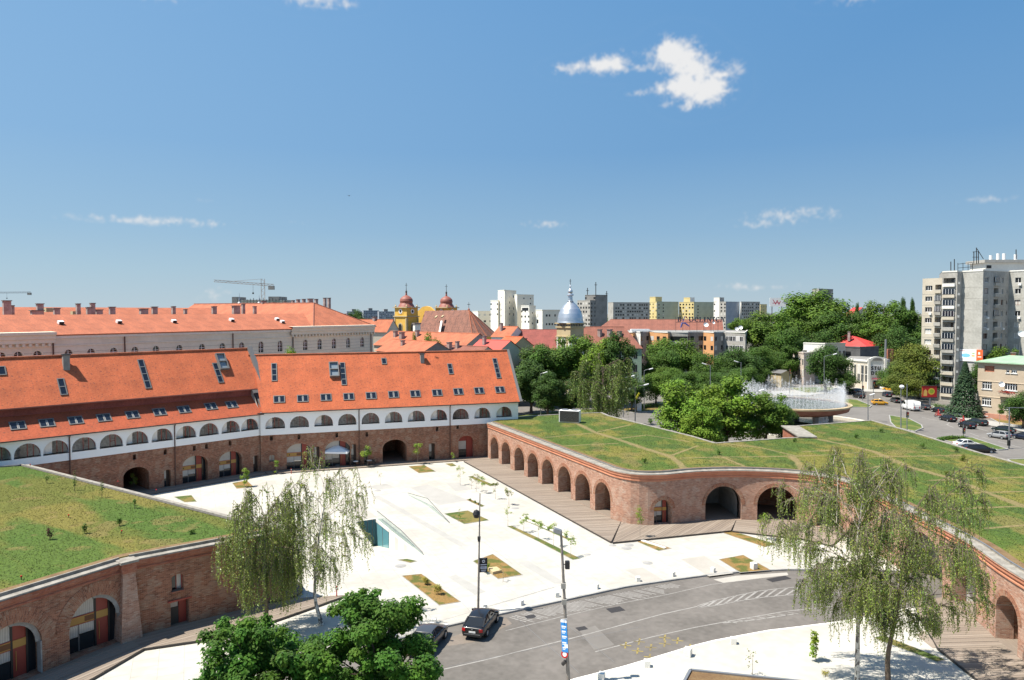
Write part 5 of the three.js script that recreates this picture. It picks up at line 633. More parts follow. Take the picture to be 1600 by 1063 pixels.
{ // twin-towered yellow church
  const b = thing('church', 'yellow twin-towered baroque church with brown tiled roof and copper domes', 'church'), a = (u, v, z) => at(u, v, z);
  const R0 = a(664, 486, 300), R1 = a(732.5, 484.5, 292), E0 = a(652, 523.5, 286), E1 = a(738, 525.5, 279), fan = [E1, a(749, 527, 280), a(761, 526.5, 284), a(772, 525, 291), a(775, 522, 300)];
  const body = new MB(); body.quad(E0, E1, R1, R0); body.quad(fan[4], V(E0.x, E0.y, -320), R0, R1); body.build('nave_roof', M.tileBrown, b); const ap = new MB(); for (let i = 0; i < 4; i++) ap.tri(fan[i], fan[i + 1], R1); ap.build('apse_roof', M.tileBrown, b); for (const f of fan) new MB().tube([f.clone().add(V(0, 0.1, 0.1)), R1.clone().add(V(0, 0.1, 0.1))], [0.13, 0.13], 5).build('hip_ridge', M.tileOld, b);
  const w = new MB(), dn = (q) => V(q.x, 0, q.z); w.quad(dn(E0), dn(E1), E1, E0); for (let i = 0; i < 4; i++) w.quad(dn(fan[i]), dn(fan[i + 1]), fan[i + 1], fan[i]); w.build('wall', M.ochre, b); const s0 = a(650, 504.5, 290), s1 = a(690, 504, 288), s2 = a(688, 523.5, 281), s3 = a(652, 523, 283); new MB().quad(s3, s2, s1, s0).build('aisle_roof', M.tileBrown, b); new MB().bar(a(690, 502, 287), a(686, 524, 281), 0.7, 0.5).build('parapet', M.concreteWhite, b);
  for (const [u0, v0, u1, v1] of [[680, 497, 683, 494], [690, 496, 693, 493.5], [701, 514, 701.5, 519]]) new MB().bar(a(u0, v0, 288), a(u1, v1, 290), 0.6, 0.5).build('roof_vent', M.sand, b);
  { const c = a(651, 512, 280); new MB().box(c.x, c.y - 1, c.z, 2.2, 4.4, 2.2, 0.5).build('chimney', M.concreteWhite, b); new MB().box(c.x, c.y + 1.5, c.z, 2.7, 0.5, 2.7, 0.5).build('chimney_cap', M.chimneyB, b); }
  const finial = (q, h) => { new MB().lathe([[0.35, 0], [0.5, 0.4], [0.2, 0.8], [0.12, 1]], q.x, q.y, q.z, 10).build('finial', M.copperRed, b); new MB().box(q.x, q.y + 1 + h / 2, q.z, 0.16, h, 0.16).box(q.x, q.y + 1 + h * 0.62, q.z, 1.2, 0.16, 0.16).build('cross', M.iron, b); }; finial(R1.clone().add(V(0, -0.2, 0)), 2.2);
  for (const [u, z] of [[635, 296], [697.5, 312]]) {
    const [x, zz] = gp(u, z), t = new THREE.Group(); t.name = 'tower'; b.add(t); t.position.set(x, 0, zz); t.rotation.y = -0.62; const W = 6.8, h = hAt(477.5, 300);
    new MB().box(0, (h - 4.5) / 2, 0, W, h - 4.5, W).build('shaft', M.ochre, t); new MB().box(0, h - 4.4, 0, W + 0.7, 0.4, W + 0.7).build('cornice', M.sand, t); new MB().box(0, h - 2.6, 0, W - 0.3, 3.4, W - 0.3).build('attic', M.ochre, t); new MB().box(0, h - 0.85, 0, W + 0.9, 0.35, W + 0.9).build('cornice', M.sand, t);
    for (const k of [0, 1]) { const f = new THREE.Group(); f.name = 'belfry_window'; f.rotation.y = k * Math.PI / 2; t.add(f); const o = { w: 1.7, spring: 18.2, rise: 0.85 }; put(panel(-1.15, 1.15, 14.4, 19.7, (q) => 18.2 + 1.4 * Math.sqrt(Math.max(0, 1 - (q / 1.2) ** 2)), W / 2 + 0.18, 0.3), 'surround', M.sand, f); put(panel(-0.85, 0.85, 15, 99, archTop(o), W / 2 + 0.24, 0.1), 'louvre', M.black, f); new MB().lathe([[0.95, 0], [0.95, 0.2], [0.55, 0.22]], 0, 0, 0, 18).build('oculus', M.whitePaint, f).position.set(0, h - 2.4, W / 2 - 0.2); f.children.at(-1).rotation.x = Math.PI / 2; new MB().lathe([[0.56, 0.2], [0, 0.2]], 0, 0, 0, 18).build('oculus_glass', M.black, f).position.set(0, h - 2.4, W / 2 - 0.2); f.children.at(-1).rotation.x = Math.PI / 2; put(panel(-1.5, 1.5, h - 3.5, 99, (q) => h - 1.6 + 1.1 * Math.sqrt(Math.max(0, 1 - (q / 1.5) ** 2)), W / 2 - 0.08, 0.3), 'gable', M.ochre, f); for (const s of [-1, 1]) new MB().box(s * (W / 2 - 0.35), (h - 5) / 2, W / 2 + 0.06, 0.55, h - 5, 0.2).build('pilaster', M.sand, f); }
    for (const [sx, sz] of [[1, 1], [-1, 1], [1, -1], [-1, -1]]) new MB().lathe([[0.28, 0], [0.4, 0.4], [0.15, 0.8], [0.02, 1.3]], sx * 3, h - 0.7, sz * 3, 8).build('urn', M.sand, t);
    new MB().lathe([[3.5, h - 0.7], [3.0, h + 0.2], [2.55, h + 0.85], [2.6, h + 1.2], [2.72, h + 1.8], [2.5, h + 2.6], [1.9, h + 3.3], [1.1, h + 3.8], [0.45, h + 4.05], [0.3, h + 5.1]], 0, 0, 0, 12).build('dome', M.copperRed, t); new MB().lathe([[0.3, 0], [0.42, 0.3], [0.3, 0.7], [0.16, 0.9], [0.1, 1.4]], 0, h + 5.1, 0, 10).build('lantern', M.iron, t); new MB().box(0, h + 7.7, 0, 0.14, 2.6, 0.14).box(0, h + 8.1, 0, 1.3, 0.14, 0.14).build('cross', M.iron, t);
  }
  const [mx, mz] = gp(665.5, 305), g = put(panel(-7.6, 7.6, 10, 99, (q) => hAt(490, 305) + (hAt(478.5, 305) - hAt(490, 305)) * Math.sqrt(Math.max(0, 1 - (q / 4.2) ** 2)), 0, 1.2), 'curved_pediment', M.ochre, b); g.position.set(mx, 0, mz); g.rotation.y = -0.55;
}
{ // silver-domed church tower
  const z = 220, [x, zz] = gp(891, z), b = thing('domed_church_tower', 'ochre church tower with a silver ogee dome rising above the trees', 'church', [x, 0, zz], 0.72), W = 5.7;
  new MB().box(0, 9.6, 0, W, 19.2, W).build('shaft', M.sand, b); for (const [y, e, hh] of [[16.6, 0.5, 0.3], [19.4, 0.6, 0.45], [20.5, 0.9, 0.35]]) new MB().box(0, y, 0, W + e, hh, W + e).build('cornice', M.sand, b); new MB().box(0, 20, 0, W - 0.2, 0.9, W - 0.2).build('frieze', M.sand, b); for (const k of [0, 1, 2, 3]) { const f = new THREE.Group(); f.name = 'belfry_opening'; f.rotation.y = k * Math.PI / 2; b.add(f); const o = { w: 1.5, spring: 15.2, rise: 0.75 }; put(panel(-0.75, 0.75, 12.6, 99, archTop(o), W / 2 + 0.03, 0.1), 'opening', M.black, f); put(panel(-1.05, 1.05, 12.4, 99, (q) => 15.2 + 1.1 * Math.sqrt(Math.max(0, 1 - (q / 1.06) ** 2)), W / 2 + 0.01, 0.1), 'surround', M.concreteWhite, f); for (const s of [-1, 1]) new MB().box(s * 2.45, 8.3, W / 2 + 0.05, 0.6, 16.4, 0.15).build('pilaster', M.concreteWhite, f); for (let i = -2; i <= 2; i++) new MB().box(i * 1.15, 20, W / 2 + 0.02, 0.5, 0.55, 0.35).build('corbel', M.lead, f); new MB().lathe([[0.3, 0], [0.3, 0.3], [0, 0.32]], 0, 0, 0, 10).build('dormer', M.zinc, f).position.set(0, 22.7, 2.7); }
  new MB().lathe([[4.05, 20.65], [3.9, 21.1], [3.75, 22.2], [3.45, 23.4], [2.9, 24.7], [2.1, 25.8], [1.2, 26.6], [0.85, 27.0]], 0, 0, 0, 8).build('dome', M.silver, b); new MB().lathe([[1.1, 27], [0.75, 27.2], [0.65, 28.6], [1.05, 28.8], [1.0, 29.1], [0.55, 29.4], [0.75, 29.9], [0.7, 30.3], [0.25, 30.8], [0.15, 31.2], [0.3, 31.45], [0.15, 31.8], [0.04, 32]], 0, 0, 0, 12).build('lantern', M.silver, b); new MB().box(0, 32.8, 0, 0.12, 1.8, 0.12).box(0, 33.1, 0, 0.8, 0.1, 0.1).build('cross', M.iron, b);
}
// roofs of the old town
const H = (u0, z0, u1, z1) => [gp(u0, z0), gp(u1, z1)];
house('old_town_house', 'orange gabled roof just behind the tiled range, dark gable end', ...H(588, 178, 655, 160), 9, hAt(553, 162), hAt(535.5, 162), M.cream, M.tileOld, { gable: M.concreteDark, chimneys: [[9, -2.5, 15, 17.2, 0.8]] });
house('old_town_house', 'far orange roof left of the yellow church towers', ...H(552, 266, 604, 262), 10, hAt(518, 264), hAt(500, 264), M.cream, M.tileOld, { chimneys: [[6, -5, 19, 22, 1.4]] });
house('old_town_house', 'long orange roof before the church with grey gable', ...H(584, 216, 722, 192), 13, hAt(543, 198), hAt(521.5, 198), M.cream, M.tileOld, { gable: M.concrete, chimneys: [[5, -4, 15.6, 18.2, 1.1], [9, -3, 15, 18, 1.3], [14, -4.5, 16, 18.6, 1]] });
house('old_town_house', 'low orange roof with white chimney caps below the church apse', ...H(676, 172, 744, 164), 8, hAt(555, 166), hAt(543, 166), M.cream, M.tileRust, { chimneys: [[3.4, -2, 14.5, 16.8, 1], [5, -3, 14.7, 17, 0.8]] });
house('old_town_house', 'bright red low roof under the church apse', ...H(735, 190, 782, 184), 8, hAt(546, 186), hAt(533, 186), M.cream, M.redRoof = std(0.50, 0.075, 0.055, 0.7), { chimneys: [[3, -2, 15.5, 17.6, 0.9]] });
house('old_town_house', 'small orange house between the red roof and the wine roof', ...H(774, 205, 800, 200), 8, hAt(541, 202), hAt(527, 202), M.sand, M.tile);
house('old_town_house', 'large wine-red roof left of the silver dome', ...H(783, 246, 884, 240), 18, hAt(546, 243), hAt(516.5, 243), M.cream, M.tileWine, { chimneys: [[4, -2.5, 12.5, 15, 1.3], [7.5, -2.5, 12.6, 15, 1.3]] });
house('old_town_house', 'orange lower roof beside the gable of the tiled range', ...H(781, 215, 850, 212), 12, hAt(570, 213), hAt(541, 213), M.cream, M.tileRust);
house('old_town_house', 'pale roof with attic windows right of the church', ...H(768, 250, 796, 246), 10, hAt(526, 247), hAt(511, 247), M.concreteWhite, M.tileOld, { chimneys: [[2, -3, 17, 20, 1]] });
house('green_house', 'pale green house with brown roof behind the weeping willow', gp(880, 223), gp(1003, 220), 14, hAt(543, 221), hAt(512, 221), M.greenWall = grainy(256, 8, [0.20, 0.28, 0.21], [0.27, 0.36, 0.27], 4, 4, 1, 0.95), M.tileRust, { hipR: 5, wins: (p) => gridOf(p, 7, 3, 3, 4, 1.1, 2, { from: 0.3 }), style: { mat: M.glassDark, frame: M.concreteDark }, chimneys: [[11, -4, 15, 18.5, 1.2], [14, -4, 15, 18.5, 1.4], [17, -4, 15, 18, 1.2]] });
house('long_hall', 'long rust-red roof with roof lights below the apartment blocks', gp(930, 330), gp(1130, 318), 20, hAt(518, 324), hAt(500, 324), M.cream, M.tileRust, { hipL: 6, wins: null });
{ // orange clinic with its roof sign
  const b = thing('clinic_building', 'orange and grey zigzag clinic building behind the grove', 'building'), z = 270, h = hAt(518, z), pts = [[964, 274], [989, 268], [992, 271], [1001, 268], [1014, 274], [1044, 266], [1047, 270], [1075, 268], [1078, 271], [1099, 272], [1116, 265], [1131, 271], [1165, 264], [1168, 290]].map(([u, d]) => gp(u, d)), om = M.orangeWall = grainy(256, 8, [0.55, 0.27, 0.11], [0.64, 0.34, 0.155], 4, 4, 1, 0.9), mats = [om, om, M.concreteWhite, M.concreteDark, om, om, M.concrete, M.concreteDark, M.concreteDark, om, M.concreteDark, M.concrete, M.concrete];
  for (let i = 0; i + 1 < pts.length; i++) { const p = new Path2([pts[i], pts[i + 1]], 1); wallFace(p, 0, h - (i === 12 ? 0 : (i % 3) * 0.3), [], { step: 99 }).build('wall', mats[i], b); if (p.len > 2.4) windowsOn(b, p, gridOf(p, i === 11 ? 5 : i === 6 ? 1 : Math.max(1, Math.round(p.len / 3.2)), 4, h - 2.6 - 9.9, 3.3, i === 6 ? p.len * 0.85 : i === 11 ? 1.2 : 1.5, 1.6, { from: 0.18, to: 0.82, seed: i }), { mat: M.glassDark, frame: i === 11 || i === 2 ? M.whitePaint : null }); }
  new MB().poly([...pts.map(([x, zz]) => V(x, h - 0.3, zz)), V(pts.at(-1)[0], h - 0.3, -300), V(pts[0][0], h - 0.3, -300)]).build('roof', M.concreteDark, b); ribbon(new Path2(pts, 1), [[0, h - 0.4], [0.2, h - 0.4], [0.2, h], [-0.3, h]], { step: 99 }).build('parapet', M.concreteWhite, b); { const q = at(1000, 516.5, 280); new MB().box(q.x, q.y, q.z, 7, 1, 3).build('roof_hood', M.whitePaint, b); }
  const sg = thing('roof_sign', 'dark letters of the clinic sign standing on a roof frame', 'sign'), q = at(1058, 503, 272), font = await new FontLoader().loadAsync('fonts/droid/droid_serif_bold.typeface.json'), navy = std(0.03, 0.035, 0.06, 0.6);
  let x = q.x; const letter = (c, m) => { const g = new TextGeometry(c, { font, size: 1.75, depth: 0.25, curveSegments: 3 }); g.computeBoundingBox(); const w = g.boundingBox.max.x; const o = place(new THREE.Mesh(g, m), sg, 'letter'); o.position.set(x, q.y, q.z); x += w + 0.22; }; letter('B', navy); new MB().bar(V(x + 0.4, q.y + 0.2, q.z), V(x + 1.1, q.y + 2, q.z), 0.35, 0.25).build('mark', M.blueMark = std(0.03, 0.06, 0.25, 0.6), sg); new MB().bar(V(x + 1.4, q.y + 2, q.z), V(x + 2.1, q.y + 1.2, q.z), 0.3, 0.25).build('mark', M.lampRed, sg); x += 2.5; for (const c of 'OCLINICA') letter(c, navy);
  new MB().tube([at(1064, 512, 271.5), at(1066, 505, 271.5), at(1071, 505.5, 271.5), at(1077, 510, 271.5)], [0.25, 0.3, 0.3, 0.2], 6).build('mark', M.blueMark, sg); for (let k = 0; k < 7; k++) { const u = 1056 + k * 11, a = at(u, 503.4, 272.3), c = at(u, 520, 272.3); new MB().bar(V(a.x, a.y + 2, a.z), V(c.x, h - 0.4, c.z), 0.1).build('post', M.iron, sg); } new MB().bar(at(1056, 504, 272.3), at(1124, 504, 272.3), 0.12).build('rail', M.iron, sg);
  for (const [u, v, r] of [[1103, 508, 0.9], [1151, 514.5, 0.7], [1157, 512.5, 0.8], [1115, 505, 0.5]]) { const p = at(u, v, 271), o = thing('satellite_dish', 'white satellite dish on the clinic roof, ' + ({ 1103: 'largest one under the sign letters', 1151: 'left of the pair at the right corner', 1157: 'right of the pair at the right corner', 1115: 'small one below the last letters' })[u], 'dish', [p.x, h - 0.35, p.z]); new MB().lathe([[0, 0], [r * 0.5, 0.06], [r * 0.85, 0.2], [r, 0.32]], 0, 0, 0, 14).build('bowl', M.whitePaint, o).position.set(0, p.y - h + 0.35, 0); o.children[0].rotation.set(1.1, 0.3, 0); new MB().bar(V(0, 0, -0.1), V(0, p.y - h + 0.35, -0.1), 0.08).build('mast', M.zinc, o); }
}
{ // stepped hotel-like blocks; sunlit left and shaded right put into the wall colours
  const W = M.litWhite = grainy(256, 8, [0.80, 0.775, 0.69], [0.88, 0.86, 0.78], 4, 4, 1, 0.9), T = M.shadedCream = grainy(256, 8, [0.72, 0.655, 0.53], [0.79, 0.725, 0.60], 4, 4, 1, 0.9), z = 430, b = cornerBlock('stepped_block', 'tall white stepped block with tiny windows right of the church', 'building', [778, 788.5, 806.5], z, [10, 16], 454, [W, T], { l: (p, h) => gridOf(p, 1, 6, h - 22, 3.6, 0.9, 1), r: (p, h) => [...gridOf(p, 1, 7, h - 24, 3.4, 1, 1.3, { from: 0.5, to: 0.5 }), ...gridOf(p, 2, 7, h - 25, 3.6, 1.2, 1.5, { from: 0.76, to: 0.95 })].map((w, i) => i < 7 ? { ...w, s: p.len * 0.42 } : w) });
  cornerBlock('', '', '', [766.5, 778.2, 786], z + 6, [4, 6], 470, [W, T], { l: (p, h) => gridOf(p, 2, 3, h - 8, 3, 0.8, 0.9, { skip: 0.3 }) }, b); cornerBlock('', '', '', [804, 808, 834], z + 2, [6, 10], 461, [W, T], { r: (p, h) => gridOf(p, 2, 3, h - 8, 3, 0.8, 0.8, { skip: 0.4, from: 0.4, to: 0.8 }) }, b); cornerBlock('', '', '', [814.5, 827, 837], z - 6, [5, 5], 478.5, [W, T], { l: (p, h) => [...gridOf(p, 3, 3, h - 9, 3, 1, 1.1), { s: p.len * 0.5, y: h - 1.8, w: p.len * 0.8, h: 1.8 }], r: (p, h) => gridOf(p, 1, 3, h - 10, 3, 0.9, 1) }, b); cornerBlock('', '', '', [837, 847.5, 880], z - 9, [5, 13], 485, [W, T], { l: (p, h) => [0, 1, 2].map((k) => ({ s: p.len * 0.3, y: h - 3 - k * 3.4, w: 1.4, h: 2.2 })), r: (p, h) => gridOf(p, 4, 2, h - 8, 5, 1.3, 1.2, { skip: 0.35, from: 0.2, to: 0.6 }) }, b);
  cornerBlock('low_block', 'low beige block between the church roof and the white tower', 'building', [738, 747, 768], z + 20, [4, 8], 487, [W, T], { r: (p, h) => gridOf(p, 3, 2, h - 6, 4, 1.6, 1.2) });
}
{ // apartment blocks on the skyline
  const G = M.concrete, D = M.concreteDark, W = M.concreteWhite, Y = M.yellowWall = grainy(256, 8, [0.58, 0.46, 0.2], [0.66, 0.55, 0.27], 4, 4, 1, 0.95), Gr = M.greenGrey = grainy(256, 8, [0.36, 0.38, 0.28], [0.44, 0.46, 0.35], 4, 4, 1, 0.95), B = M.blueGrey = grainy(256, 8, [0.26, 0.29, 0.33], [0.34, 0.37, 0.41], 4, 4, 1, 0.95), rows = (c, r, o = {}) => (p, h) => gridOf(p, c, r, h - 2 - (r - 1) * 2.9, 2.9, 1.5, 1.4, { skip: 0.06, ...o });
  const blk = (label, us, z, v, mats, f) => cornerBlock('apartment_block', label, 'apartment block', us, z, [12, 14], v, mats, f);
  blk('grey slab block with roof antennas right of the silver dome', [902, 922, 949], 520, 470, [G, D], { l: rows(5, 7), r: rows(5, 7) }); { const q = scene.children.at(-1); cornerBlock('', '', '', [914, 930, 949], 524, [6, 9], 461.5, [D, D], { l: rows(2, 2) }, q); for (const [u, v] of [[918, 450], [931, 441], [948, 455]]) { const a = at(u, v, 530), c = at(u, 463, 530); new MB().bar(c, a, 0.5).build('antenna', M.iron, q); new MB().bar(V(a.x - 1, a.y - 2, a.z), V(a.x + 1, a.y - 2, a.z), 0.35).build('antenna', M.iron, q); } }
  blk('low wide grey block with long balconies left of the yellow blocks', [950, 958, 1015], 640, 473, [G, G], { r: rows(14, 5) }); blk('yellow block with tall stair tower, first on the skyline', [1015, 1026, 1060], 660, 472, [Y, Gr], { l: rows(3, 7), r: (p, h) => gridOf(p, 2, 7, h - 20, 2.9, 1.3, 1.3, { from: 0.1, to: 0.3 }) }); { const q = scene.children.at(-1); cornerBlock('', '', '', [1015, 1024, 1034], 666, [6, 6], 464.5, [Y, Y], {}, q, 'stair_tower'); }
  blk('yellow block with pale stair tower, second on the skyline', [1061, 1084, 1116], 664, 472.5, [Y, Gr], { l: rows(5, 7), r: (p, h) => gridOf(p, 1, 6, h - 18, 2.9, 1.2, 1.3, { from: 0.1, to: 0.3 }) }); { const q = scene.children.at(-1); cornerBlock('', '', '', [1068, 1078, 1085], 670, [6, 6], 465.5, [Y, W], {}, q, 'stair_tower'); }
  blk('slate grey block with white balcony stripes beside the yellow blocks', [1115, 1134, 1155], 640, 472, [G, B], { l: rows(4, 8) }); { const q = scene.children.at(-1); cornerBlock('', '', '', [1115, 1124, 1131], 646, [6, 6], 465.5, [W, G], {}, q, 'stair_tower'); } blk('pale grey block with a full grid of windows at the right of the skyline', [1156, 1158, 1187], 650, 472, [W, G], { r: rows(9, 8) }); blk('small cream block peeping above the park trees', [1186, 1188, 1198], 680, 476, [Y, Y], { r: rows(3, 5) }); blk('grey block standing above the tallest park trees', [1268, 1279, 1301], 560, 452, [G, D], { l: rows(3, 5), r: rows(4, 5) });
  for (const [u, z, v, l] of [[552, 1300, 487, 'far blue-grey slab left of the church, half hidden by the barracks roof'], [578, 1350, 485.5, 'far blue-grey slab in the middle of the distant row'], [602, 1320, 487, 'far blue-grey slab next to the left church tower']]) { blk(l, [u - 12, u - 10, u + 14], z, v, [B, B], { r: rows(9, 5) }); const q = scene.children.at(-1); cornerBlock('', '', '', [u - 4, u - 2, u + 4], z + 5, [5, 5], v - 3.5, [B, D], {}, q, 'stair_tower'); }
  for (const [u0, u1, z, v, l] of [[196, 232, 900, 489, 'distant flat roof seen over the barracks, left one'], [252, 268, 950, 488, 'distant flat roof seen over the barracks, right one']]) cornerBlock('distant_block', l, 'building', [u0, u0 + 2, u1], z, [10, 10], v, [B, B], { r: rows(6, 1) });
  { const q = thing('hoarding', 'white hoarding with a red scribble above the park trees', 'billboard'), p0 = at(1203, 479, 600), p1 = at(1241, 479, 600), h = hAt(465.5, 600) - p0.y; const m = flat(256, 96, (c, w, hh) => { c.fillStyle = '#e8e6e4'; c.fillRect(0, 0, w, hh); c.strokeStyle = '#b02238'; c.lineWidth = 7; c.beginPath(); c.moveTo(30, 20); c.lineTo(60, 70); c.lineTo(75, 30); c.lineTo(95, 75); c.lineTo(110, 40); c.moveTo(26, 60); c.lineTo(108, 55); c.stroke(); c.fillStyle = '#9aa0a8'; c.fillRect(150, 20, 80, 50); }); const g = new THREE.Mesh(new THREE.BoxGeometry(p1.x - p0.x, h, 0.6), m); place(g, q, 'panel'); g.position.set((p0.x + p1.x) / 2, p0.y + h / 2, p0.z); for (const k of [0.1, 0.5, 0.9]) new MB().bar(V(lerp(p0.x, p1.x, k), 0, p0.z - 0.5), V(lerp(p0.x, p1.x, k), p0.y + h, p0.z - 0.5), 0.6).build('post', M.zinc, q); }
}
{ // building site with crane, left
  const s = thing('building_site', 'scaffolded building shell behind the barracks chimneys', 'building'), z = 420; const c = (u0, u1, v0, m) => { const a = gp(u0, z), d = gp(u1, z); new MB().box((a[0] + d[0]) / 2, hAt(v0, z) / 2, -z, d[0] - a[0], hAt(v0, z), 14).build('shell', m, s); }; c(370, 378, 464.5, M.concreteDark); c(378, 426, 469, M.concrete); c(426, 443, 464, M.concreteDark); c(443, 450, 469, M.concrete); for (let k = 0; k < 16; k++) { const u = 371 + k * 5, a = at(u, 468 - (k % 3), z - 8), d = at(u, 490, z - 8); new MB().bar(d, a, 0.25).build('scaffold_pole', M.iron, s); } for (const v of [471, 475, 479]) new MB().bar(at(370, v, z - 8), at(450, v, z - 8), 0.3).build('scaffold_rail', M.greenMesh ??= std(0.16, 0.24, 0.2, 0.9), s);
  for (const [u, vt, l] of [[374, 458, 'left onion spire among the barracks chimneys'], [405, 461, 'right onion spire among the barracks chimneys']]) { const q = at(u, 478, 380), t = at(u, vt, 380), h = t.y - q.y, o = thing('onion_spire', l, 'spire', [q.x, 0, q.z]); new MB().lathe([[1.3, 0], [1.3, q.y - 1]], 0, 0, 0, 8).build('shaft', M.concreteWhite, o); new MB().lathe([[1.5, q.y - 1], [1.7, q.y], [1.3, q.y + 1.2], [0.5, q.y + 2], [0.35, q.y + 2.6], [0.5, q.y + 3], [0.1, q.y + h * 0.75], [0.04, q.y + h]], 0, 0, 0, 10).build('bulb', M.zinc, o); }
  const crane = (label, uM, vTop, u0, v0, u1, v1, z, mat) => { const o = thing('tower_crane', label, 'crane'), m = at(uM, vTop, z), j0 = at(u0, v0, z), j1 = at(u1, v1, z), w = 1.1; const lat = (a, b, n, w, name) => { const g = new MB(), d = b.clone().sub(a), x = Math.abs(d.y) > d.length() * 0.7 ? V(1, 0, 0) : UPV; for (const s of [-1, 1]) g.bar(a.clone().addScaledVector(x, s * w / 2), b.clone().addScaledVector(x, s * w / 2), 0.28); for (let k = 0; k < n; k++) g.bar(a.clone().lerp(b, k / n).addScaledVector(x, (k % 2 ? 1 : -1) * w / 2), a.clone().lerp(b, (k + 1) / n).addScaledVector(x, (k % 2 ? -1 : 1) * w / 2), 0.18); g.build(name, mat, o); }; lat(V(m.x, 0, m.z), m, 26, 2, 'mast'); lat(j0, j1, 30, 1.1, 'jib'); const top = V(m.x, m.y, m.z); new MB().bar(top, j0.clone().lerp(j1, 0.2), 0.15).build('tie_bar', mat, o); new MB().box(j1.x - 1.5, j1.y - 1.4, j1.z, 3.2, 2.2, 1.6).build('counterweight', M.concreteDark, o); { const k = j0.clone().lerp(j1, 0.65); new MB().bar(k, V(k.x, k.y - 5, k.z), 0.1).build('hoist_rope', M.iron, o); new MB().box(k.x, k.y - 5.4, k.z, 0.8, 0.9, 0.6).build('hook_block', M.iron, o); } };
  crane('pale tower crane with a long jib above the barracks roof', 410.5, 436, 334, 439, 428, 446, 420, M.craneGrey = std(0.42, 0.37, 0.33, 0.8)); crane('faint tower crane jib at the left edge of the skyline', -14, 452, -60, 458, 48, 457, 700, M.zinc);
}
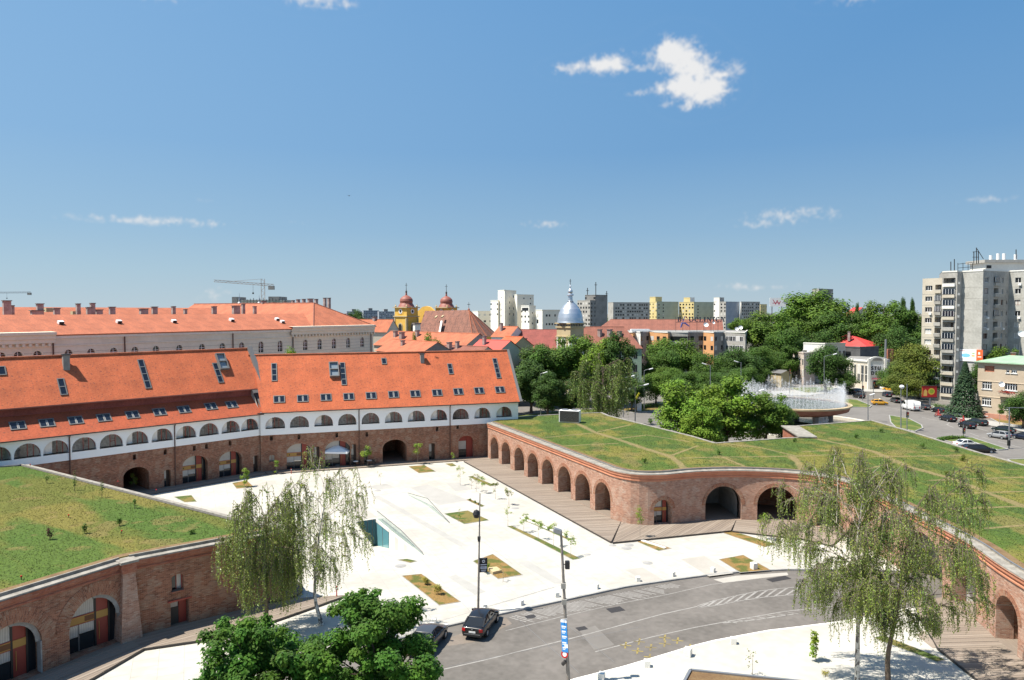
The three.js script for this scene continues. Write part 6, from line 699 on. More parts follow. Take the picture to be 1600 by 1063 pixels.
// ---------------------------------------------------------------- the east side: tower block, beige house, cinema, fountain, roundabout
{ // high concrete apartment tower
  const b = thing('apartment_tower', 'tall weathered concrete apartment tower with stacked balconies at the right', 'apartment block');
  const P = [[112.45, -201.95], [115.25, -197.1], [114.9, -196.9], [116.85, -193.5], [118.75, -194.6], [121.4, -190], [132.4, -196.35], [138.4, -186]], hs = [hAt(437, 207), hAt(437, 207), hAt(424.5, 196), hAt(424.5, 196), hAt(423.5, 193), hAt(422.5, 193), hAt(422.5, 193)], mats = [M.cream, M.cream, M.concrete, M.concrete, M.concreteWhite2 = grainy(512, 7, [0.32, 0.312, 0.28], [0.46, 0.45, 0.41], 6, 3, 1.2, 0.92), M.concrete, M.concreteWhite2], FL = 2.92;
  const edge = (i) => new Path2([P[i], P[i + 1]], 1), F = []; for (let i = 0; i < 7; i++) F.push(edge(i));
  const ops = F.map(() => []), top = hs[2], floorsFrom = (h, n) => Array.from({ length: n }, (_, k) => h - 1.15 - (k + 1) * FL);
  const addO = (i, t, w, y, h) => ops[i].push({ s: F[i].len * t, w, base: y, spring: y + h, rise: 0, depth: 0.25 }), bal = (i, t, w, y, d) => ops[i].push({ s: F[i].len * t, w, base: y, spring: y + 2.3, rise: 0, depth: d });
  floorsFrom(hs[0], 10).forEach((y, k) => { addO(0, 0.32, 1.9, y + 0.75, 1.35); bal(0, 0.78, 1.7, y, 1.2); }); floorsFrom(top, 11).forEach((y) => bal(2, 0.48, F[2].len * 0.8, y, 1.4)); floorsFrom(hs[5], 11).forEach((y, k) => { addO(5, 0.13, 1.9, y + 0.8, 1.4); bal(5, 0.5, 2.3, y, 1.3); addO(5, 0.74, 0.9, y + 0.8, 1.4); if (k > 0) addO(5, 0.92, 0.5, y + 1, 1.0); addO(6, 0.18, 1.4, y + 0.8, 1.4); bal(6, 0.8, 1.8, y, 1.2); });
  F.forEach((p, i) => wallFace(p, 0, hs[i], ops[i], { step: 99, depth: 0.25 }).build('wall', mats[i], b)); const r = rng(21);
  ops.forEach((list, i) => list.forEach((o, k) => { const p = F[i], deep = o.depth > 1, g = new THREE.Group(); g.name = deep ? 'balcony' : 'window'; b.add(g); p.frame(o.s, 0, 0).decompose(g.position, g.quaternion, g.scale); const w = o.w, h = o.spring - o.base, y = o.base, D = -o.depth;
    if (deep) { put(panel(-w / 2, w / 2, y, y + h, null, D, 0.05), 'back_wall', M.concreteDark, g); const dw = r() * 0.2; put(panel(-w * 0.1 + dw, w * 0.42, y + 0.1, y + 2.1, null, D + 0.06, 0.05), 'glazing', M.glassDark, g); put(panel(w * 0.14 + dw - 0.05, w * 0.14 + dw + 0.05, y + 0.1, y + 2.1, null, D + 0.09, 0.05), 'glazing_bar', M.whitePaint, g); const closed = r(); const pr = new MB(); pr.box(0, y + 0.42, 0.42, w * 1.02, 0.84, 0.1); pr.box(-w * 0.51 + 0.05, y + 0.42, 0.2, 0.1, 0.84, 0.42); pr.box(w * 0.51 - 0.05, y + 0.42, 0.2, 0.1, 0.84, 0.42); pr.box(0, y + 0.02, 0.16, w * 0.98, 0.12, 0.5); pr.build('parapet', i === 5 ? M.concrete : [M.concreteWhite, M.concrete, M.cream][Math.floor(r() * 3)], g); put(panel(-w * 0.52, w * 0.52, y + 0.84, y + 0.92, null, 0.5, 0.14), 'rail', closed < 0.3 ? M.iron : M.concreteWhite, g); if (closed < 0.28) { put(panel(-w * 0.48, w * 0.48, y + 0.9, y + h, null, 0.3, 0.03), 'enclosure_glass', M.glassBlue, g); for (let q = 0; q <= 4; q++) put(panel(-w * 0.48 + q * w * 0.24 - 0.04, -w * 0.48 + q * w * 0.24 + 0.04, y + 0.9, y + h, null, 0.34, 0.06), 'enclosure_post', M.whitePaint, g); } else if (closed > 0.85) put(panel(-w * 0.3, w * 0.2, y + 0.92, y + 1.3, null, 0.55, 0.2), 'flower_box', M.planterLeaf ??= std(0.09, 0.12, 0.03, 0.9), g); }
    else { put(panel(-w / 2, w / 2, y, y + h, null, D, 0.04), 'pane', r() < 0.25 ? M.curtain : M.glassDark, g); const fm = r() < 0.7 ? M.whitePaint : M.tileRustFrame ??= std(0.18, 0.08, 0.05, 0.6); const n = w > 1.5 ? 3 : 2; for (let q = 0; q <= n; q++) put(panel(-w / 2 + q * w / n - 0.05, -w / 2 + q * w / n + 0.05, y, y + h, null, D + 0.07, 0.08), 'frame', fm, g); for (const yy of [y + 0.05, y + h - 0.05]) put(panel(-w / 2, w / 2, yy - 0.05, yy + 0.05, null, D + 0.06, 0.08), 'frame', fm, g); if (r() < 0.2) put(panel(w * 0.15, w * 0.15 + 0.7, y - 0.7, y - 0.2, null, 0.4, 0.38), 'air_conditioner', M.whitePaint, g); } }));
  // panel joints and slabs
  for (const [i, n] of [[4, 11], [0, 10], [5, 11], [6, 11]]) floorsFrom(hs[i], n).forEach((y) => ribbon(F[i], [[0.0, y - 0.28], [0.018, y - 0.27], [0.018, y - 0.2], [0.0, y - 0.19]], { step: 99 }).build('panel_joint', M.concrete, b)); floorsFrom(top, 11).forEach((y) => new MB().box(0, 0, 0, 0.5, 0.6, 0.35).build('side_vent', M.concreteWhite, b).position.copy(F[3].at(F[3].len * 0.25, 0.1, y + 0.9)));
  new MB().poly([...P.slice(2), [150, -200], [140, -216], [124, -214]].map(([x, z]) => V(x, hs[5] - 0.05, z))).build('roof', M.concreteDark, b); new MB().poly([P[0], P[1], [124, -214], [121, -217]].map(([x, z]) => V(x, hs[0] - 0.05, z))).build('roof', M.concreteDark, b); { const q = new MB(); const A = P[0], B = [121, -217]; q.quad(V(B[0], 0, B[1]), V(A[0], 0, A[1]), V(A[0], hs[0], A[1]), V(B[0], hs[0], B[1])); const C = [124, -214], D = P[2]; q.quad(V(C[0], 0, C[1]), V(D[0], 0, D[1]), V(D[0], top, D[1]), V(C[0], top, C[1])); q.build('wall', M.concrete, b); }
  F.slice(2).forEach((p, i) => ribbon(p, [[0, hs[i + 2] - 0.3], [0.1, hs[i + 2] - 0.25], [0.1, hs[i + 2] + 0.1], [-0.3, hs[i + 2] + 0.1]], { step: 99 }).build('roof_edge', M.concreteWhite, b));
  { const z = 204, x0 = gp(1532, z)[0], x1 = gp(1625, z)[0], y0 = hs[5] - 0.2, y1 = hAt(407, z); new MB().box((x0 + x1) / 2, (y0 + y1 - 0.7) / 2, -z - 3, x1 - x0 - 1.5, y1 - y0 - 0.7, 7).build('penthouse', M.concreteWhite, b); new MB().box((x0 + x1) / 2, y1 - 0.35, -z - 3, x1 - x0, 0.8, 8.6).build('penthouse_roof', M.concrete, b); new MB().box(gp(1543.5, z - 0.6)[0], hAt(417.5, z), -z + 0.55, 1.3, 0.8, 0.1).build('window', M.black, b);
    for (const [u, v] of [[1559.5, 398.5], [1571, 395.5], [1580.5, 395.5], [1599, 397]]) { const q = at(u, v, z - 1); new MB().lathe([[0.42, 0], [0.42, q.y - y1 + 0.1], [0, q.y - y1 + 0.1]], q.x, y1, -z - 2, 12).build('flue', M.whitePaint, b); } for (const [u, v, vb] of [[1491.5, 405, 424], [1486, 409, 424], [1526, 387, 412], [1529, 393, 412], [1522, 393, 412], [1588, 390, 405]]) { const q = at(u, v, 198), e = at(u, vb, 198); new MB().bar(e, q, 0.16).build('antenna', M.iron, b); } for (const [a, c] of [[[1497, 413], [1520, 410]], [[1497, 419], [1520, 417]], [[1520, 394], [1529, 393]], [[1520, 402], [1530, 402]], [[1527, 389], [1537, 405]]]) new MB().bar(at(...a, 198), at(...c, 198), 0.12).build('antenna_stay', M.iron, b); for (const u of [1497, 1505, 1513, 1520]) new MB().bar(at(u, 424, 198), at(u, 411, 198), 0.1).build('antenna', M.iron, b); }
  { const p = new Path2([P[4], P[5]], 1), o = thing('wall_banner', 'white and orange advertising banner low on the blank tower wall', 'banner'), m = flat(360, 200, (c, w, h) => { c.fillStyle = '#f3f2ef'; c.fillRect(0, 0, w, h); c.fillStyle = '#e8632c'; c.fillRect(w * 0.76, 0, w * 0.24, h); c.fillStyle = '#7ec3ea'; c.beginPath(); c.ellipse(w * 0.36, h * 0.52, 62, 34, 0, 0, 7); c.fill(); c.fillStyle = '#d94a3a'; c.fillRect(w * 0.06, h * 0.1, w * 0.28, 7); c.fillStyle = '#8bb05a'; c.fillRect(w * 0.6, h * 0.3, 36, 18); c.fillStyle = '#e3a03a'; c.fillRect(w * 0.58, h * 0.48, 44, 22); c.fillStyle = '#fbe6da'; c.fillRect(w * 0.83, h * 0.2, 26, 40); c.fillRect(w * 0.81, h * 0.55, 50, 16); c.fillStyle = '#9a9a9a'; for (let k = 0; k < 3; k++) c.fillRect(w * 0.08, h * (0.78 + k * 0.06), w * 0.3, 4); }); const a = hAt(546, 193), d = hAt(564.5, 193), g = new THREE.Mesh(new THREE.BoxGeometry(6.6, a - d, 0.15), m); p.frame(p.len * 0.47, 0.2, (a + d) / 2).decompose(g.position, g.quaternion, g.scale); place(g, o, 'cloth'); for (const s of [-3.2, 3.2]) { const f = new MB().bar(V(s, -1.5, -0.12), V(s, 1.5, -0.12), 0.1).build('rail', M.zinc, o); f.position.copy(g.position); f.quaternion.copy(g.quaternion); } }
}
{ // beige house with green roof
  const b = thing('beige_house', 'beige three-storey house with green roof at the right edge', 'house'), A = gp(1530, 167), B = gp(1625, 156), p = new Path2([A, B], 1), h = hAt(567, 163), win = [], W = (u0, u1, v0, v1, n) => { const a = p.sOf(u0, 600), c = p.sOf(u1, 600), z = -p.at(a).z, y1 = hAt(v0, z), y0 = hAt(v1, z); win.push({ s: (a + c) / 2, w: c - a, base: y0, spring: y1, rise: 0, depth: 0.28, n }); }; W(1535, 1550, 596, 608, 4); W(1570, 1590, 598, 610, 5); W(1535, 1549.6, 621.6, 633.6, 4); W(1538, 1553.5, 571.5, 581, 0); W(1572, 1577, 578, 583, 1); W(1580, 1589, 578, 583.5, 3); W(1571, 1588, 622, 640, 3); W(1538, 1545, 643, 650, 1);
  wallFace(p, 0, h, win, { step: 99, depth: 0.28 }).build('wall', M.beige, b); for (const o of win) { const g = new THREE.Group(); g.name = 'window'; b.add(g); p.frame(o.s, -0.24, 0).decompose(g.position, g.quaternion, g.scale); put(panel(-o.w / 2, o.w / 2, o.base, o.spring, null, 0, 0.05), 'pane', o.n === 0 ? M.brickRed : M.glassDark, g); if (o.n) { for (let k = 0; k <= o.n; k++) put(panel(-o.w / 2 + k * o.w / o.n - 0.06, -o.w / 2 + k * o.w / o.n + 0.06, o.base, o.spring, null, 0.06, 0.06), 'frame', M.whitePaint, g); for (const y of [o.base + 0.06, o.spring - 0.06, lerp(o.base, o.spring, 0.68)]) put(panel(-o.w / 2, o.w / 2, y - 0.06, y + 0.06, null, 0.05, 0.06), 'frame', M.whitePaint, g); put(panel(-o.w / 2 - 0.15, o.w / 2 + 0.15, o.base - 0.12, o.base, null, 0.4, 0.42), 'sill', M.whitePaint, g); } }
  const P = (s, o, y) => { const t = p.tan(1), n = p.nor(1); return V(A[0] + t[0] * s + n[0] * o, y, A[1] + t[1] * s + n[1] * o); }, L = p.len; const w = new MB(); w.quad(P(0, -10, 0), P(0, 0, 0), P(0, 0, h), P(0, -10, h)); w.quad(P(L, 0, 0), P(L, -10, 0), P(L, -10, h), P(L, 0, h)); w.quad(P(L, -10, 0), P(0, -10, 0), P(0, -10, h), P(L, -10, h)); w.build('side_wall', M.beige, b); const gr = M.greenRoof = grainy(256, 5, [0.22, 0.34, 0.22], [0.31, 0.44, 0.3], 4, 5, 1, 0.6); new MB().quad(P(-0.5, 0.6, h), P(L, 0.6, h), P(L, -5, h + 1.5), P(4, -5, h + 1.5)).tri(P(-0.5, -10.6, h), P(-0.5, 0.6, h), P(4, -5, h + 1.5)).quad(P(L, -10.6, h), P(-0.5, -10.6, h), P(4, -5, h + 1.5), P(L, -5, h + 1.5)).build('roof', gr, b); new MB().bar(P(-0.5, 0.62, h - 0.05), P(L, 0.62, h - 0.05), 0.15, 0.22).build('gutter', gr, b); { const q = at(1583.5, 560, 166); chimney(b, V(q.x, h, q.z), 2, 1.1, M.brickRed); }
  for (const y of [4.7, 8.2]) ribbon(p, [[0, y], [0.08, y + 0.05], [0.08, y + 0.2], [0, y + 0.25]], { step: 99 }).build('string_course', M.beige, b); ribbon(p, [[0.06, 0], [0.06, 1.1], [0, 1.15]], { step: 99 }).build('plinth', M.plinthRed = grainy(256, 4, [0.36, 0.16, 0.11], [0.45, 0.23, 0.16], 4, 5, 1, 0.9), b);
  { const a = p.sOf(1563, 615), c = p.sOf(1594, 615), y = hAt(620, 161), g = new THREE.Group(); g.name = 'balcony'; b.add(g); p.frame((a + c) / 2, 0.6, y).decompose(g.position, g.quaternion, g.scale); const w = c - a; new MB().box(0, 0, 0, w, 0.2, 1.2).build('slab', M.beige, g); new MB().box(0, 0.5, 0.55, w, 0.75, 0.1).box(-w / 2 + 0.05, 0.5, 0, 0.1, 0.75, 1.1).build('parapet', M.beige, g); stuff(leafBlob([[0, 1.0, 0.6, w * 0.5, 0.3, 0.25]], 420, 0.16, 5).build('flowers', M.flowerRed = leaf(0.36, 0.035, 0.03, 0.3), g)); }
  for (const [u, v, r, l] of [[1565, 601, 0.6, 'white satellite dish on the beige house wall'], [1596, 522, 0.75, 'large white satellite dish beside the apartment tower']]) { const z = u === 1565 ? 161.5 : 172, q = at(u, v, z), o = thing('satellite_dish', l, 'dish'); new MB().lathe([[0, 0], [r * 0.5, 0.05], [r * 0.85, 0.18], [r, 0.3]], 0, 0, 0, 16).build('bowl', M.whitePaint, o).position.copy(q); o.children[0].rotation.set(1.2, 0, 0.35); new MB().bar(q, V(q.x + 0.2, u === 1565 ? q.y - 0.5 : h + 0.6, q.z - 0.9), 0.1).build('arm', M.zinc, o); }
}
{ // cinema corner
  const pink = M.pinkWall = grainy(256, 8, [0.52, 0.42, 0.35], [0.62, 0.52, 0.45], 4, 4, 1, 0.95), z = 236;
  const a = cornerBlock('cinema_annex', 'pink cream two-storey annex left of the round tree', 'building', [1240, 1257, 1275], 240, [10, 6], 553, [pink, pink, M.concreteDark], { l: (p, h) => gridOf(p, 4, 2, h - 6.3, 3.6, 1.1, 1.9), style: { frame: M.concreteWhite } });
  cornerBlock('cinema_block', 'taller pale block with flat roof edge behind the round tree', 'building', [1256, 1290, 1322], 246, [6, 4], 538, [M.concreteWhite, M.cream, M.concreteDark], { l: (p, h) => gridOf(p, 4, 2, h - 7.5, 4, 1.1, 2.4), r: (p, h) => gridOf(p, 5, 2, h - 7.5, 4, 1.1, 2.4), style: { frame: M.concreteWhite } });
  { const b = thing('cinema', 'cream cinema corner with arched pediment, dark roof and black lettering', 'cinema'), A = gp(1324, 236), C = gp(1358, 226), D = gp(1386, 226), E = gp(1396, 240), h = hAt(562, 230), h2 = hAt(557, 226), p = new Path2([A, C], 1), q = new Path2([C, D], 1); wallFace(p, 0, h, [], { step: 99 }).build('wall', M.cream, b); windowsOn(b, p, [...gridOf(p, 6, 1, h - 3, 4, 0.95, 2.6), ...gridOf(p, 6, 1, 3.4, 4, 1, 2.2)], { frame: M.concreteWhite }); ribbon(p, [[0, h - 0.9], [0.3, h - 0.5], [0.3, h], [-0.4, h]], { step: 99 }).build('cornice', M.concreteWhite, b); wallFace(q, 0, h2 - 1.4, [{ s: q.len * 0.5, w: 2.6, base: 0, spring: 2.8, rise: 0 }], { step: 99 }).build('corner_wall', M.concreteWhite, b); put(panel(-q.len / 2, q.len / 2, h2 - 1.4, 99, (x) => h2 - 1.4 + 1.3 * Math.sqrt(Math.max(0, 1 - (x / (q.len / 2)) ** 2)), 0.1, 0.6), 'pediment', M.concreteWhite, b, q.frame(q.len / 2, 0, 0)); put(panel(-1.7, 1.7, h2 - 1.3, 99, (x) => h2 - 1.3 + 0.9 * Math.sqrt(Math.max(0, 1 - (x / 1.7) ** 2)), 0.16, 0.1), 'fanlight', M.concreteDark, b, q.frame(q.len / 2, 0, 0)); for (const s of [0.04, 0.96]) { const m = new MB().box(0, h2 / 2 - 0.4, 0, 0.7, h2 - 0.6, 0.5).build('pilaster', M.concreteWhite, b); q.frame(q.len * s, 0.1, 0).decompose(m.position, m.quaternion, m.scale); }
    wallFace(new Path2([D, E], 1), 0, h, [], { step: 99 }).build('wall', M.cream, b); new MB().poly([A, C, D, E, gp(1330, 250)].map(([x, zz]) => V(x, h - 0.1, zz))).build('roof', M.concreteDark, b); cornerBlock('', '', '', [1308, 1345, 1374], 248, [6, 4], 543.5, [M.roofSlate = grainy(256, 6, [0.07, 0.07, 0.072], [0.12, 0.12, 0.12], 4, 5, 1, 0.8), M.roofSlate], { l: (pp, hh) => [{ s: pp.len * 0.42, y: hh - 2.1, w: 3, h: 1.3 }] }, b, 'mansard'); windowsOn(b, q, [{ s: q.len * 0.5, y: h2 - 4.3, w: q.len * 0.8, h: 3.4, m: M.whitePaint }], { name: 'sign_board', off: 0.12 }); put(panel(-1.3, 1.3, 0, 2.8, null, -0.4, 0.05), 'door', M.glassDark, b, q.frame(q.len / 2, 0, 0)); put(panel(-1.6, 1.6, 3.1, 3.6, null, 0.2, 0.1), 'pink_banner', std(0.6, 0.16, 0.2, 0.7), b, q.frame(q.len / 2, 0, 0));
    const font = await new FontLoader().loadAsync('fonts/droid/droid_sans_bold.typeface.json'); for (const [txt, y] of [['STU', h2 - 4.2], ['DENT', h2 - 5.75]]) { let x = -q.len * 0.36; for (const c of txt) { const g = new TextGeometry(c, { font, size: 1.15, depth: 0.12, curveSegments: 3 }); g.computeBoundingBox(); const o = place(new THREE.Mesh(g, M.black), b, 'letter'); const mx = q.frame(q.len / 2, 0.16, 0).multiply(new THREE.Matrix4().makeTranslation(x, y, 0)); mx.decompose(o.position, o.quaternion, o.scale); x += g.boundingBox.max.x + 0.16; } } { const c = at(1384, 545, 234); new MB().tube([V(c.x, 4, c.z), c, V(c.x, c.y + 3, c.z)], [0.4, 0.35, 0.3], 8).build('flue', M.zinc, b); new MB().box(c.x + 1.8, 6, c.z - 1, 1.6, 12, 1.6).build('chimney', M.brickRed, b); } }
  const rr = M.redSheet = grainy(256, 6, [0.50, 0.035, 0.03], [0.58, 0.06, 0.05], 4, 4, 1, 0.6); house('red_roof_villa', 'villa with bright red hipped roof behind the cinema', gp(1286, 275), gp(1358, 262), 14, hAt(542, 267), hAt(525.5, 267), M.cream, rr, { hipL: 5, hipR: 9, chimneys: [[8.5, -3, 14.4, 16.6, 1]] }); house('red_roof_villa', 'small villa with bright red roof and dormer among the park trees', gp(1216, 285), gp(1246, 278), 9, hAt(541, 281), hAt(526, 281), M.cream, rr, { hipL: 3, hipR: 3, chimneys: [[4, -2, 14, 16, 1.6]] }); house('red_roof_villa', 'distant red gable between the tree tops', gp(1318, 420), gp(1332, 412), 12, hAt(493, 414), hAt(481, 414), M.cream, rr, {}); house('kiosk', 'small cream kiosk under the trees beside the far crossing', gp(1203, 236), gp(1222, 232), 5, 4.5, 5.2, M.sand, M.lead, {});
}
{ // fountain: a big bowl on columns with a ring of jets
  const c = S(1240, 668, 0), f = thing('fountain', 'raised round fountain bowl with a ring of tall white water jets', 'fountain', [c.x, 0, c.z - 1]), R = 11.2, y = 4.9;
  new MB().lathe([[R * 0.55, y - 1.75], [R * 0.8, y - 1.65], [R * 0.97, y - 1.05], [R, y - 0.2], [R, y + 0.1], [R - 0.5, y + 0.1], [R - 0.5, y - 0.35], [0, y - 0.4]], 0, 0, 0, 64).build('bowl', M.rustBowl = grainy(256, 5, [0.22, 0.08, 0.045], [0.33, 0.14, 0.085], 5, 5, 1.1, 0.75), f); new MB().lathe([[R + 0.06, y - 0.25], [R + 0.3, y - 0.1], [R + 0.3, y + 0.16], [R - 0.55, y + 0.16]], 0, 0, 0, 64).build('rim', M.rimOchre = grainy(256, 5, [0.40, 0.29, 0.15], [0.54, 0.43, 0.27], 5, 5, 1, 0.8), f); new MB().lathe([[R - 0.52, y - 0.06], [0, y - 0.05]], 0, 0, 0, 48).build('water', M.water = new THREE.MeshStandardMaterial({ color: new THREE.Color().setRGB(0.05, 0.07, 0.075), roughness: 0.12 }), f);
  for (let k = 0; k < 8; k++) { const a = k / 8 * 6.283 + 0.5; new MB().lathe([[0.7, 0], [0.55, 0.3], [0.55, y - 1.9]], 7.4 * Math.cos(a), 0, 7.4 * Math.sin(a), 10).build('column', M.concreteDark, f); } new MB().lathe([[4.5, 0], [4.5, 0.5], [4.3, 0.5], [4.3, 0.3], [0, 0.3]], 0, 0, 0, 32).build('planter', M.park, f);
  const rp = new MB().lathe([[17.6, 0], [17.6, 0.75], [16.4, 0.75], [16.4, 0.1]], 0, 0, 0, 64).build('pool_rim', M.rimPale = grainy(256, 4, [0.48, 0.44, 0.36], [0.6, 0.56, 0.47], 5, 5, 1, 0.85), f); new MB().lathe([[16.4, 0.12], [0, 0.12]], 0, 0, 0, 48).build('pool_water', M.poolWater = std(0.06, 0.055, 0.045, 0.2), f);
  // jets: plumes of droplets
  const drop = new THREE.IcosahedronGeometry(1, 0), N = 84, per = 700, jets = new THREE.InstancedMesh(drop, M.spray = new THREE.MeshPhysicalMaterial({ color: 0xffffff, roughness: 0.5, transmission: 0.5, thickness: 0 }), N * per), r = rng(77), mx = new THREE.Matrix4(); let i = 0;
  for (let k = 0; k < N; k++) { const a = k / N * 6.283, jr = R - 1.3, tall = 3.0 + 2.2 * r(); for (let d = 0; d < per; d++) { const t = Math.pow(r(), 1.05), fall = r() < 0.72, w = (fall ? 1.1 : 0.42) * Math.sin(Math.min(1, (1 - t) * 3 + 0.15) * 1.57) * (fall ? 1 - t * 0.35 : 1), an = r() * 6.283, q = r() * w, s = 0.008 + 0.015 * r(); mx.makeScale(s, s * (1 + 2 * r()), s).setPosition((jr + (r() - 0.5) * 0.3) * Math.cos(a) + q * Math.cos(an), y + t * tall * (fall ? 0.9 : 1), (jr) * Math.sin(a) + q * Math.sin(an)); jets.setMatrixAt(i++, mx); } } jets.userData.kind = 'stuff'; place(jets, f, 'jets');
  const curtain = new THREE.InstancedMesh(drop, M.spray, 5200); for (let k = 0; k < 5200; k++) { const a = r() * 6.283, s = 0.008 + 0.012 * r(), jr = R - 2 - r() * r() * 6; mx.makeScale(s, s * 2.5, s).setPosition(jr * Math.cos(a), y + Math.pow(r(), 1.3) * 3, jr * Math.sin(a)); curtain.setMatrixAt(k, mx); } curtain.userData.kind = 'stuff'; place(curtain, f, 'fine_spray'); const fall = new THREE.InstancedMesh(drop, M.spray, 1800); for (let k = 0; k < 1800; k++) { const a = 5.0 + 0.5 * r(), s = 0.03 + 0.05 * r(); mx.makeScale(s, s * 4, s).setPosition(6.4 * Math.cos(a) + r(), r() * 3, -6.4 * Math.sin(a) + r() * 2 - 1); fall.setMatrixAt(k, mx); } fall.userData.kind = 'stuff'; place(fall, f, 'spilling_water');
}
// lawns of the roundabout and the park
const lawnArea = (name, pts, mat = M.park, y = 0.1) => { const g = new THREE.Group(); g.name = numbered(name); scene.add(g); structure(g); const P = pts.map(([u, v]) => S(u, v, y)); sheet('turf', P, y, mat, g); const e = new MB(); P.forEach((p, i) => { const q = P[(i + 1) % P.length]; e.bar(V(p.x, y - 0.05, p.z), V(q.x, y - 0.05, q.z), 0.24, 0.2); }); stuff(e.build('kerb', M.stoneGrey, g)); };
lawnArea('roundabout_lawn', [[1318, 623], [1340, 625], [1362, 634], [1358, 637], [1325, 636], [1318, 632]]); lawnArea('roundabout_lawn', [[1390, 649], [1420, 654], [1440, 664], [1442, 669], [1430, 674], [1400, 668], [1392, 660]]); lawnArea('roundabout_lawn', [[1468, 686], [1490, 682], [1520, 684], [1575, 702], [1560, 703], [1500, 694]]); lawnArea('park_lawn', [[1230, 606], [1300, 605], [1318, 612], [1260, 614]]); lawnArea('park_lawn', [[965, 640], [1006, 634], [1034, 636], [1034, 641], [990, 645]], M.lawnDry); lawnArea('verge_lawn', [[1575, 718], [1640, 716], [1640, 740], [1590, 728]]); lawnArea('verge_lawn', [[1545, 652], [1640, 664], [1640, 672], [1560, 660]], M.lawnDry); lawnArea('park_lawn', [[800, 650], [900, 640], [960, 640], [930, 655], [820, 660]], M.park);
structure(sheet('sidewalk', [[1440, 628], [1480, 640], [1540, 656], [1640, 674], [1640, 682], [1520, 660], [1450, 640], [1420, 630]].map(([u, v]) => S(u, v, 0.1)), 0.1, M.slabGrey)); structure(sheet('forecourt', [[1205, 612], [1250, 609], [1330, 600], [1400, 607], [1396, 614], [1330, 611], [1260, 618], [1210, 618]].map(([u, v]) => S(u, v, 0.09)), 0.09, M.slabGrey));
{ const g = new THREE.Group(); g.name = 'street_marking'; scene.add(g); structure(g); const ln = (a, b, w = 0.25) => { const p = S(...a, 0), q = S(...b, 0), d = V(q.x - p.x, 0, q.z - p.z).normalize(), s = V(-d.z * w / 2, 0, d.x * w / 2), y = -0.02; new MB().quad(V(p.x + s.x, y, p.z + s.z), V(q.x + s.x, y, q.z + s.z), V(q.x - s.x, y, q.z - s.z), V(p.x - s.x, y, p.z - s.z)).build('painted_line', M.paint, g); }; for (const [a, b] of [[[1478, 663], [1490, 668]], [[1498, 670], [1510, 675]], [[1516, 677], [1530, 682]], [[1440, 652], [1476, 660]], [[1385, 636], [1420, 643]], [[1535, 683], [1550, 688]], [[1560, 690], [1600, 701]], [[1520, 667], [1545, 674]], [[1555, 677], [1600, 688]], [[1480, 664], [1484, 660]]]) ln(a, b); }
// trunk with limbs that reach towards the given points
function woody(parent, H, rad, targets, mat, seed, fork = 0.35, lean = [0, 0]) {
  const r = rng(seed), g = new MB(), n = 7, tp = (t) => V(lean[0] * t * t + Math.sin(t * 5 + seed) * 0.12 * t * (rad * 4), H * t, lean[1] * t * t + Math.cos(t * 4 + seed) * 0.12 * t * (rad * 4)); g.tube(Array.from({ length: n + 1 }, (_, i) => tp(i / n)), Array.from({ length: n + 1 }, (_, i) => rad * (i === 0 ? 1.35 : 1 - 0.85 * i / n)), 8); g.build('trunk', mat, parent); const lm = new MB();
  for (const q of targets) { const t0 = clamp(fork + (q[1] / H - fork) * 0.45 * r() + 0.05, fork, 0.95), a = tp(t0), b = V(q[0], q[1], q[2]), m = a.clone().lerp(b, 0.5).add(V(0, 0.12 * a.distanceTo(b), 0)); lm.tube([a, a.clone().lerp(m, 0.5).add(V((r() - 0.5) * 0.3, 0, (r() - 0.5) * 0.3)), m, b], [rad * 0.4 * (1 - t0 * 0.5), rad * 0.3, rad * 0.2, rad * 0.05], 5); } if (targets.length) { const q = lm.build('limbs', mat, parent); stuff(q); }
}
// broad-leaved tree, crown from many clumps; real metres
function broadleaf(name, label, { H = 14, R = 5, base = 0.22, clumps = 46, leaves = 5200, size = 0.5, mat = M.leafMid, seed = 1, shape = 0, bark = M.bark, trunk = 0.28 } = {}, group) {
  const o = thing(name, label, 'tree', [0, 0, 0], 0, group), r = rng(seed * 131 + 5), cy = H * (base + (1 - base) / 2), ry = H * (1 - base) / 2, blobs = [], tg = [];
  for (let k = 0; k < clumps; k++) { const d = dirOn(r), q = Math.pow(r(), 0.4) * 0.82, yy = d[1] * q, prof = shape === 1 ? lerp(1.15, 0.55, (yy + 1) / 2) : shape === 2 ? 0.75 + 0.35 * yy : 1, wob = 0.85 + 0.35 * r(), s = R * (0.2 + 0.16 * r()); blobs.push([d[0] * q * R * prof * wob, cy + yy * ry, d[2] * q * R * prof * wob, s * 1.15, s * 0.85, s * 1.15]); if (k % 5 === 0) tg.push(blobs.at(-1)); }
  woody(o, H * 0.86, trunk, tg, bark, seed, base * 0.9); leafBlob(blobs, leaves, size, seed + 9, { shell: 0.42, wide: 0.75 }).build('crown', mat, o); return o;
}
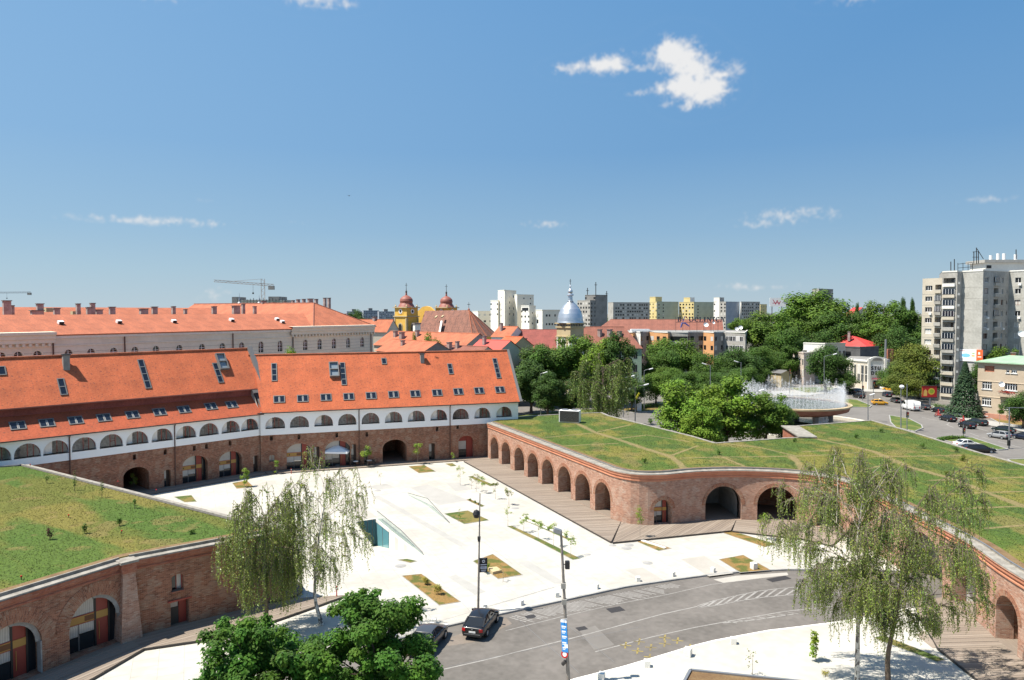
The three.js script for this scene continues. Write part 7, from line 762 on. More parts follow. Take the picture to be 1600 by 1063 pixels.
function spruce(name, label, { H = 14, R = 3, seed = 1, mat = M.leafSpruce, leaves = 5200 } = {}) {
  const o = thing(name, label, 'tree'), r = rng(seed), L = new Leaves(); woody(o, H * 0.97, 0.22, [], M.bark, seed); for (let k = 0; k < leaves; k++) { const t = Math.pow(r(), 0.7), y = H * (0.06 + 0.94 * (1 - t)), tier = 0.8 + 0.4 * (vnoise(y * 1.3, Math.floor(k % 9) + 3) - 0.5), rr = R * t * tier * (0.35 + 0.65 * Math.sqrt(r())), a = r() * 6.283 , n = [Math.cos(a) * 0.5 + (r() - 0.5) * 0.5, 0.8, Math.sin(a) * 0.5 + (r() - 0.5) * 0.5], l = Math.hypot(...n); L.leaf(rr * Math.cos(a), y - rr * 0.25, rr * Math.sin(a), Math.cos(a) * 0.9, -0.35, Math.sin(a) * 0.9, n[0] / l, n[1] / l, n[2] / l, 0.5, 0.3, tintOf(r)); } L.build('crown', mat, o); return o;
}
// weeping tree: limbs arch out, long strands hang down
function weeping(name, label, pos, { H = 14, R = 4, trunkPts = null, rad = 0.2, limbs = 22, strands = 320, len = [1.5, 4], per = 34, size = 0.11, mat = M.leafBirch, bark = M.birch, seed = 1, low = 0.3, asym = [0, 0], floor = 1, narrow = 0.5, top = 0.6, group = null } = {}) {
  const o = thing(name, label, 'tree', pos, 0, group ?? undefined), r = rng(seed * 77 + 3), tp = trunkPts ? new THREE.CatmullRomCurve3(trunkPts.map((q) => V(...q))) : new THREE.CatmullRomCurve3([V(0, 0, 0), V(0.1, H * 0.3, 0), V(-0.1, H * 0.65, 0.1), V(0.1, H, 0)]), n = 14, P = tp.getPoints(n);
  new MB().tube(P, P.map((_, i) => rad * (i === 0 ? 1.3 : Math.max(0.05, 1 - 0.93 * i / n))), 9).build('trunk', bark, o); const lm = new MB(), tw = new MB(), L = new Leaves(), tips = [];
  for (let k = 0; k < limbs; k++) { const t = low + (0.97 - low) * ((k + r() * 0.8) / limbs), a = k * 2.4 + r() * 0.8, p = tp.getPoint(t), reach = R * (0.45 + 0.55 * Math.sin(Math.PI * clamp((1 - t) / (1 - low) * 0.85 + 0.15))) * (0.7 + 0.5 * r()), rise = H * (0.05 + 0.09 * r()) * (t > 0.8 ? 1.3 : 1), ex = Math.cos(a) * reach * (1 + asym[0] * Math.cos(a)), ez = Math.sin(a) * reach * (1 + asym[1] * Math.sin(a)); const c = new THREE.CatmullRomCurve3([p, V(p.x + ex * 0.35, p.y + rise * 0.8, p.z + ez * 0.35), V(p.x + ex * 0.75, p.y + rise * 1.15, p.z + ez * 0.75), V(p.x + ex, p.y + rise * 0.75, p.z + ez)]); const q = c.getPoints(6); lm.tube(q, q.map((_, i) => rad * 0.26 * (1 - t * 0.6) * (1 - 0.85 * i / 6)), 5); tips.push(c);
    for (let j = 0; j < 2; j++) { const s = c.getPoint(0.4 + 0.3 * j), b = a + (r() - 0.5) * 2.2, e = reach * (0.3 + 0.25 * r()), c2 = new THREE.CatmullRomCurve3([s, V(s.x + Math.cos(b) * e * 0.6, s.y + rise * 0.5, s.z + Math.sin(b) * e * 0.6), V(s.x + Math.cos(b) * e, s.y + rise * 0.3, s.z + Math.sin(b) * e)]), qq = c2.getPoints(4); lm.tube(qq, qq.map((_, i) => rad * 0.15 * (1 - 0.8 * i / 4)), 4); tips.push(c2); } }
  for (let k = 0; k < strands; k++) { const c = tips[Math.floor(r() * tips.length)], s = c.getPoint(0.25 + 0.75 * Math.sqrt(r())), a = Math.atan2(s.z, s.x) + (r() - 0.5) * 2.4; let l = lerp(len[0], len[1], r() * r() * 0.6 + r() * 0.4); l = Math.min(l, s.y - floor); if (l < 0.3) continue; const out = 0.25 + 0.5 * r(), up = top * r() * (s.y > H * 0.75 ? 1.3 : 0.5), q = []; for (let i = 0; i <= 5; i++) { const t = i / 5, h = Math.sin(Math.min(1, t * 2.2) * 1.571); q.push(V(s.x + Math.cos(a) * out * h + Math.sin(t * 6 + k) * 0.05, s.y + up * Math.sin(Math.min(1, t * 3) * 3.14) - l * Math.pow(t, 1.3), s.z + Math.sin(a) * out * h)); } tw.tube(q, [0.016, 0.013, 0.011, 0.009, 0.007, 0.004], 3);
    const m = Math.round(per * (0.5 + 0.7 * l / len[1])), base = tintOf(r, 0.35); for (let i = 0; i < m; i++) { const t = (i + r()) / m * 5, j = Math.min(4, Math.floor(t)), p = q[j].clone().lerp(q[j + 1], t - j), d = dirOn(r); d[1] = d[1] * 0.5 - 0.7; const dl = Math.hypot(...d); const nn = dirOn(r), ss = size * (0.6 + 0.8 * r()), tt = tintOf(r, 0.3); L.leaf(p.x + (r() - 0.5) * 0.1, p.y, p.z + (r() - 0.5) * 0.1, d[0] / dl, d[1] / dl, d[2] / dl, nn[0], nn[1], nn[2], ss, ss * narrow, [tt[0] * base[0], tt[1] * base[1], tt[2] * base[2]]); } }
  stuff(lm.build('limbs', bark === M.birch ? M.twigPale : bark, o)); stuff(tw.build('twigs', M.birchTwig, o)); L.build('crown', mat, o); return o;
}
const GROVE = [[M.leafMid, 0], [M.leafDeep, 1], [M.leafLight, 2], [M.leafDark, 3], [M.leafOlive, 4]];
const proto = new Map(); let treeSeed = 10;
// a tree whose crown spans u0..u1 and tops out at vTop, standing at depth z
function treeAt(label, u0, u1, vTop, z, kind, { name = 'tree', group = 'trees of the town', variant = 0 } = {}) {
  const cx = gp((u0 + u1) / 2, z), R = (u1 - u0) / 2 * z / FOCAL * 1.16, H = hAt(vTop, z) * 1.1, turn = rand() * 6.28, key = kind + variant + (R / H > 0.42 ? 'w' : 'n');
  const spec = { mid: [M.leafMid, 0], deep: [M.leafDeep, 0], light: [M.leafLight, 0], dark: [M.leafDark, 0], olive: [M.leafOlive, 0], poplar: [M.leafDark, 1] }[kind];
  if (!proto.has(key)) { treeSeed += 3; const wide = key.endsWith('w'), o = broadleaf(name, label, { H: wide ? 12 : 15, R: wide ? 6 : 4.6, base: wide ? 0.1 : 0.1, clumps: 54, leaves: 17000, size: 0.34, mat: spec[0], seed: treeSeed, shape: spec[1] }, group); proto.set(key, [o, wide ? 6 : 4.6, wide ? 12 : 15]); o.position.set(cx[0], 0, cx[1]); o.scale.set(R / proto.get(key)[1], H / proto.get(key)[2], R / proto.get(key)[1]); o.rotation.y = turn; return o; }
  const [src, r0, h0] = proto.get(key); const d = dup(src, [cx[0], 0, cx[1]], turn, [R / r0, H / h0, R / r0], label, group, name); return d;
}
// groves
for (const a of [
  ['dark tree next to the gable of the tiled range', 798, 862, 566, 172, 'dark'], ['dark leafy tree behind the gable, taller of the pair', 812, 888, 534, 186, 'deep'], ['bright green tree below the silver dome', 866, 936, 522, 192, 'mid'], ['pale green round tree in front of the green house', 905, 972, 528, 186, 'light'], ['small dark tree on the left of the street lamp', 832, 880, 585, 160, 'dark'], ['dark green tree rising behind the willow', 935, 992, 523, 184, 'dark'],
  ['tree at the left end of the grove before the clinic', 1004, 1066, 546, 226, 'deep'], ['broad pale-tipped tree in the middle of the grove', 1012, 1092, 532, 236, 'mid'], ['dark round tree in the grove right of the broad one', 1078, 1140, 552, 224, 'deep'], ['dark tree in the grove under the grey clinic corner', 1118, 1188, 544, 230, 'dark'], ['deep green tree at the right end of the grove', 1160, 1214, 541, 240, 'deep'], ['low bright tree in front of the grove on the left', 1000, 1052, 586, 190, 'mid'], ['low dark tree near the flower bed', 1038, 1082, 590, 186, 'dark'], ['low dark tree behind the fountain jets', 1088, 1150, 582, 192, 'deep'], ['dark tree before the fountain on its left', 1140, 1190, 574, 205, 'deep'],
  ['bright green round tree by the notch, leftmost of three', 1030, 1112, 594, 118, 'light'], ['bright green tall tree by the notch, middle of three', 1092, 1184, 592, 122, 'light', { variant: 1 }], ['olive green tree by the notch, rightmost of three', 1166, 1234, 612, 124, 'mid'], ['dark shrub-like tree beside the fountain bowl', 1206, 1242, 634, 128, 'dark'], ['lower leafy tree in front of the three bright trees', 1070, 1130, 634, 112, 'light'],
  ['park tree at the left edge of the big park mass', 1168, 1242, 484, 285, 'mid'], ['tallest park tree with bright crown', 1222, 1318, 455, 300, 'mid', { variant: 1 }], ['park tree behind the small red villa', 1196, 1262, 512, 262, 'deep'], ['tall dark park tree between the villas', 1262, 1330, 492, 280, 'deep', { variant: 1 }], ['park tree right of the tallest one', 1302, 1372, 482, 310, 'deep'], ['high park tree with round top', 1350, 1412, 468, 300, 'mid'], ['park tree next to the apartment tower', 1384, 1444, 484, 292, 'deep', { variant: 1 }], ['dark park tree behind the cinema flue', 1368, 1436, 512, 262, 'dark'], ['park tree on the skyline behind the hoarding', 1222, 1282, 468, 340, 'deep'], ['park tree behind the red villa roof', 1330, 1392, 502, 280, 'mid'], ['lower park tree left of the red villa', 1240, 1300, 520, 268, 'dark'], ['low park tree beside the kiosk', 1172, 1216, 545, 250, 'deep'], ['low tree in the park behind the annex', 1210, 1252, 542, 246, 'deep', { variant: 1 }],
  ['round dark tree in front of the cinema block', 1262, 1322, 541, 218, 'dark', { variant: 1 }], ['low round bush-like tree beside the cinema wall', 1304, 1340, 580, 214, 'dark'], ['tree hiding the right end of the cinema', 1374, 1424, 566, 214, 'deep'], ['olive tree before the apartment tower', 1402, 1472, 542, 202, 'olive', { variant: 1 }], ['lower olive tree by the billboard', 1392, 1448, 584, 194, 'olive'], ['dark tree behind the billboard', 1436, 1476, 574, 200, 'dark'], ['dark tree at the right edge by the beige house', 1576, 1630, 612, 150, 'dark'], ['bushy tree at the foot of the apartment tower', 1546, 1590, 540, 190, 'mid'],
  ['slim poplar left of the apartment tower', 1406, 1417, 465, 330, 'poplar'], ['slim poplar right of the slim pair', 1421, 1431, 466, 330, 'poplar'], ['single slim poplar above the park', 1334, 1344, 473, 330, 'poplar'], ['green tree among the roofs by the church, left', 640, 656, 524, 178, 'mid', { variant: 2 }], ['green tree among the roofs by the church, right', 656, 692, 525, 178, 'mid', { variant: 2 }], ['small tree in front of the barracks wall', 432, 468, 546, 142, 'light', { variant: 2 }], ['distant tree left of the church', 540, 572, 486, 520, 'dark'], ['tree below the yellow apartment block', 1142, 1180, 496, 420, 'mid']]) treeAt(...a);
{ const z = 168, a = gp(1510, z); const o = spruce('spruce_tree', 'dark blue-green spruce left of the beige house', { H: hAt(565, z), R: 4.6, seed: 4, leaves: 9000 }); o.position.set(a[0], 0, a[1]); }
{ const far = [], r = rng(55), L = []; for (let k = 0; k < 260; k++) { const u = 430 + 800 * r(), z = 700 + 900 * r(), [x, zz] = gp(u, z), h = 9 + 7 * r(); L.push([x, h * 0.55, zz, 6 + 4 * r(), h * 0.5, 6]); } const m = leafBlob(L, 22000, 2.2, 3, { wide: 0.8 }).build('distant_trees', M.leafDeep, null); stuff(m); m.userData.label = 'far belt of tree tops on the skyline'; m.userData.category = 'trees'; }
{ const z = 152, a = gp(943, z); weeping('willow_tree', 'large weeping willow behind the grass roof', [a[0], 0, a[1]], { H: hAt(572, z), R: 5.6, rad: 0.45, limbs: 26, strands: 900, len: [2.5, 9], per: 30, size: 0.34, narrow: 0.4, mat: M.leafWillow, bark: M.bark, seed: 6, floor: 0.6, low: 0.35 }); }
// weeping birches near the camera
weeping('birch_tree', 'white-trunked weeping birch in front of the road, left of two', S(1339, 1078, 0.1).toArray(), { H: 12.6, R: 3.8, rad: 0.17, limbs: 34, strands: 1600, len: [0.5, 3.2], per: 38, size: 0.11, seed: 3, low: 0.32, floor: 3.0, trunkPts: [[0, 0, 0], [0.0, 3, 0], [-0.05, 6, 0.1], [-0.15, 9.5, 0], [0.2, 12.6, 0]], asym: [-0.16, 0], mat: M.leafBirch });
weeping('birch_tree', 'dark-trunked leaning birch beside the timber deck, right of two', S(1389, 1080, 0.1).toArray(), { H: 11.6, R: 4.3, rad: 0.19, limbs: 32, strands: 1600, len: [0.5, 2.6], per: 38, size: 0.11, seed: 8, low: 0.4, floor: 4.0, trunkPts: [[0, 0, 0], [-0.1, 2.2, 0], [0.4, 5, 0], [0.6, 8, 0.2], [1.1, 11.6, 0]], asym: [0.28, 0], mat: M.leafBirch, bark: M.barkBirch ??= M.bark });
weeping('birch_tree', 'slender airy birch beside the point of the near bastion', S(503, 977, 0.1).toArray(), { H: 10.8, R: 3.1, rad: 0.16, limbs: 26, strands: 680, len: [0.7, 3.2], per: 36, size: 0.12, seed: 12, low: 0.36, floor: 2.4, trunkPts: [[0, 0, 0], [-0.5, 2, 0], [-0.4, 4.6, 0], [-0.1, 7.2, 0], [0.6, 10.8, 0]], asym: [0.1, 0] });
weeping('birch_tree', 'dense dark weeping birch hanging over the bastion coping', S(415, 990, 0.1).toArray(), { H: 9.2, R: 2.3, rad: 0.18, limbs: 28, strands: 950, len: [1.2, 5], per: 44, size: 0.13, seed: 15, low: 0.4, floor: 1.6, mat: M.leafBirch, bark: M.bark });
// broad trees at the lower edge
function nearTree(label, x, z, H, R, seed, lobes, leaves) { const o = thing('maple_tree', label, 'tree', [x, 0, z]), r = rng(seed), blobs = [], tg = []; for (const [lx, ly, lz, lr] of lobes) for (let k = 0; k < 38; k++) { const d = dirOn(r), q = Math.pow(r(), 0.45) * (0.8 + 0.32 * r()); if (d[1] < -0.6) continue; const s = lr * (0.11 + 0.14 * r()); blobs.push([lx + d[0] * lr * q, ly + d[1] * lr * 0.85 * q, lz + d[2] * lr * q, s * 1.2, s * 0.75, s * 1.2]); if (k % 4 === 0) tg.push(blobs.at(-1)); } woody(o, H * 0.8, 0.26, tg, M.bark, seed, 0.25); leafBlob(blobs, leaves, 0.18, seed, { shell: 0.4, wide: 0.75, spread: 0.45, droop: 0.35 }).build('crown', M.leafMaple, o); return o; }
{ const p = at(592, 1000, 39), q = at(410, 1010, 38); nearTree('glossy green broad tree at the lower edge, right and taller of two', p.x, p.z, 9.4, 3.4, 31, [[0, 6.3, 0, 3.2], [-0.6, 7.9, 0.4, 1.9], [1.5, 4.8, 0.6, 2.5], [-1.4, 4.2, 0.8, 2.4]], 42000); nearTree('glossy green broad tree at the lower edge, left of two', q.x, q.z, 8.6, 3.6, 47, [[0.2, 5.7, 0, 3.1], [1.6, 5.4, 0.4, 2.6], [-0.9, 6.6, 0.2, 2.1], [-2.6, 4.3, 0.6, 1.9], [0.4, 3.4, 1, 2.4]], 44000); }
// saplings of the square
function sapling(label, p, h, seed, mat, { crown = 0.55, leaves = 260, size = 0.12, stem = 0.022, group, col = 0.36 } = {}) { const o = thing('sapling', label, 'sapling', [p.x, p.y, p.z], seed, group), r = rng(seed * 19), bl = []; woody(o, h * 0.92, stem, [[0.2, h * 0.75, 0.1], [-0.2, h * 0.7, -0.1], [0.05, h * 0.85, -0.2]], M.twigPale, seed, 0.4); for (let k = 0; k < 7; k++) { const y = h * (1 - crown + crown * (0.1 + 0.85 * r())); bl.push([(r() - 0.5) * h * col, y, (r() - 0.5) * h * col, h * 0.12, h * 0.1, h * 0.12]); } leafBlob(bl, leaves, size, seed, {}).build('crown', mat, o); return o; }
{ const K = (u, v, vt, label, mat, opt = {}) => { const p = S(u, v, LEVEL); sapling(label, p, (v - vt) * -p.z / FOCAL, Math.round(u), mat, opt); }, A = 'young tree of the row beside the arcade deck, ';
  K(719, 758.6, 729, A + 'farthest from us', M.leafBirch); K(753, 771, 744, A + 'second counted from the far end', M.leafYoung, { leaves: 420 }); K(774, 780, 754, A + 'third, reddish crown', M.leafOlive, { leaves: 320 }); K(795, 789, 762, A + 'nearest, before the bare gap', M.leafOlive, { leaves: 340 }); K(744, 768, 742, 'reddish small tree at the head of the plant strip', M.leafOlive, { leaves: 200 }); K(737, 764, 741, 'bare thin sapling between the leafy strip trees', M.leafOlive, { leaves: 60 });
  const B = 'thin staked sapling of the double strip, '; K(793.6, 823, 793, B + 'at its far end', M.leafBirch, { leaves: 150, crown: 0.4 }); K(818.5, 832, 803, B + 'second from the far end', M.leafYoung, { leaves: 260 }); K(841, 843, 812, B + 'in its middle', M.leafYoung, { leaves: 240 }); K(865, 854, 817, B + 'second from the near end', M.leafYoung, { leaves: 220 }); K(892, 870, 827, B + 'nearest to the camera', M.leafYoung, { leaves: 200 });
  K(1000, 842, 791, 'tall narrow yellow-green sapling before the rounded brick corner', M.leafYoung, { leaves: 420, crown: 0.62, col: 0.12 }); K(1191.6, 844, 800, 'broad-leaved sapling before the large dark arch', M.leafYoung, { leaves: 260, size: 0.2 }); K(1176, 1054, 1014, 'nearly bare sapling on the near pavement', M.leafOlive, { leaves: 50, crown: 0.8, stem: 0.02 }); K(1275, 1033, 982, 'bushy sapling under the left birch', M.leafYoung, { leaves: 520, crown: 0.9, size: 0.16, col: 0.2 });
  K(382, 761, 727, 'full young tree in the bed before the left wing', M.leafYoung, { leaves: 620, crown: 0.85, size: 0.18, col: 0.26 }); K(209, 763, 737, 'leafy sapling in front of the dark archway of the left wing', M.leafBirch, { leaves: 520, crown: 0.9, size: 0.2, col: 0.3 }); K(432, 741, 720, 'narrow bright sapling by the small window of the right wing', M.leafYoung, { leaves: 380, crown: 0.9, size: 0.16, col: 0.16 }); K(574, 730, 690, 'tallest sapling in front of the right wing, beside the parasol', M.leafYoung, { leaves: 620, crown: 0.7, size: 0.2 }); K(652.5, 726, 692, 'sapling right of the dark archway of the right wing', M.leafYoung, { leaves: 360, crown: 0.65, size: 0.18 }); K(708, 722, 706, 'low shrub near the end of the right wing', M.leafYoung, { leaves: 240, crown: 0.9 }); K(594.5, 758, 735, 'leafless sapling alone on the white square', M.leafOlive, { leaves: 40, stem: 0.018 }); K(786, 909, 880, 'bare sapling in the bed with the slab bench', M.leafOlive, { leaves: 30, stem: 0.02, crown: 0.8 }); K(716, 815, 795, 'low sprawling sapling in the green bed', M.leafYoung, { leaves: 120, size: 0.1, crown: 0.8 }); K(757, 895, 872, 'bright shrub behind the black sign', M.leafYoung, { leaves: 420, crown: 0.95, col: 0.6 }); }
const shrub = (name, label, p, w, h, mat, seed, n = 380, size = 0.1, group) => { const o = thing(name, label, 'shrub', [p.x, p.y, p.z], 0, group), r = rng(seed), bl = Array.from({ length: 7 }, () => [(r() - 0.5) * w * 0.5, h * (0.3 + 0.45 * r()), (r() - 0.5) * w * 0.5, w * 0.28, h * 0.28, w * 0.28]); woody(o, h * 0.7, 0.025, bl.slice(0, 3), M.bark, seed, 0.2); leafBlob(bl, n, size, seed).build('foliage', mat, o); return o; };
shrub('shrub', 'rounded variegated shrub in the tan bed, farther of two', S(665, 914, LEVEL), 0.75, 0.85, M.leafShrub, 3, 700, 0.09); shrub('shrub', 'rounded variegated shrub in the tan bed, nearer of two', S(684, 929, LEVEL), 0.85, 0.95, M.leafShrub, 4, 700, 0.09); shrub('shrub', 'yellow shrub in the raised planter', S(1290, 1058, 0.5), 0.6, 0.5, M.leafShrub, 8, 240, 0.07);
[[734, 782.5], [742, 786], [748, 789]].forEach(([u, v], i) => shrub('shrub', ['low dark plant in the short strip, far end', 'low dark plant in the short strip, middle', 'low dark plant in the short strip, near end'][i], S(u, v, LEVEL), 0.5, 0.35, M.leafDeep, 60 + i, 120, 0.08));
{ const names = ['nearest the left wing', 'by the far kerb, thin', 'by the far kerb, second', 'lowest on the slope to the square', 'beside the greener patch', 'in the middle of the lawn', 'dark red leaved, towards the left', 'low and spreading near the right point']; [[73, 756, 17], [116, 767, 34], [159, 778, 32], [210, 795, 22], [187, 822, 17], [132, 834, 20], [77.5, 844, 21], [299, 835, 8]].forEach(([u, v, px], i) => { const p = S(u, v, 6.1), k = -p.z / FOCAL; shrub('roof_shrub', 'small shrub on the near bastion lawn, ' + names[i], p, (i === 7 ? 14 : 9) * k, px * k, i === 6 ? M.leafRed = leaf(0.10, 0.04, 0.03, 0.3) : M.leafDeep, 80 + i, i < 4 ? 110 : 200, 0.12); });
  const nm = ['at the front edge above the corner', 'in the middle above the large arches', 'farther of two near the fountain', 'tall weed near the far corner', 'by the rear notch', 'right of the long trodden path', 'near the white saloon', 'brown stalks near the right rim', 'dark one above the birches', 'brown one near the rear coping']; [[1007, 724, 9], [1124.6, 711, 9], [1338, 685, 10], [1377, 676, 9], [1242, 691, 7], [1441, 701, 9], [1494, 707, 9], [1505.6, 719, 9], [1480, 743, 10], [1504, 721, 9]].forEach(([u, v, px], i) => { const p = S(u, v, 6.1), k = -p.z / FOCAL; shrub('roof_shrub', 'small tuft on the trodden grass roof, ' + nm[i], p, 9 * k, px * k, i > 6 ? M.leafOlive : M.leafDeep, 120 + i, 170, 0.14); }); }
{ const hedge = (label, pts, w, h, seed) => { const P = pts.map(([u, v]) => S(u, v, 0)), bl = [], r = rng(seed); for (let i = 0; i + 1 < P.length; i++) { const n = Math.ceil(P[i].distanceTo(P[i + 1]) / 0.9); for (let k = 0; k < n; k++) { const q = P[i].clone().lerp(P[i + 1], k / n); bl.push([q.x, h * 0.5, q.z, 0.8, h * 0.55, w / 2]); } } const m = leafBlob(bl, bl.length * 130, 0.26, seed).build('hedge', M.leafDeep, null); tag(m, label, 'hedge'); }; hedge('low clipped hedge at the foot of the apartment tower', [[1460, 640], [1478, 645], [1505, 651]], 2, 1.8, 5); hedge('curved low hedge on the roundabout lawn', [[1470, 689], [1490, 686], [1512, 687]], 1, 0.7, 6); hedge('dark hedge row beside the street behind the willow', [[1000, 640], [1018, 637], [1033, 637]], 1.4, 1.4, 7); { const z = 24 * FOCAL / (663 - HORIZON), q = gp(1017, z); shrub('ball_shrub', 'single round shrub on the asphalt behind the roof edge', V(q[0], 0, q[1]), 1.5, 1.3, M.leafDeep, 91, 420, 0.18); } for (const [u, v, l] of [[1562, 664, 'ball-headed little tree before the beige house']]) { const p = S(u, v, 0); sapling(l, p, 4.2, 33, M.leafDeep, { leaves: 900, crown: 0.45, size: 0.2, stem: 0.06, col: 0.22 }); } }
{ // blades of grass standing on the two roofs
  const tuft = new THREE.BufferGeometry(), P = [], N = [], r = rng(2); for (let k = 0; k < 6; k++) { const a = r() * 6.28, l = 0.7 + 0.5 * r(), x = (r() - 0.5) * 0.5, z = (r() - 0.5) * 0.5, dx = Math.cos(a), dz = Math.sin(a), w = 0.05; P.push(x - dz * w, 0, z + dx * w, x + dz * w, 0, z - dx * w, x + dx * 0.35 * l, l, z + dz * 0.35 * l); for (let i = 0; i < 3; i++) N.push(dx * 0.08, 0.99, dz * 0.08); } tuft.setAttribute('position', new THREE.Float32BufferAttribute(P, 3)); tuft.setAttribute('normal', new THREE.Float32BufferAttribute(N, 3));
  const inside = (x, z, poly) => { let c = false; for (let i = 0, j = poly.length - 1; i < poly.length; j = i++) { const a = poly[i], b = poly[j]; if ((a.z > z) !== (b.z > z) && x < (b.x - a.x) * (z - a.z) / (b.z - a.z) + a.x) c = !c; } return c; };
  const m = new THREE.MeshPhysicalMaterial({ roughness: 1, specularIntensity: 0.2, transmission: 0.35, thickness: 0, side: THREE.DoubleSide }), sow = (poly, n, box, label, seed, green, dry, avoid) => { const q = rng(seed), im = new THREE.InstancedMesh(tuft, m, n), mx = new THREE.Matrix4(), c = new THREE.Color(); let i = 0, tries = 0; while (i < n && tries++ < n * 6) { const x = lerp(box[0], box[1], q()), z = lerp(box[2], box[3], q()); if (!inside(x, z, poly)) continue; const d = fbm(x * 0.3 + 5, z * 0.3 + 60, 3); if (avoid) { let b = false; for (const [a, e, w] of avoid) if (segDist(x, z, a, e) < w * 0.9) { b = true; break; } if (b) continue; } const h = 0.03 + 0.05 * q() * d * 2; mx.makeRotationY(q() * 6.28).scale(V(0.14, h, 0.14)).setPosition(x, 6.1, z); im.setMatrixAt(i, mx); const t = clamp(d * 1.6 - 0.3 + (q() - 0.5) * 0.5); c.setRGB(...mixc(dry, green, t)); im.setColorAt(i, c); i++; } im.count = i; stuff(im); place(im, null, 'grass'); im.userData.label = label; };
  sow(M.rbOutline, 50000, [-5, 61, -130, -42], 'rough grass on the long bastion roof', 5, [0.072, 0.122, 0.011], [0.175, 0.165, 0.028], trailSegs); sow(M.lbOutline, 40000, [-70, -17, -88, -37], 'dry lawn grass on the near bastion roof', 6, [0.072, 0.118, 0.011], [0.17, 0.152, 0.028]);
}
for (const a of [['low tree filling the grove before the clinic, left', 1020, 1070, 576, 214, 'mid'], ['low tree filling the grove before the clinic, middle', 1060, 1110, 580, 210, 'deep'], ['low tree filling the grove, right', 1112, 1166, 578, 214, 'dark'], ['shady tree behind the willow, right side', 968, 1008, 590, 176, 'dark'], ['tree between the dome and the gable', 838, 890, 548, 196, 'mid'], ['dark undergrowth tree left of the willow', 868, 912, 596, 162, 'dark'], ['tree at the far street beside the kiosk', 1150, 1200, 566, 236, 'deep'], ['park tree above the annex roof', 1236, 1290, 505, 290, 'mid'], ['park tree at the back between villa and tower', 1400, 1446, 500, 300, 'deep'], ['dark tree at the foot of the tower beside the spruce', 1518, 1552, 566, 182, 'dark'], ['shady tree between the grove and the clinic corner', 1168, 1206, 556, 262, 'dark']]) treeAt(...a);
[[822, 813], [833, 817], [846, 823], [858, 828], [871, 834], [884, 840]].forEach(([u, v], i) => shrub('shrub', `low green shrub in the long strip beside the arcade deck, ${['first', 'second', 'third', 'fourth', 'fifth', 'sixth'][i]} from its far end`, S(u, v, LEVEL), 0.7, 0.5, M.leafYoung, 200 + i, 170, 0.1));
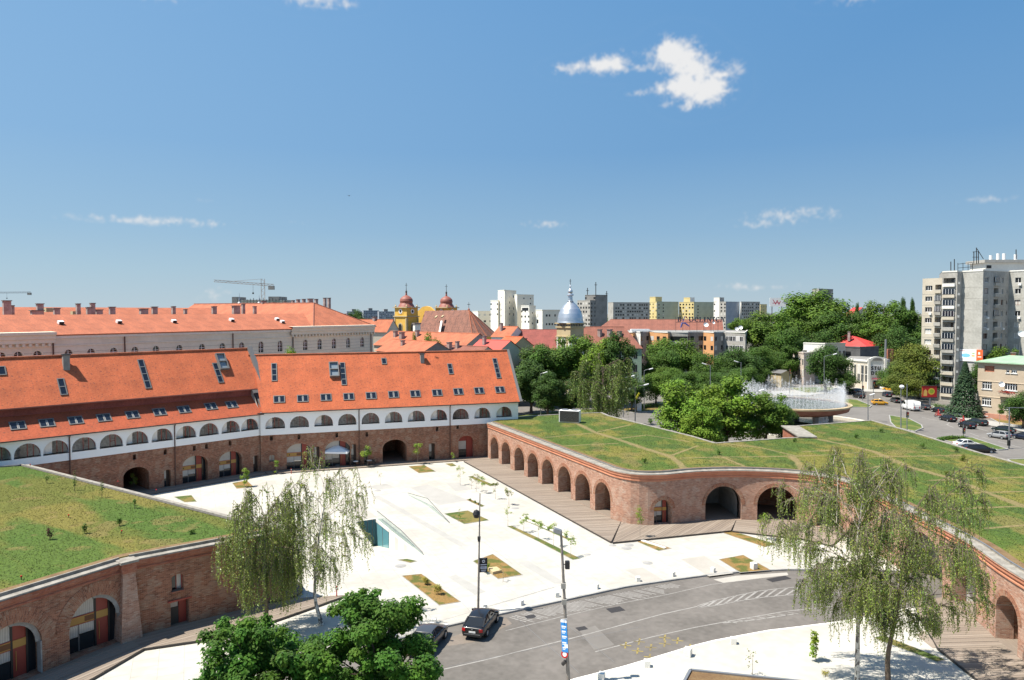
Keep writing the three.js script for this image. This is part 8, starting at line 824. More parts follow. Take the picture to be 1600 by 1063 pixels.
// ---------------------------------------------------------------- vehicles
function loft(sections, closeEnds = true) {                // sections: arrays of points with equal count, round the hull
  const n = sections[0].length, p = [], idx = []; for (const s of sections) for (const q of s) p.push(q.x, q.y, q.z);
  for (let i = 0; i + 1 < sections.length; i++) for (let k = 0; k < n; k++) { const a = i * n + k, b = i * n + (k + 1) % n, c = a + n, d = b + n; idx.push(a, b, d, a, d, c); }
  if (closeEnds) for (const i of [0, sections.length - 1]) for (let k = 1; k + 1 < n; k++) i ? idx.push(i * n, i * n + k, i * n + k + 1) : idx.push(0, k + 1, k);
  const g = new THREE.BufferGeometry(); g.setAttribute('position', new THREE.Float32BufferAttribute(p, 3)); g.setIndex(idx); g.computeVertexNormals(); return g;
}
const CARS = { // length, width, height, then stations: body [x, low, belt, half width], cabin [x, y, half width at roof, on?]
  lift: { L: 4.55, body: [[-2.27, 0.42, 0.86, 0.74], [-2.2, 0.3, 0.98, 0.82], [-1.6, 0.24, 1.0, 0.87], [-0.6, 0.2, 0.97, 0.88], [0.7, 0.2, 0.94, 0.88], [1.5, 0.24, 0.84, 0.86], [2.05, 0.3, 0.72, 0.8], [2.27, 0.38, 0.6, 0.68]], cab: [[-2.02, 1.0, 0.74], [-1.25, 1.38, 0.64], [-0.5, 1.46, 0.62], [0.25, 1.42, 0.62], [1.15, 0.93, 0.74]] },
  sedan: { L: 4.5, body: [[-2.25, 0.4, 0.84, 0.74], [-2.18, 0.3, 0.95, 0.82], [-1.55, 0.24, 0.97, 0.86], [-0.6, 0.2, 0.95, 0.87], [0.7, 0.2, 0.92, 0.87], [1.5, 0.24, 0.82, 0.85], [2.05, 0.3, 0.7, 0.8], [2.25, 0.38, 0.58, 0.68]], cab: [[-1.5, 0.96, 0.74], [-0.95, 1.36, 0.62], [-0.4, 1.42, 0.62], [0.3, 1.38, 0.62], [1.15, 0.92, 0.74]] },
  hatch: { L: 3.9, body: [[-1.95, 0.42, 0.86, 0.74], [-1.88, 0.3, 1.0, 0.8], [-1.3, 0.24, 1.0, 0.83], [-0.4, 0.2, 0.97, 0.84], [0.7, 0.2, 0.95, 0.84], [1.3, 0.24, 0.85, 0.82], [1.8, 0.3, 0.7, 0.76], [1.95, 0.38, 0.58, 0.66]], cab: [[-1.86, 1.0, 0.72], [-1.5, 1.42, 0.62], [-0.6, 1.5, 0.62], [0.2, 1.46, 0.62], [1.05, 0.94, 0.72]] },
  estate: { L: 4.9, body: [[-2.45, 0.42, 0.84, 0.74], [-2.38, 0.3, 0.96, 0.82], [-1.6, 0.24, 0.97, 0.87], [-0.6, 0.2, 0.95, 0.88], [0.9, 0.2, 0.92, 0.88], [1.7, 0.24, 0.82, 0.85], [2.25, 0.3, 0.7, 0.8], [2.45, 0.38, 0.58, 0.68]], cab: [[-2.36, 0.97, 0.74], [-2.0, 1.36, 0.64], [-0.5, 1.44, 0.62], [0.45, 1.38, 0.62], [1.3, 0.92, 0.74]] },
  van: { L: 5.6, body: [[-2.8, 0.4, 1.2, 0.9], [-2.75, 0.3, 1.3, 0.97], [-1.6, 0.26, 1.3, 1.0], [0, 0.26, 1.3, 1.0], [1.4, 0.26, 1.3, 1.0], [2.2, 0.3, 1.12, 0.96], [2.65, 0.36, 0.95, 0.88], [2.8, 0.42, 0.8, 0.76]], cab: [[-2.76, 1.3, 0.92], [-2.7, 2.4, 0.84], [0, 2.5, 0.84], [1.05, 2.35, 0.82], [2.15, 1.2, 0.84]] },
};
const wheelTyre = new MB().lathe([[0.19, -0.1], [0.3, -0.11], [0.32, -0.06], [0.32, 0.06], [0.3, 0.11], [0.19, 0.1]], 0, 0, 0, 18).geo(), wheelRim = new MB().lathe([[0, 0.085], [0.06, 0.1], [0.08, 0.075], [0.17, 0.085], [0.2, 0.1], [0.2, -0.1], [0, -0.09]], 0, 0, 0, 14).geo(); for (const g of [wheelTyre, wheelRim]) g.rotateX(Math.PI / 2);
const carGeo = new Map();
function carShapes(kind) {
  if (carGeo.has(kind)) return carGeo.get(kind); const k = CARS[kind], sec = ([x, lo, be, w]) => { const h = [[0.0, lo], [0.82, lo], [0.97, lo + 0.14], [1, lo + (be - lo) * 0.5], [0.985, be - 0.12], [0.93, be - 0.03], [0.8, be + 0.01], [0, be + 0.03]]; return [...h.map(([a, y]) => V(x, y, a * w)), ...h.slice(1, -1).reverse().map(([a, y]) => V(x, y, -a * w))]; };
  const body = loft(k.body.map(sec)), belt = (x) => { const b = k.body; let i = 0; while (i < b.length - 2 && x > b[i + 1][0]) i++; const t = clamp((x - b[i][0]) / (b[i + 1][0] - b[i][0])); return [lerp(b[i][2], b[i + 1][2], t), lerp(b[i][3], b[i + 1][3], t)]; };
  const cs = k.cab.map(([x, y, w], i) => { const [by, bw] = belt(x), end = i === 0 || i === k.cab.length - 1, yy = end ? by + 0.03 : y - 0.05, lw = bw * 0.9; return [V(x, by - 0.05, lw), V(x, by - 0.02, lw), V(x, yy, w), V(x, yy + (end ? 0 : 0.025), w * 0.8), V(x, yy + (end ? 0 : 0.025), -w * 0.8), V(x, yy, -w), V(x, by - 0.02, -lw), V(x, by - 0.05, -lw)]; });
  const glass = loft(cs, false), roof = loft(k.cab.slice(1, -1).map(([x, y, w]) => [V(x, y - 0.045, w + 0.02), V(x, y - 0.015, w * 0.96), V(x, y + 0.01, w * 0.6), V(x, y + 0.01, -w * 0.6), V(x, y - 0.015, -w * 0.96), V(x, y - 0.045, -w - 0.02), V(x, y - 0.07, 0), V(x, y - 0.07, 0)]));
  const pil = []; for (const s of [-1, 1]) { const P = k.cab.map(([x, y, w], i) => { const [by, bw] = belt(x), end = i === 0 || i === k.cab.length - 1; return V(x, end ? by : y - 0.04, s * (end ? bw * 0.9 : w)); }); const g = new MB(); g.bar(P[0], P[1], 0.09); g.bar(P.at(-2), P.at(-1), 0.08); const m = k.cab[2], [by, bw] = belt(m[0]); g.bar(V(m[0], by, s * bw * 0.905), V(m[0], m[1] - 0.04, s * (m[2] + 0.005)), 0.09, 0.05); pil.push(g.geo()); }
  const r = { body, glass, roof, pil, k, belt }; carGeo.set(kind, r); return r;
}
const GROUND = -0.03;
function car(kind, paint, label, p, heading, { cat = 'car', group = 'cars in the streets', sign = null, y = GROUND, plate = true } = {}) {
  const s = carShapes(kind), k = s.k, o = thing(kind === 'van' ? 'delivery_van' : 'car', label, cat, [p.x, y, p.z], heading, group); const m = (g, mat, n, par = o) => place(new THREE.Mesh(g, mat), par, n);
  m(s.body, paint, 'body'); m(s.glass, kind === 'van' ? paint : M.glassDark, kind === 'van' ? 'load_body' : 'windows'); m(s.roof, paint, 'roof'); s.pil.forEach((g) => m(g, paint, 'pillar')); if (kind === 'van') { for (const z of [-1, 1]) new MB().box(1.15, 1.72, z * 0.93, 0.85, 0.6, 0.05).build('side_window', M.glassDark, o); const w = new MB().quad(V(2.18, 1.24, 0.78), V(2.18, 1.24, -0.78), V(1.2, 2.24, -0.72), V(1.2, 2.24, 0.72)).build('windscreen', M.glassDark, o); w.position.set(0.02, 0.02, 0); }
  const wb = k.L * 0.29; for (const x of [-wb, wb]) for (const z of [-1, 1]) { const w = new THREE.Group(); w.name = 'wheel'; o.add(w); w.position.set(x, 0.32, z * (k.body[3][3] - 0.08)); if (z < 0) w.rotation.y = Math.PI; m(wheelTyre, M.tyre, 'tyre', w); m(wheelRim, M.rim, 'rim', w); }
  const F = k.L / 2, bh = kind === 'van' ? 1 : 0; for (const z of [-1, 1]) { new MB().box(F - 0.12, 0.62 + bh * 0.2, z * 0.56, 0.18, 0.15, 0.32, z * -0.3).build('headlight', M.lampClear, o); new MB().box(-F + 0.06, 0.8 + bh * 0.2, z * 0.64, 0.16, 0.2 + bh * 0.3, 0.26, z * 0.35).build('tail_light', M.lampRed, o); new MB().box(k.cab.at(-1)[0] - 0.3, k.cab.at(-1)[1] + 0.08, z * (k.body[4][3] + 0.08), 0.14, 0.13, 0.2).build('mirror', paint, o); }
  new MB().box(-F - 0.01, 0.66, 0, 0.03, 0.12, 0.5).build('number_plate', M.plate, o); new MB().box(F - 0.02, 0.42, 0, 0.05, 0.12, 0.5).build('number_plate', M.plate, o); new MB().box(-F + 0.02, 0.42, 0, 0.12, 0.16, 1.4).build('bumper', M.black, o); if (kind === 'lift') { new MB().bar(V(-F - 0.015, 0.5, -0.62), V(-F - 0.015, 0.5, 0.62), 0.03).build('bumper_trim', M.rim, o); new MB().lathe([[0.05, 0], [0.05, 0.02], [0, 0.02]], 0, 0, 0, 10).build('emblem', M.rim, o).position.set(-F - 0.01, 0.86, 0); o.children.at(-1).rotation.z = Math.PI / 2; for (const z of [-0.87, 0.87]) for (const x of [-0.1, 0.75]) new MB().box(x, 0.84, z, 0.16, 0.03, 0.04).build('door_handle', paint, o); }
  if (sign) new MB().box(0, 1.6, 0, 0.3, 0.16, 0.6).build('roof_sign', sign, o); return o;
}
{ const g = (u, v, y = GROUND) => S(u, v, y), dirTo = (a, b) => Math.atan2(-(b.z - a.z), b.x - a.x), st = dirTo(S(1400, 632), S(1580, 690)), kb = Math.atan2(-(-60.2 + 57.2), 4.62 + 1.03) , up = st + Math.PI;
  car('lift', M.carBlack, 'black liftback parked at the kerb, nearest the lamp pole', V(-2.3, 0, -54.9), 1.3, { group: 'cars parked along the near kerb', y: 0.004 }); car('sedan', M.carGrey, 'dark grey car parked half behind the broad tree', V(-6.05, 0, -52.1), 1.3, { group: 'cars parked along the near kerb', y: 0.004 });
  for (const [kind, m, label, u, v, h, opt] of [['estate', M.carBlack, 'long black estate car crossing beside the rim of the grass roof', 1531, 707, -0.12], ['sedan', M.carWhite, 'old white saloon behind the black estate', 1511, 699, 0.05], ['hatch', M.carSilver, 'silver grey hatchback on the right hand lane', 1561, 685, up + 0.5], ['sedan', M.carGreen, 'dark car just behind the silver hatchback', 1568, 676, up + 0.35], ['sedan', M.carBlue, 'dark blue car cut by the right edge', 1601, 687, up + 0.5], ['hatch', M.carBlack, 'black hatchback waiting beside the red scooter', 1511, 669, up + 0.2], ['estate', M.carGreen, 'dark green car right of the black hatchback', 1527, 664, up + 0.2], ['sedan', M.carBlack, 'black car in the middle of the queue', 1481, 658, up + 0.15], ['sedan', M.carWhite, 'white car at the far lane of the queue', 1495, 651, up + 0.25], ['estate', M.carBlack, 'black car behind the first scooter rider', 1468, 645, up + 0.2], ['hatch', M.carGrey, 'dark hatchback half hidden by the white van', 1444, 640, up + 0.1], ['sedan', M.carGrey, 'grey car ahead of the van', 1400, 629, up], ['hatch', M.carYellow, 'yellow taxi turning at the roundabout', 1375, 633, -0.1, { sign: M.whitePaint, cat: 'taxi' }], ['sedan', M.carYellow, 'yellow taxi waiting far down the street', 1391, 611, up + 0.6, { sign: M.whitePaint, cat: 'taxi' }], ['hatch', M.carBlue, 'dark blue van-like car below the far taxi', 1386, 620, up], ['sedan', M.carSilver, 'silver saloon by the far lawn, leftmost of the far cars', 1312, 614, 0.1], ['hatch', M.carGrey, 'grey car next to the silver saloon', 1330, 615, up + 0.5], ['sedan', M.carSilver, 'pale car in the far cluster beside the crossing', 1338, 614, up + 0.4], ['hatch', M.carBlack, 'black car nearest the lawn in the far cluster', 1342, 622, up + 0.3], ['sedan', M.carWhite, 'white car parked in the shade of the notch trees', 1207, 676, 0.2], ['hatch', M.carWhite, 'white small car parked behind the olive tree', 1226, 680, 0.9], ['hatch', M.carWhite, 'white car beside the far taxi', 1380, 609, up + 0.4]]) car(kind, m, label, g(u, v), h, opt);
  car('van', M.carWhite, 'white delivery van driving past the grass island', g(1423, 641), up + 0.15, { cat: 'van', group: undefined });
}
// scooter riders
function rider(label, p, turn) {
  const s = thing('scooter', 'red scooter under ' + label, 'scooter', [p.x, GROUND, p.z], turn); for (const x of [-0.6, 0.62]) { const w = new THREE.Group(); w.name = 'wheel'; s.add(w); w.position.set(x, 0.26, 0); w.scale.setScalar(0.8); place(new THREE.Mesh(wheelTyre, M.tyre), w, 'tyre'); place(new THREE.Mesh(wheelRim, M.rim), w, 'rim'); } new MB().add(new RoundedBoxGeometry(0.9, 0.3, 0.3, 2, 0.1), new THREE.Matrix4().makeTranslation(-0.28, 0.55, 0)).build('body', M.carRed, s); new MB().bar(V(0.6, 0.28, 0), V(0.42, 1.0, 0), 0.16, 0.1).build('fork', M.carRed, s); new MB().bar(V(0.42, 1.02, -0.3), V(0.42, 1.02, 0.3), 0.05).build('handlebar', M.black, s); new MB().box(-0.25, 0.74, 0, 0.7, 0.1, 0.26).build('seat', M.black, s); new MB().box(0.15, 0.3, 0, 0.6, 0.06, 0.3).build('footboard', M.black, s);
  const J = [[[-0.2, 0.86, 0.09], [0.18, 0.82, 0.12], 0.1, 0.075], [[-0.2, 0.86, -0.09], [0.18, 0.82, -0.12], 0.1, 0.075], [[0.18, 0.82, 0.12], [0.16, 0.4, 0.12], 0.07, 0.05], [[0.18, 0.82, -0.12], [0.16, 0.4, -0.12], 0.07, 0.05], [[0.16, 0.38, 0.12], [0.3, 0.36, 0.13], 0.05, 0.045], [[0.16, 0.38, -0.12], [0.3, 0.36, -0.13], 0.05, 0.045], [[-0.22, 0.88, 0], [-0.12, 1.3, 0], 0.14, 0.16], [[-0.12, 1.34, 0.16], [0.1, 1.12, 0.22], 0.065, 0.05], [[-0.12, 1.34, -0.16], [0.1, 1.12, -0.22], 0.065, 0.05], [[0.1, 1.12, 0.22], [0.38, 1.08, 0.25], 0.05, 0.04], [[0.1, 1.12, -0.22], [0.38, 1.08, -0.25], 0.05, 0.04], [[-0.1, 1.4, 0], [-0.06, 1.5, 0], 0.06, 0.06], [[-0.05, 1.6, 0], [-0.03, 1.66, 0], 0.125, 0.125]], N = 44, mc = new MarchingCubes(N, M.riderRed ??= std(0.45, 0.05, 0.045, 0.8), false, false, 60000); mc.isolation = 0; const C = [0.03, 0.95, 0], R = 0.85;
  for (let k = 0; k < N; k++) for (let j = 0; j < N; j++) for (let i = 0; i < N; i++) { const x = C[0] + (i / N * 2 - 1) * R, y = C[1] + (j / N * 2 - 1) * R, z = C[2] + (k / N * 2 - 1) * R; let e = 0; for (const [a, b, r0, r1] of J) { const dx = b[0] - a[0], dy = b[1] - a[1], dz = b[2] - a[2], t = clamp(((x - a[0]) * dx + (y - a[1]) * dy + (z - a[2]) * dz) / (dx * dx + dy * dy + dz * dz)), d = Math.hypot(x - a[0] - t * dx, y - a[1] - t * dy, z - a[2] - t * dz) - lerp(r0, r1, t); e += Math.exp(-d * 45); } mc.field[i + j * N + k * N * N] = Math.log(e) / 45; }
  mc.update(); const n = mc.count, gq = new THREE.BufferGeometry(), P = new Float32Array(n * 3); for (let i = 0; i < n; i++) for (let c = 0; c < 3; c++) P[i * 3 + c] = C[c] + mc.positionArray[i * 3 + c] * R; gq.setAttribute('position', new THREE.BufferAttribute(P, 3)); gq.setAttribute('normal', new THREE.BufferAttribute(mc.normalArray.slice(0, n * 3).map((q) => q), 3));
  const o = thing('person', label, 'person', [p.x, GROUND, p.z], turn); const body = place(new THREE.Mesh(gq, M.riderRed), o, 'body'); new MB().lathe([[0.13, -0.06], [0.15, 0.02], [0.13, 0.1], [0.07, 0.15], [0, 0.16]], -0.04, 1.64, 0, 12).build('helmet', M.carRed, o); new MB().box(-0.02, 0.6, 0.12, 0.001, 0.001, 0.001);
}
rider('rider in red clothes leaning on the first scooter', S(1466, 652, GROUND), 2.2); rider('rider in red clothes and helmet on the scooter before the black hatchback', S(1505, 663, GROUND), 2.1);
// ---------------------------------------------------------------- street furniture
{ const far = [[814, 945.5], [870, 933], [932, 920], [997, 908.5], [1051, 900.5], [1114, 894]], near = [[1011, 1042], [1075, 1025], [1146, 1006], [940, 1062], [1357, 975]]; const q = new RoundedBoxGeometry(0.36, 0.42, 0.36, 2, 0.02), bo = (u, v, label, s = 1, y = KH) => { const p = S(u, v, y), m = place(new THREE.Mesh(q, M.concreteWhite), null, 'bollard'); m.position.set(p.x, y + 0.2 * s, p.z); m.rotation.y = 0.5 + u; m.scale.setScalar(s); tag(m, label, 'bollard', 'square stone bollards along the road'); }; const ord = ['first', 'second', 'third', 'fourth', 'fifth', 'sixth']; far.forEach(([u, v], i) => bo(u, v, `small white stone bollard along the far kerb, ${ord[i]} from the black liftback`)); near.forEach(([u, v], i) => bo(u, v, ['white stone bollard on the near pavement below the yellow crosses', 'largest white stone bollard on the near pavement edge', 'white stone bollard of the near pavement beside the bare sapling', 'white stone bollard at the foot of the blue banner pole', 'white stone bollard between the two birch trunks'][i], i === 1 ? 1.35 : 1.1)); bo(1178, 889, 'white stone block lying in the brown bed by the road', 1.4, LEVEL); bo(678, 975, 'white stone bollard behind the dark grey parked car', 1); bo(757, 952, 'white stone bollard beside the lamp pole', 1); }
function pole(name, label, pts, radii, cat, mat = M.pole) { const o = thing(name, label, cat, [pts[0].x, pts[0].y, pts[0].z]); new MB().tube(pts.map((p) => p.clone().sub(pts[0])), radii, 9).build('shaft', mat, o); return o; }
{ // lamp pole with loudspeaker and black sign
  const b = S(747, 957, KH), z = -b.z, top = at(750, 771, z), rel = (u, v, d = z) => at(u, v, d).sub(b), o = pole('lamp_pole', 'slim steel pole carrying a black sign in front of the square', [b, b.clone().lerp(top, 0.45), b.clone().lerp(top, 0.46), top], [0.1, 0.08, 0.07, 0.04], 'pole');
  for (const [v, w] of [[841, 0.24], [844, 0.2]]) { const p = rel(748.5, v); new MB().box(p.x, p.y, p.z, w, 0.22, w).build('joint_collar', M.iron, o); } { const p = rel(745.5, 803); new MB().lathe([[0.02, -0.34], [0.2, -0.28], [0.3, 0], [0.2, 0.26], [0.05, 0.34]], p.x - 0.05, p.y, p.z + 0.1, 14).build('spotlight', M.black, o); new MB().bar(V(p.x, p.y + 0.1, p.z), V(p.x + 0.16, p.y + 0.1, p.z), 0.05).build('bracket', M.iron, o); } const p = rel(755.5, 883), m = flat(128, 256, (c, w, h) => { c.fillStyle = '#17181c'; c.fillRect(0, 0, w, h); c.fillStyle = '#d8d8dc'; c.beginPath(); c.arc(w / 2, 60, 26, 0, 7); c.fill(); c.fillStyle = '#17181c'; c.beginPath(); c.arc(w / 2, 60, 12, 0, 7); c.fill(); c.fillRect(w / 2 - 30, 56, 60, 6); c.fillStyle = '#c9ccd6'; c.fillRect(14, 112, 100, 16); c.fillRect(14, 150, 100, 44); c.fillStyle = '#3a4258'; c.fillRect(22, 160, 70, 8); c.fillRect(22, 176, 84, 6); c.fillStyle = '#c9ccd6'; c.fillRect(20, 212, 88, 10); c.fillRect(28, 230, 70, 10); }); const sb = new THREE.Mesh(new THREE.BoxGeometry(0.62, 1.15, 0.06), m); place(sb, o, 'sign_board'); sb.position.set(p.x, p.y, p.z + 0.03); sb.rotation.y = 0.15; for (const d of [-0.4, 0.4]) new MB().bar(V(p.x - 0.45, p.y + d, p.z), V(p.x, p.y + d, p.z), 0.04).build('bracket', M.iron, o); }
{ // concrete pole with the blue banner
  const b = S(888.5, 1070, KH), z = -b.z, top = at(876.5, 829, z), rel = (u, v) => at(u, v, z).sub(b), o = pole('banner_pole', 'leaning concrete pole with floodlight, camera and blue banner at the kerb', [b, b.clone().lerp(top, 0.5), top], [0.125, 0.1, 0.075], 'pole');
  { const p = rel(871, 830); new MB().add(new RoundedBoxGeometry(0.5, 0.3, 0.34, 2, 0.04), new THREE.Matrix4().makeRotationZ(-0.3).setPosition(p.x, p.y, p.z)).build('floodlight', M.zinc, o); const q = rel(886.5, 883); new MB().add(new RoundedBoxGeometry(0.3, 0.5, 0.3, 2, 0.04), new THREE.Matrix4().makeTranslation(q.x, q.y, q.z)).build('loudspeaker', M.black, o); new MB().bar(rel(880, 882), q, 0.05).build('bracket', M.iron, o); const c = rel(881, 1035); new MB().add(new RoundedBoxGeometry(0.34, 0.2, 0.2, 2, 0.03), new THREE.Matrix4().makeRotationZ(0.8).setPosition(c.x, c.y, c.z + 0.1)).build('camera', M.iron, o); for (const v of [940, 915]) { const k = rel(881 + (v - 915) * 0.05, v); new MB().box(k.x - 0.03, k.y, k.z, 0.3, 0.34, 0.3).build('clamp', M.concrete, o); } }
  const c0 = rel(880, 965), m = flat(128, 512, (c, w, h) => { c.fillStyle = '#e9eef3'; c.fillRect(0, 0, w, h); c.fillStyle = '#2f86cf'; c.fillRect(0, 40, w, 472); c.fillStyle = '#f1f5f9'; c.save(); c.rotate(0); for (const [y, n] of [[90, 5], [170, 4], [250, 5], [350, 4], [430, 3]]) { c.fillRect(16, y, 12 * n + 36, 22); c.fillRect(16, y + 32, 10 * n + 24, 12); } c.fillStyle = '#e9eef3'; c.fillRect(56, 380, 72, 60); c.fillStyle = '#2f86cf'; c.font = 'bold 30px sans-serif'; c.restore(); }); const g = new THREE.Mesh(new THREE.BoxGeometry(0.42, 2.05, 0.03), m); place(g, o, 'banner'); const q = rel(882, 992); g.position.set(q.x - 0.02, q.y, q.z + 0.22); g.rotation.set(0, -0.5, 0.06); new MB().bar(V(q.x - 0.22, q.y + 1.1, q.z + 0.3), V(q.x + 0.15, q.y + 1.05, q.z + 0.1), 0.04).build('banner_arm', M.whitePaint, o); const pd = rel(882, 1020); new MB().lathe([[0.24, 0], [0.24, 0.03], [0.15, 0.035], [0.15, 0.0]], 0, 0, 0, 18).build('round_sign', M.lampRed, o).position.set(pd.x, pd.y, pd.z + 0.22); o.children.at(-1).rotation.set(1.35, 0, 0.5); new MB().lathe([[0.15, 0.01], [0, 0.012]], 0, 0, 0, 14).build('round_sign_face', M.whitePaint, o).position.set(pd.x, pd.y, pd.z + 0.23); o.children.at(-1).rotation.set(1.35, 0, 0.5); }
function streetLamp(label, u, vBase, vTop, arm, mat = M.zinc) { const b = S(u, vBase, 0), z = -b.z, t = at(u, vTop, z), o = pole('street_lamp', label, [b, t], [0.12, 0.07], 'street lamp', mat), h = t.y; if (arm) { const e = V(arm, h + Math.abs(arm) * 0.22, 0); new MB().tube([V(0, h - 0.05, 0), V(arm * 0.4, h + Math.abs(arm) * 0.12, 0), e], [0.06, 0.05, 0.04], 6).build('arm', mat, o); new MB().add(new RoundedBoxGeometry(1.1, 0.22, 0.4, 2, 0.08), new THREE.Matrix4().makeRotationZ(0.3 * Math.sign(arm)).setPosition(e.x + 0.4 * Math.sign(arm), e.y + 0.1, 0)).build('lamp_head', M.whitePaint, o); } else new MB().lathe([[0.12, 0], [0.42, 0.25], [0.48, 0.5], [0.3, 0.75], [0, 0.82]], 0, h, 0, 12).build('lamp_globe', M.whitePaint, o); return o; }
for (const a of [['street lamp in front of the dark trees by the gable', 845, 652, 584, 0.6], ['street lamp standing in the willow', 974, 652, 591, 1.6], ['tall street lamp behind the yellow arm sign', 1006.5, 640, 579, 1.2], ['street lamp with a long arm beside the yellow arm sign', 992.5, 664, 605, 1.9], ['street lamp peeping over the bright green tree', 1045, 690, 608, 1.0], ['street lamp above the middle of the three bright trees', 1180, 676, 612, 0.8], ['globe lamp on the grass island', 1408, 674, 608, 0], ['street lamp on the rim of the fountain pool', 1356.5, 660, 618, 0.4], ['street lamp among the trees right of the cinema', 1419, 622, 574, -1.6], ['street lamp before the round dark tree, left arm', 1288, 622, 557, 2.4], ['street lamp at the grove, its head alone in view', 1110, 640, 571, -1.2], ['far street lamp beside the grove edge', 1158, 630, 567, -1.0]]) streetLamp(...a);
{ const m = std(0.6, 0.52, 0.02, 0.6), b = S(992.5, 664, 0), p = at(993, 624, -b.z), q = at(999, 614, -b.z), o = thing('yellow_arm_sign', 'bright yellow slanted arm fixed to the long-armed lamp', 'sign'); new MB().bar(p.clone().add(V(0, 0, 0.1)), q.clone().add(V(0, 0, 0.1)), 0.5, 0.3).build('arm', m, o); new MB().bar(V(b.x, p.y, b.z), p, 0.1).build('bracket', M.iron, o); const c = S(998.5, 643, 0), k = thing('white_cabinet', 'white cabinet on the pavement behind the willow', 'cabinet', [c.x, 0, c.z]); new MB().add(new RoundedBoxGeometry(1.1, 2.2, 0.7, 2, 0.05), new THREE.Matrix4().makeTranslation(0, 1.1, 0)).build('casing', M.whitePaint, k); new MB().box(0, 1.1, 0.36, 0.9, 1.8, 0.03).build('door', M.plate, k); }
for (const [label, u, vb, vt, lights] of [['traffic light mast on the grass island beside the globe lamp', 1417.5, 676, 600, [648]], ['traffic light mast with a street sign beside the far crossing', 1348, 626, 572, [606]], ['short traffic light on the lawn before the white saloon', 1505.6, 682, 664, [673]], ['traffic light mast at the cinema corner', 1365, 622, 590, [600]], ['traffic light at the far crossing under the annex', 1234, 620, 577, [580, 584]]]) { const b = S(u, vb, 0), z = -b.z, o = pole('traffic_light', label, [b, at(u, vt, z)], [0.09, 0.07], 'traffic light', M.zinc); for (const v of lights) { const p = at(u, v, z).sub(b); new MB().add(new RoundedBoxGeometry(0.4, 1.1, 0.4, 2, 0.06), new THREE.Matrix4().makeTranslation(p.x, p.y, p.z + 0.2)).build('signal_head', M.black, o); [M.lampRed, M.yellow, M.greenMesh].forEach((m, i) => new MB().lathe([[0.13, 0], [0, 0.05]], 0, 0, 0, 10).build('lens', m, o).position.set(p.x, p.y + 0.32 - i * 0.32, p.z + 0.42)); o.children.slice(-3).forEach((c) => { c.rotation.x = Math.PI / 2; }); } }
{ const b = S(1577, 701, 0), z = -b.z, t = at(1577.5, 637, z), o = pole('mast_arm_pole', 'tall mast with a long arm at the right edge of the street', [b, t], [0.13, 0.09], 'pole', M.zinc); const h = t.y - b.y; new MB().bar(V(-0.6, h, 0), V(5, h - 0.1, 0), 0.1).build('arm', M.zinc, o); new MB().add(new RoundedBoxGeometry(0.4, 1.0, 0.4, 2, 0.06), new THREE.Matrix4().makeTranslation(-0.2, h * 0.14, 0.2)).build('signal_head', M.black, o); }
{ // billboard, road signs
  const b = S(1452, 634, 0), o = thing('billboard', 'red billboard with a green round picture before the apartment tower', 'billboard', [b.x, 0, b.z]), z = -b.z, w = 23 * z / FOCAL, h = 17.5 * z / FOCAL, y = hAt(612.5, z), m = flat(256, 192, (c, W, H2) => { c.fillStyle = '#a81f1f'; c.fillRect(0, 0, W, H2); c.fillStyle = '#c9b13c'; c.beginPath(); c.ellipse(160, 92, 58, 56, 0, 0, 7); c.fill(); c.fillStyle = '#8fa02e'; c.beginPath(); c.ellipse(164, 92, 38, 36, 0, 0, 7); c.fill(); c.fillStyle = '#d2a95a'; c.beginPath(); c.moveTo(20, 170); c.lineTo(26, 80); c.lineTo(60, 52); c.lineTo(88, 90); c.lineTo(84, 170); c.fill(); }); const g = new THREE.Mesh(new THREE.BoxGeometry(w, h, 0.2), m); place(g, o, 'panel'); g.position.set(0, y, 0); new MB().box(0, y + h / 2 + 0.08, 0, w + 0.3, 0.16, 0.3).box(0, y - h / 2 - 0.08, 0, w + 0.3, 0.16, 0.3).build('frame', M.iron, o); new MB().tube([V(0.3, 0, -0.2), V(0.3, y, -0.2)], [0.2, 0.2], 8).build('post', M.zinc, o);
  const s = S(1494, 648, 0), p = pole('road_sign', 'post with a red round sign over a blue panel by the hedge', [s, at(1494, 614, -s.z)], [0.06, 0.06], 'sign', M.zinc), q = at(1492, 619, -s.z).sub(s), k = at(1495, 629.5, -s.z).sub(s); new MB().lathe([[0.42, 0], [0.42, 0.05], [0, 0.06]], 0, 0, 0, 16).build('round_plate', M.lampRed, p).position.set(q.x, q.y, 0.1); p.children.at(-1).rotation.x = Math.PI / 2; new MB().box(k.x, k.y, 0.1, 1.1, 1.0, 0.05).build('blue_plate', M.blueSign = std(0.02, 0.06, 0.3, 0.5), p);
  const f = S(1524, 651, 0), gt = thing('green_gate', 'green metal gate between the spruce and the beige house', 'gate', [f.x, 0, f.z]); for (let i = 0; i < 9; i++) new MB().bar(V(-1.6 + i * 0.4, 0, 0), V(-1.6 + i * 0.4, 1.9, 0), 0.07).build('bar', M.gateGreen ??= std(0.01, 0.09, 0.05, 0.5), gt); for (const y of [0.3, 1.7]) new MB().bar(V(-1.7, y, 0), V(1.7, y, 0), 0.08).build('rail', M.gateGreen, gt);
}
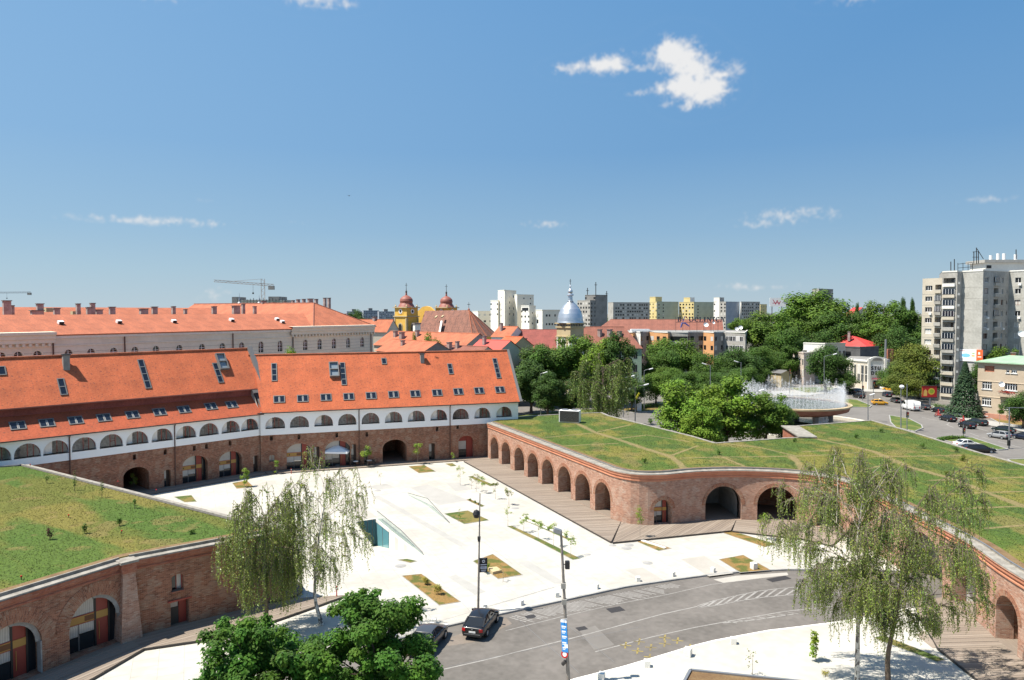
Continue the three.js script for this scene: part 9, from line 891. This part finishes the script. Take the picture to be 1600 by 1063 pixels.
{ // cafe in front of the right wing
  const p = S(527, 727, 0.24), o = thing('parasol', 'white square cafe parasol before the right wing', 'parasol', [p.x, 0.24, p.z]); const C = [V(-1.9, 2.35, 1.5), V(1.9, 2.3, 1.5), V(1.9, 2.3, -1.5), V(-1.9, 2.35, -1.5)], t = V(0, 3.2, 0), g = new MB(); for (let i = 0; i < 4; i++) { const a = C[i], b = C[(i + 1) % 4], m = a.clone().lerp(b, 0.5).add(V(0, -0.12, 0)), n = t.clone().lerp(m, 0.55).add(V(0, 0.1, 0)); g.tri(a, m, n).tri(m, b, n).tri(a, n, t).tri(n, b, t); g.quad(V(a.x, a.y - 0.28, a.z), V(b.x, b.y - 0.28, b.z), b, a); } g.build('canopy', M.whiteFabric, o); new MB().tube([V(0, 0, 0), V(0, 3.2, 0)], [0.04, 0.03], 7).build('mast', M.zinc, o); new MB().lathe([[0.45, 0], [0.45, 0.1], [0, 0.12]], 0, 0, 0, 14).build('foot', M.concreteDark, o); for (const c of C) new MB().bar(t.clone().add(V(0, -0.06, 0)), c.clone().add(V(0, -0.05, 0)), 0.03).build('rib', M.zinc, o);
  { const q = S(519, 725, 0.24), n = thing('parasol', 'dark navy parasol behind the white one', 'parasol', [q.x, 0.24, q.z - 1.2]), gg = new MB(), cs = Array.from({ length: 8 }, (_, i) => V(1.5 * Math.cos(i * 0.785), 2.6, 1.5 * Math.sin(i * 0.785))); cs.forEach((a, i) => gg.tri(a, V(0, 3.4, 0), cs[(i + 1) % 8]).tri(cs[(i + 1) % 8], V(0, 3.4, 0), a)); gg.build('canopy', std(0.02, 0.025, 0.06, 0.9), n); new MB().tube([V(0, 0, 0), V(0, 3.4, 0)], [0.04, 0.03], 7).build('mast', M.zinc, n); }
  [[556, 728.5, 'cafe table with white top nearest the parasol'], [577, 727, 'cafe table with white top beside the tall sapling']].forEach(([u, v, l]) => { const q = S(u, v, 0.24), c = thing('cafe_table', l, 'table', [q.x, 0.24, q.z]); new MB().lathe([[0.42, 0.72], [0.42, 0.75], [0, 0.75]], 0, 0, 0, 16).build('top', M.whitePaint, c); new MB().tube([V(0, 0, 0), V(0, 0.73, 0)], [0.03, 0.03], 7).build('leg', M.iron, c); new MB().lathe([[0.25, 0], [0.25, 0.03], [0, 0.04]], 0, 0, 0, 12).build('foot', M.iron, c); });
  [[549, 729, 'black cafe chair left of the near table'], [563, 728.5, 'black cafe chair right of the near table'], [571, 728, 'black cafe chair left of the far table'], [584, 726.5, 'black cafe chair right of the far table']].forEach(([u, v, l], i) => { const q = S(u, v, 0.24), c = thing('cafe_chair', l, 'chair', [q.x, 0.24, q.z], i); new MB().box(0, 0.45, 0, 0.44, 0.05, 0.44).build('seat', M.black, c); new MB().box(0, 0.72, -0.2, 0.44, 0.36, 0.04).build('backrest', M.black, c); for (const [x, z] of [[-1, -1], [1, -1], [1, 1], [-1, 1]]) new MB().bar(V(x * 0.19, 0, z * 0.19), V(x * 0.19, 0.45, z * 0.19), 0.03).build('leg', M.black, c); });
  [[455, 741, 'red marker post on the edge of the walk before the right wing'], [526, 932, 'red marker post at the point of the near bastion deck']].forEach(([u, v, l]) => { const q = S(u, v, u === 526 ? DK : KH), c = thing('marker_post', l, 'post', [q.x, q.y, q.z]); new MB().tube([V(0, 0, 0), V(0, 0.85, 0)], [0.05, 0.05], 8).build('shaft', M.lampRed, c); new MB().lathe([[0.06, 0.6], [0.06, 0.72]], 0, 0, 0, 8).build('band', M.whitePaint, c); });
}
{ // red lanterns along the rear kerb of the near lawn
  [[184, 756], [244, 769], [107, 809], [190, 834], [33, 906], [47, 729]].forEach(([u, v], i) => { const q = S(u, v, 6.12), c = thing('roof_marker', 'small red marker on the near bastion lawn, ' + ['on the rear kerb, left', 'on the rear kerb, right', 'in the middle of the lawn', 'on the greener stripe', 'by the front edging', 'at the far left corner'][i], 'marker', [q.x, 6.1, q.z]); new MB().tube([V(0, 0, 0), V(0, 0.2, 0)], [0.03, 0.03], 6).build('stem', M.iron, c); new MB().lathe([[0.02, 0.18], [0.07, 0.21], [0.07, 0.28], [0, 0.32]], 0, 0, 0, 8).build('cap', M.lampRed, c); });
  for (const [u, v, s, l] of [[574, 306, 0.5, 'left bird'], [544, 306, 0.5, 'right bird']].slice(1)) { const q = at(545.5, 306, 120), o = thing('bird', 'dark bird gliding in the open sky over the barracks', 'bird', q.toArray(), 0.4); new MB().lathe([[0.01, -0.24], [0.07, -0.1], [0.08, 0.05], [0.03, 0.2], [0.0, 0.26]], 0, 0, 0, 8).build('body', M.black, o).rotation.x = Math.PI / 2; for (const k of [-1, 1]) new MB().tri(V(0, 0.02, -0.1), V(0, 0.02, 0.1), V(k * 0.5, 0.14, 0.04)).tri(V(0, 0.02, 0.1), V(0, 0.02, -0.1), V(k * 0.5, 0.14, 0.04)).build('wing', M.black, o); }
}
scene.traverse((o) => { if (o.isMesh) { o.castShadow = true; o.receiveShadow = true; } });
renderer.render(scene, camera);
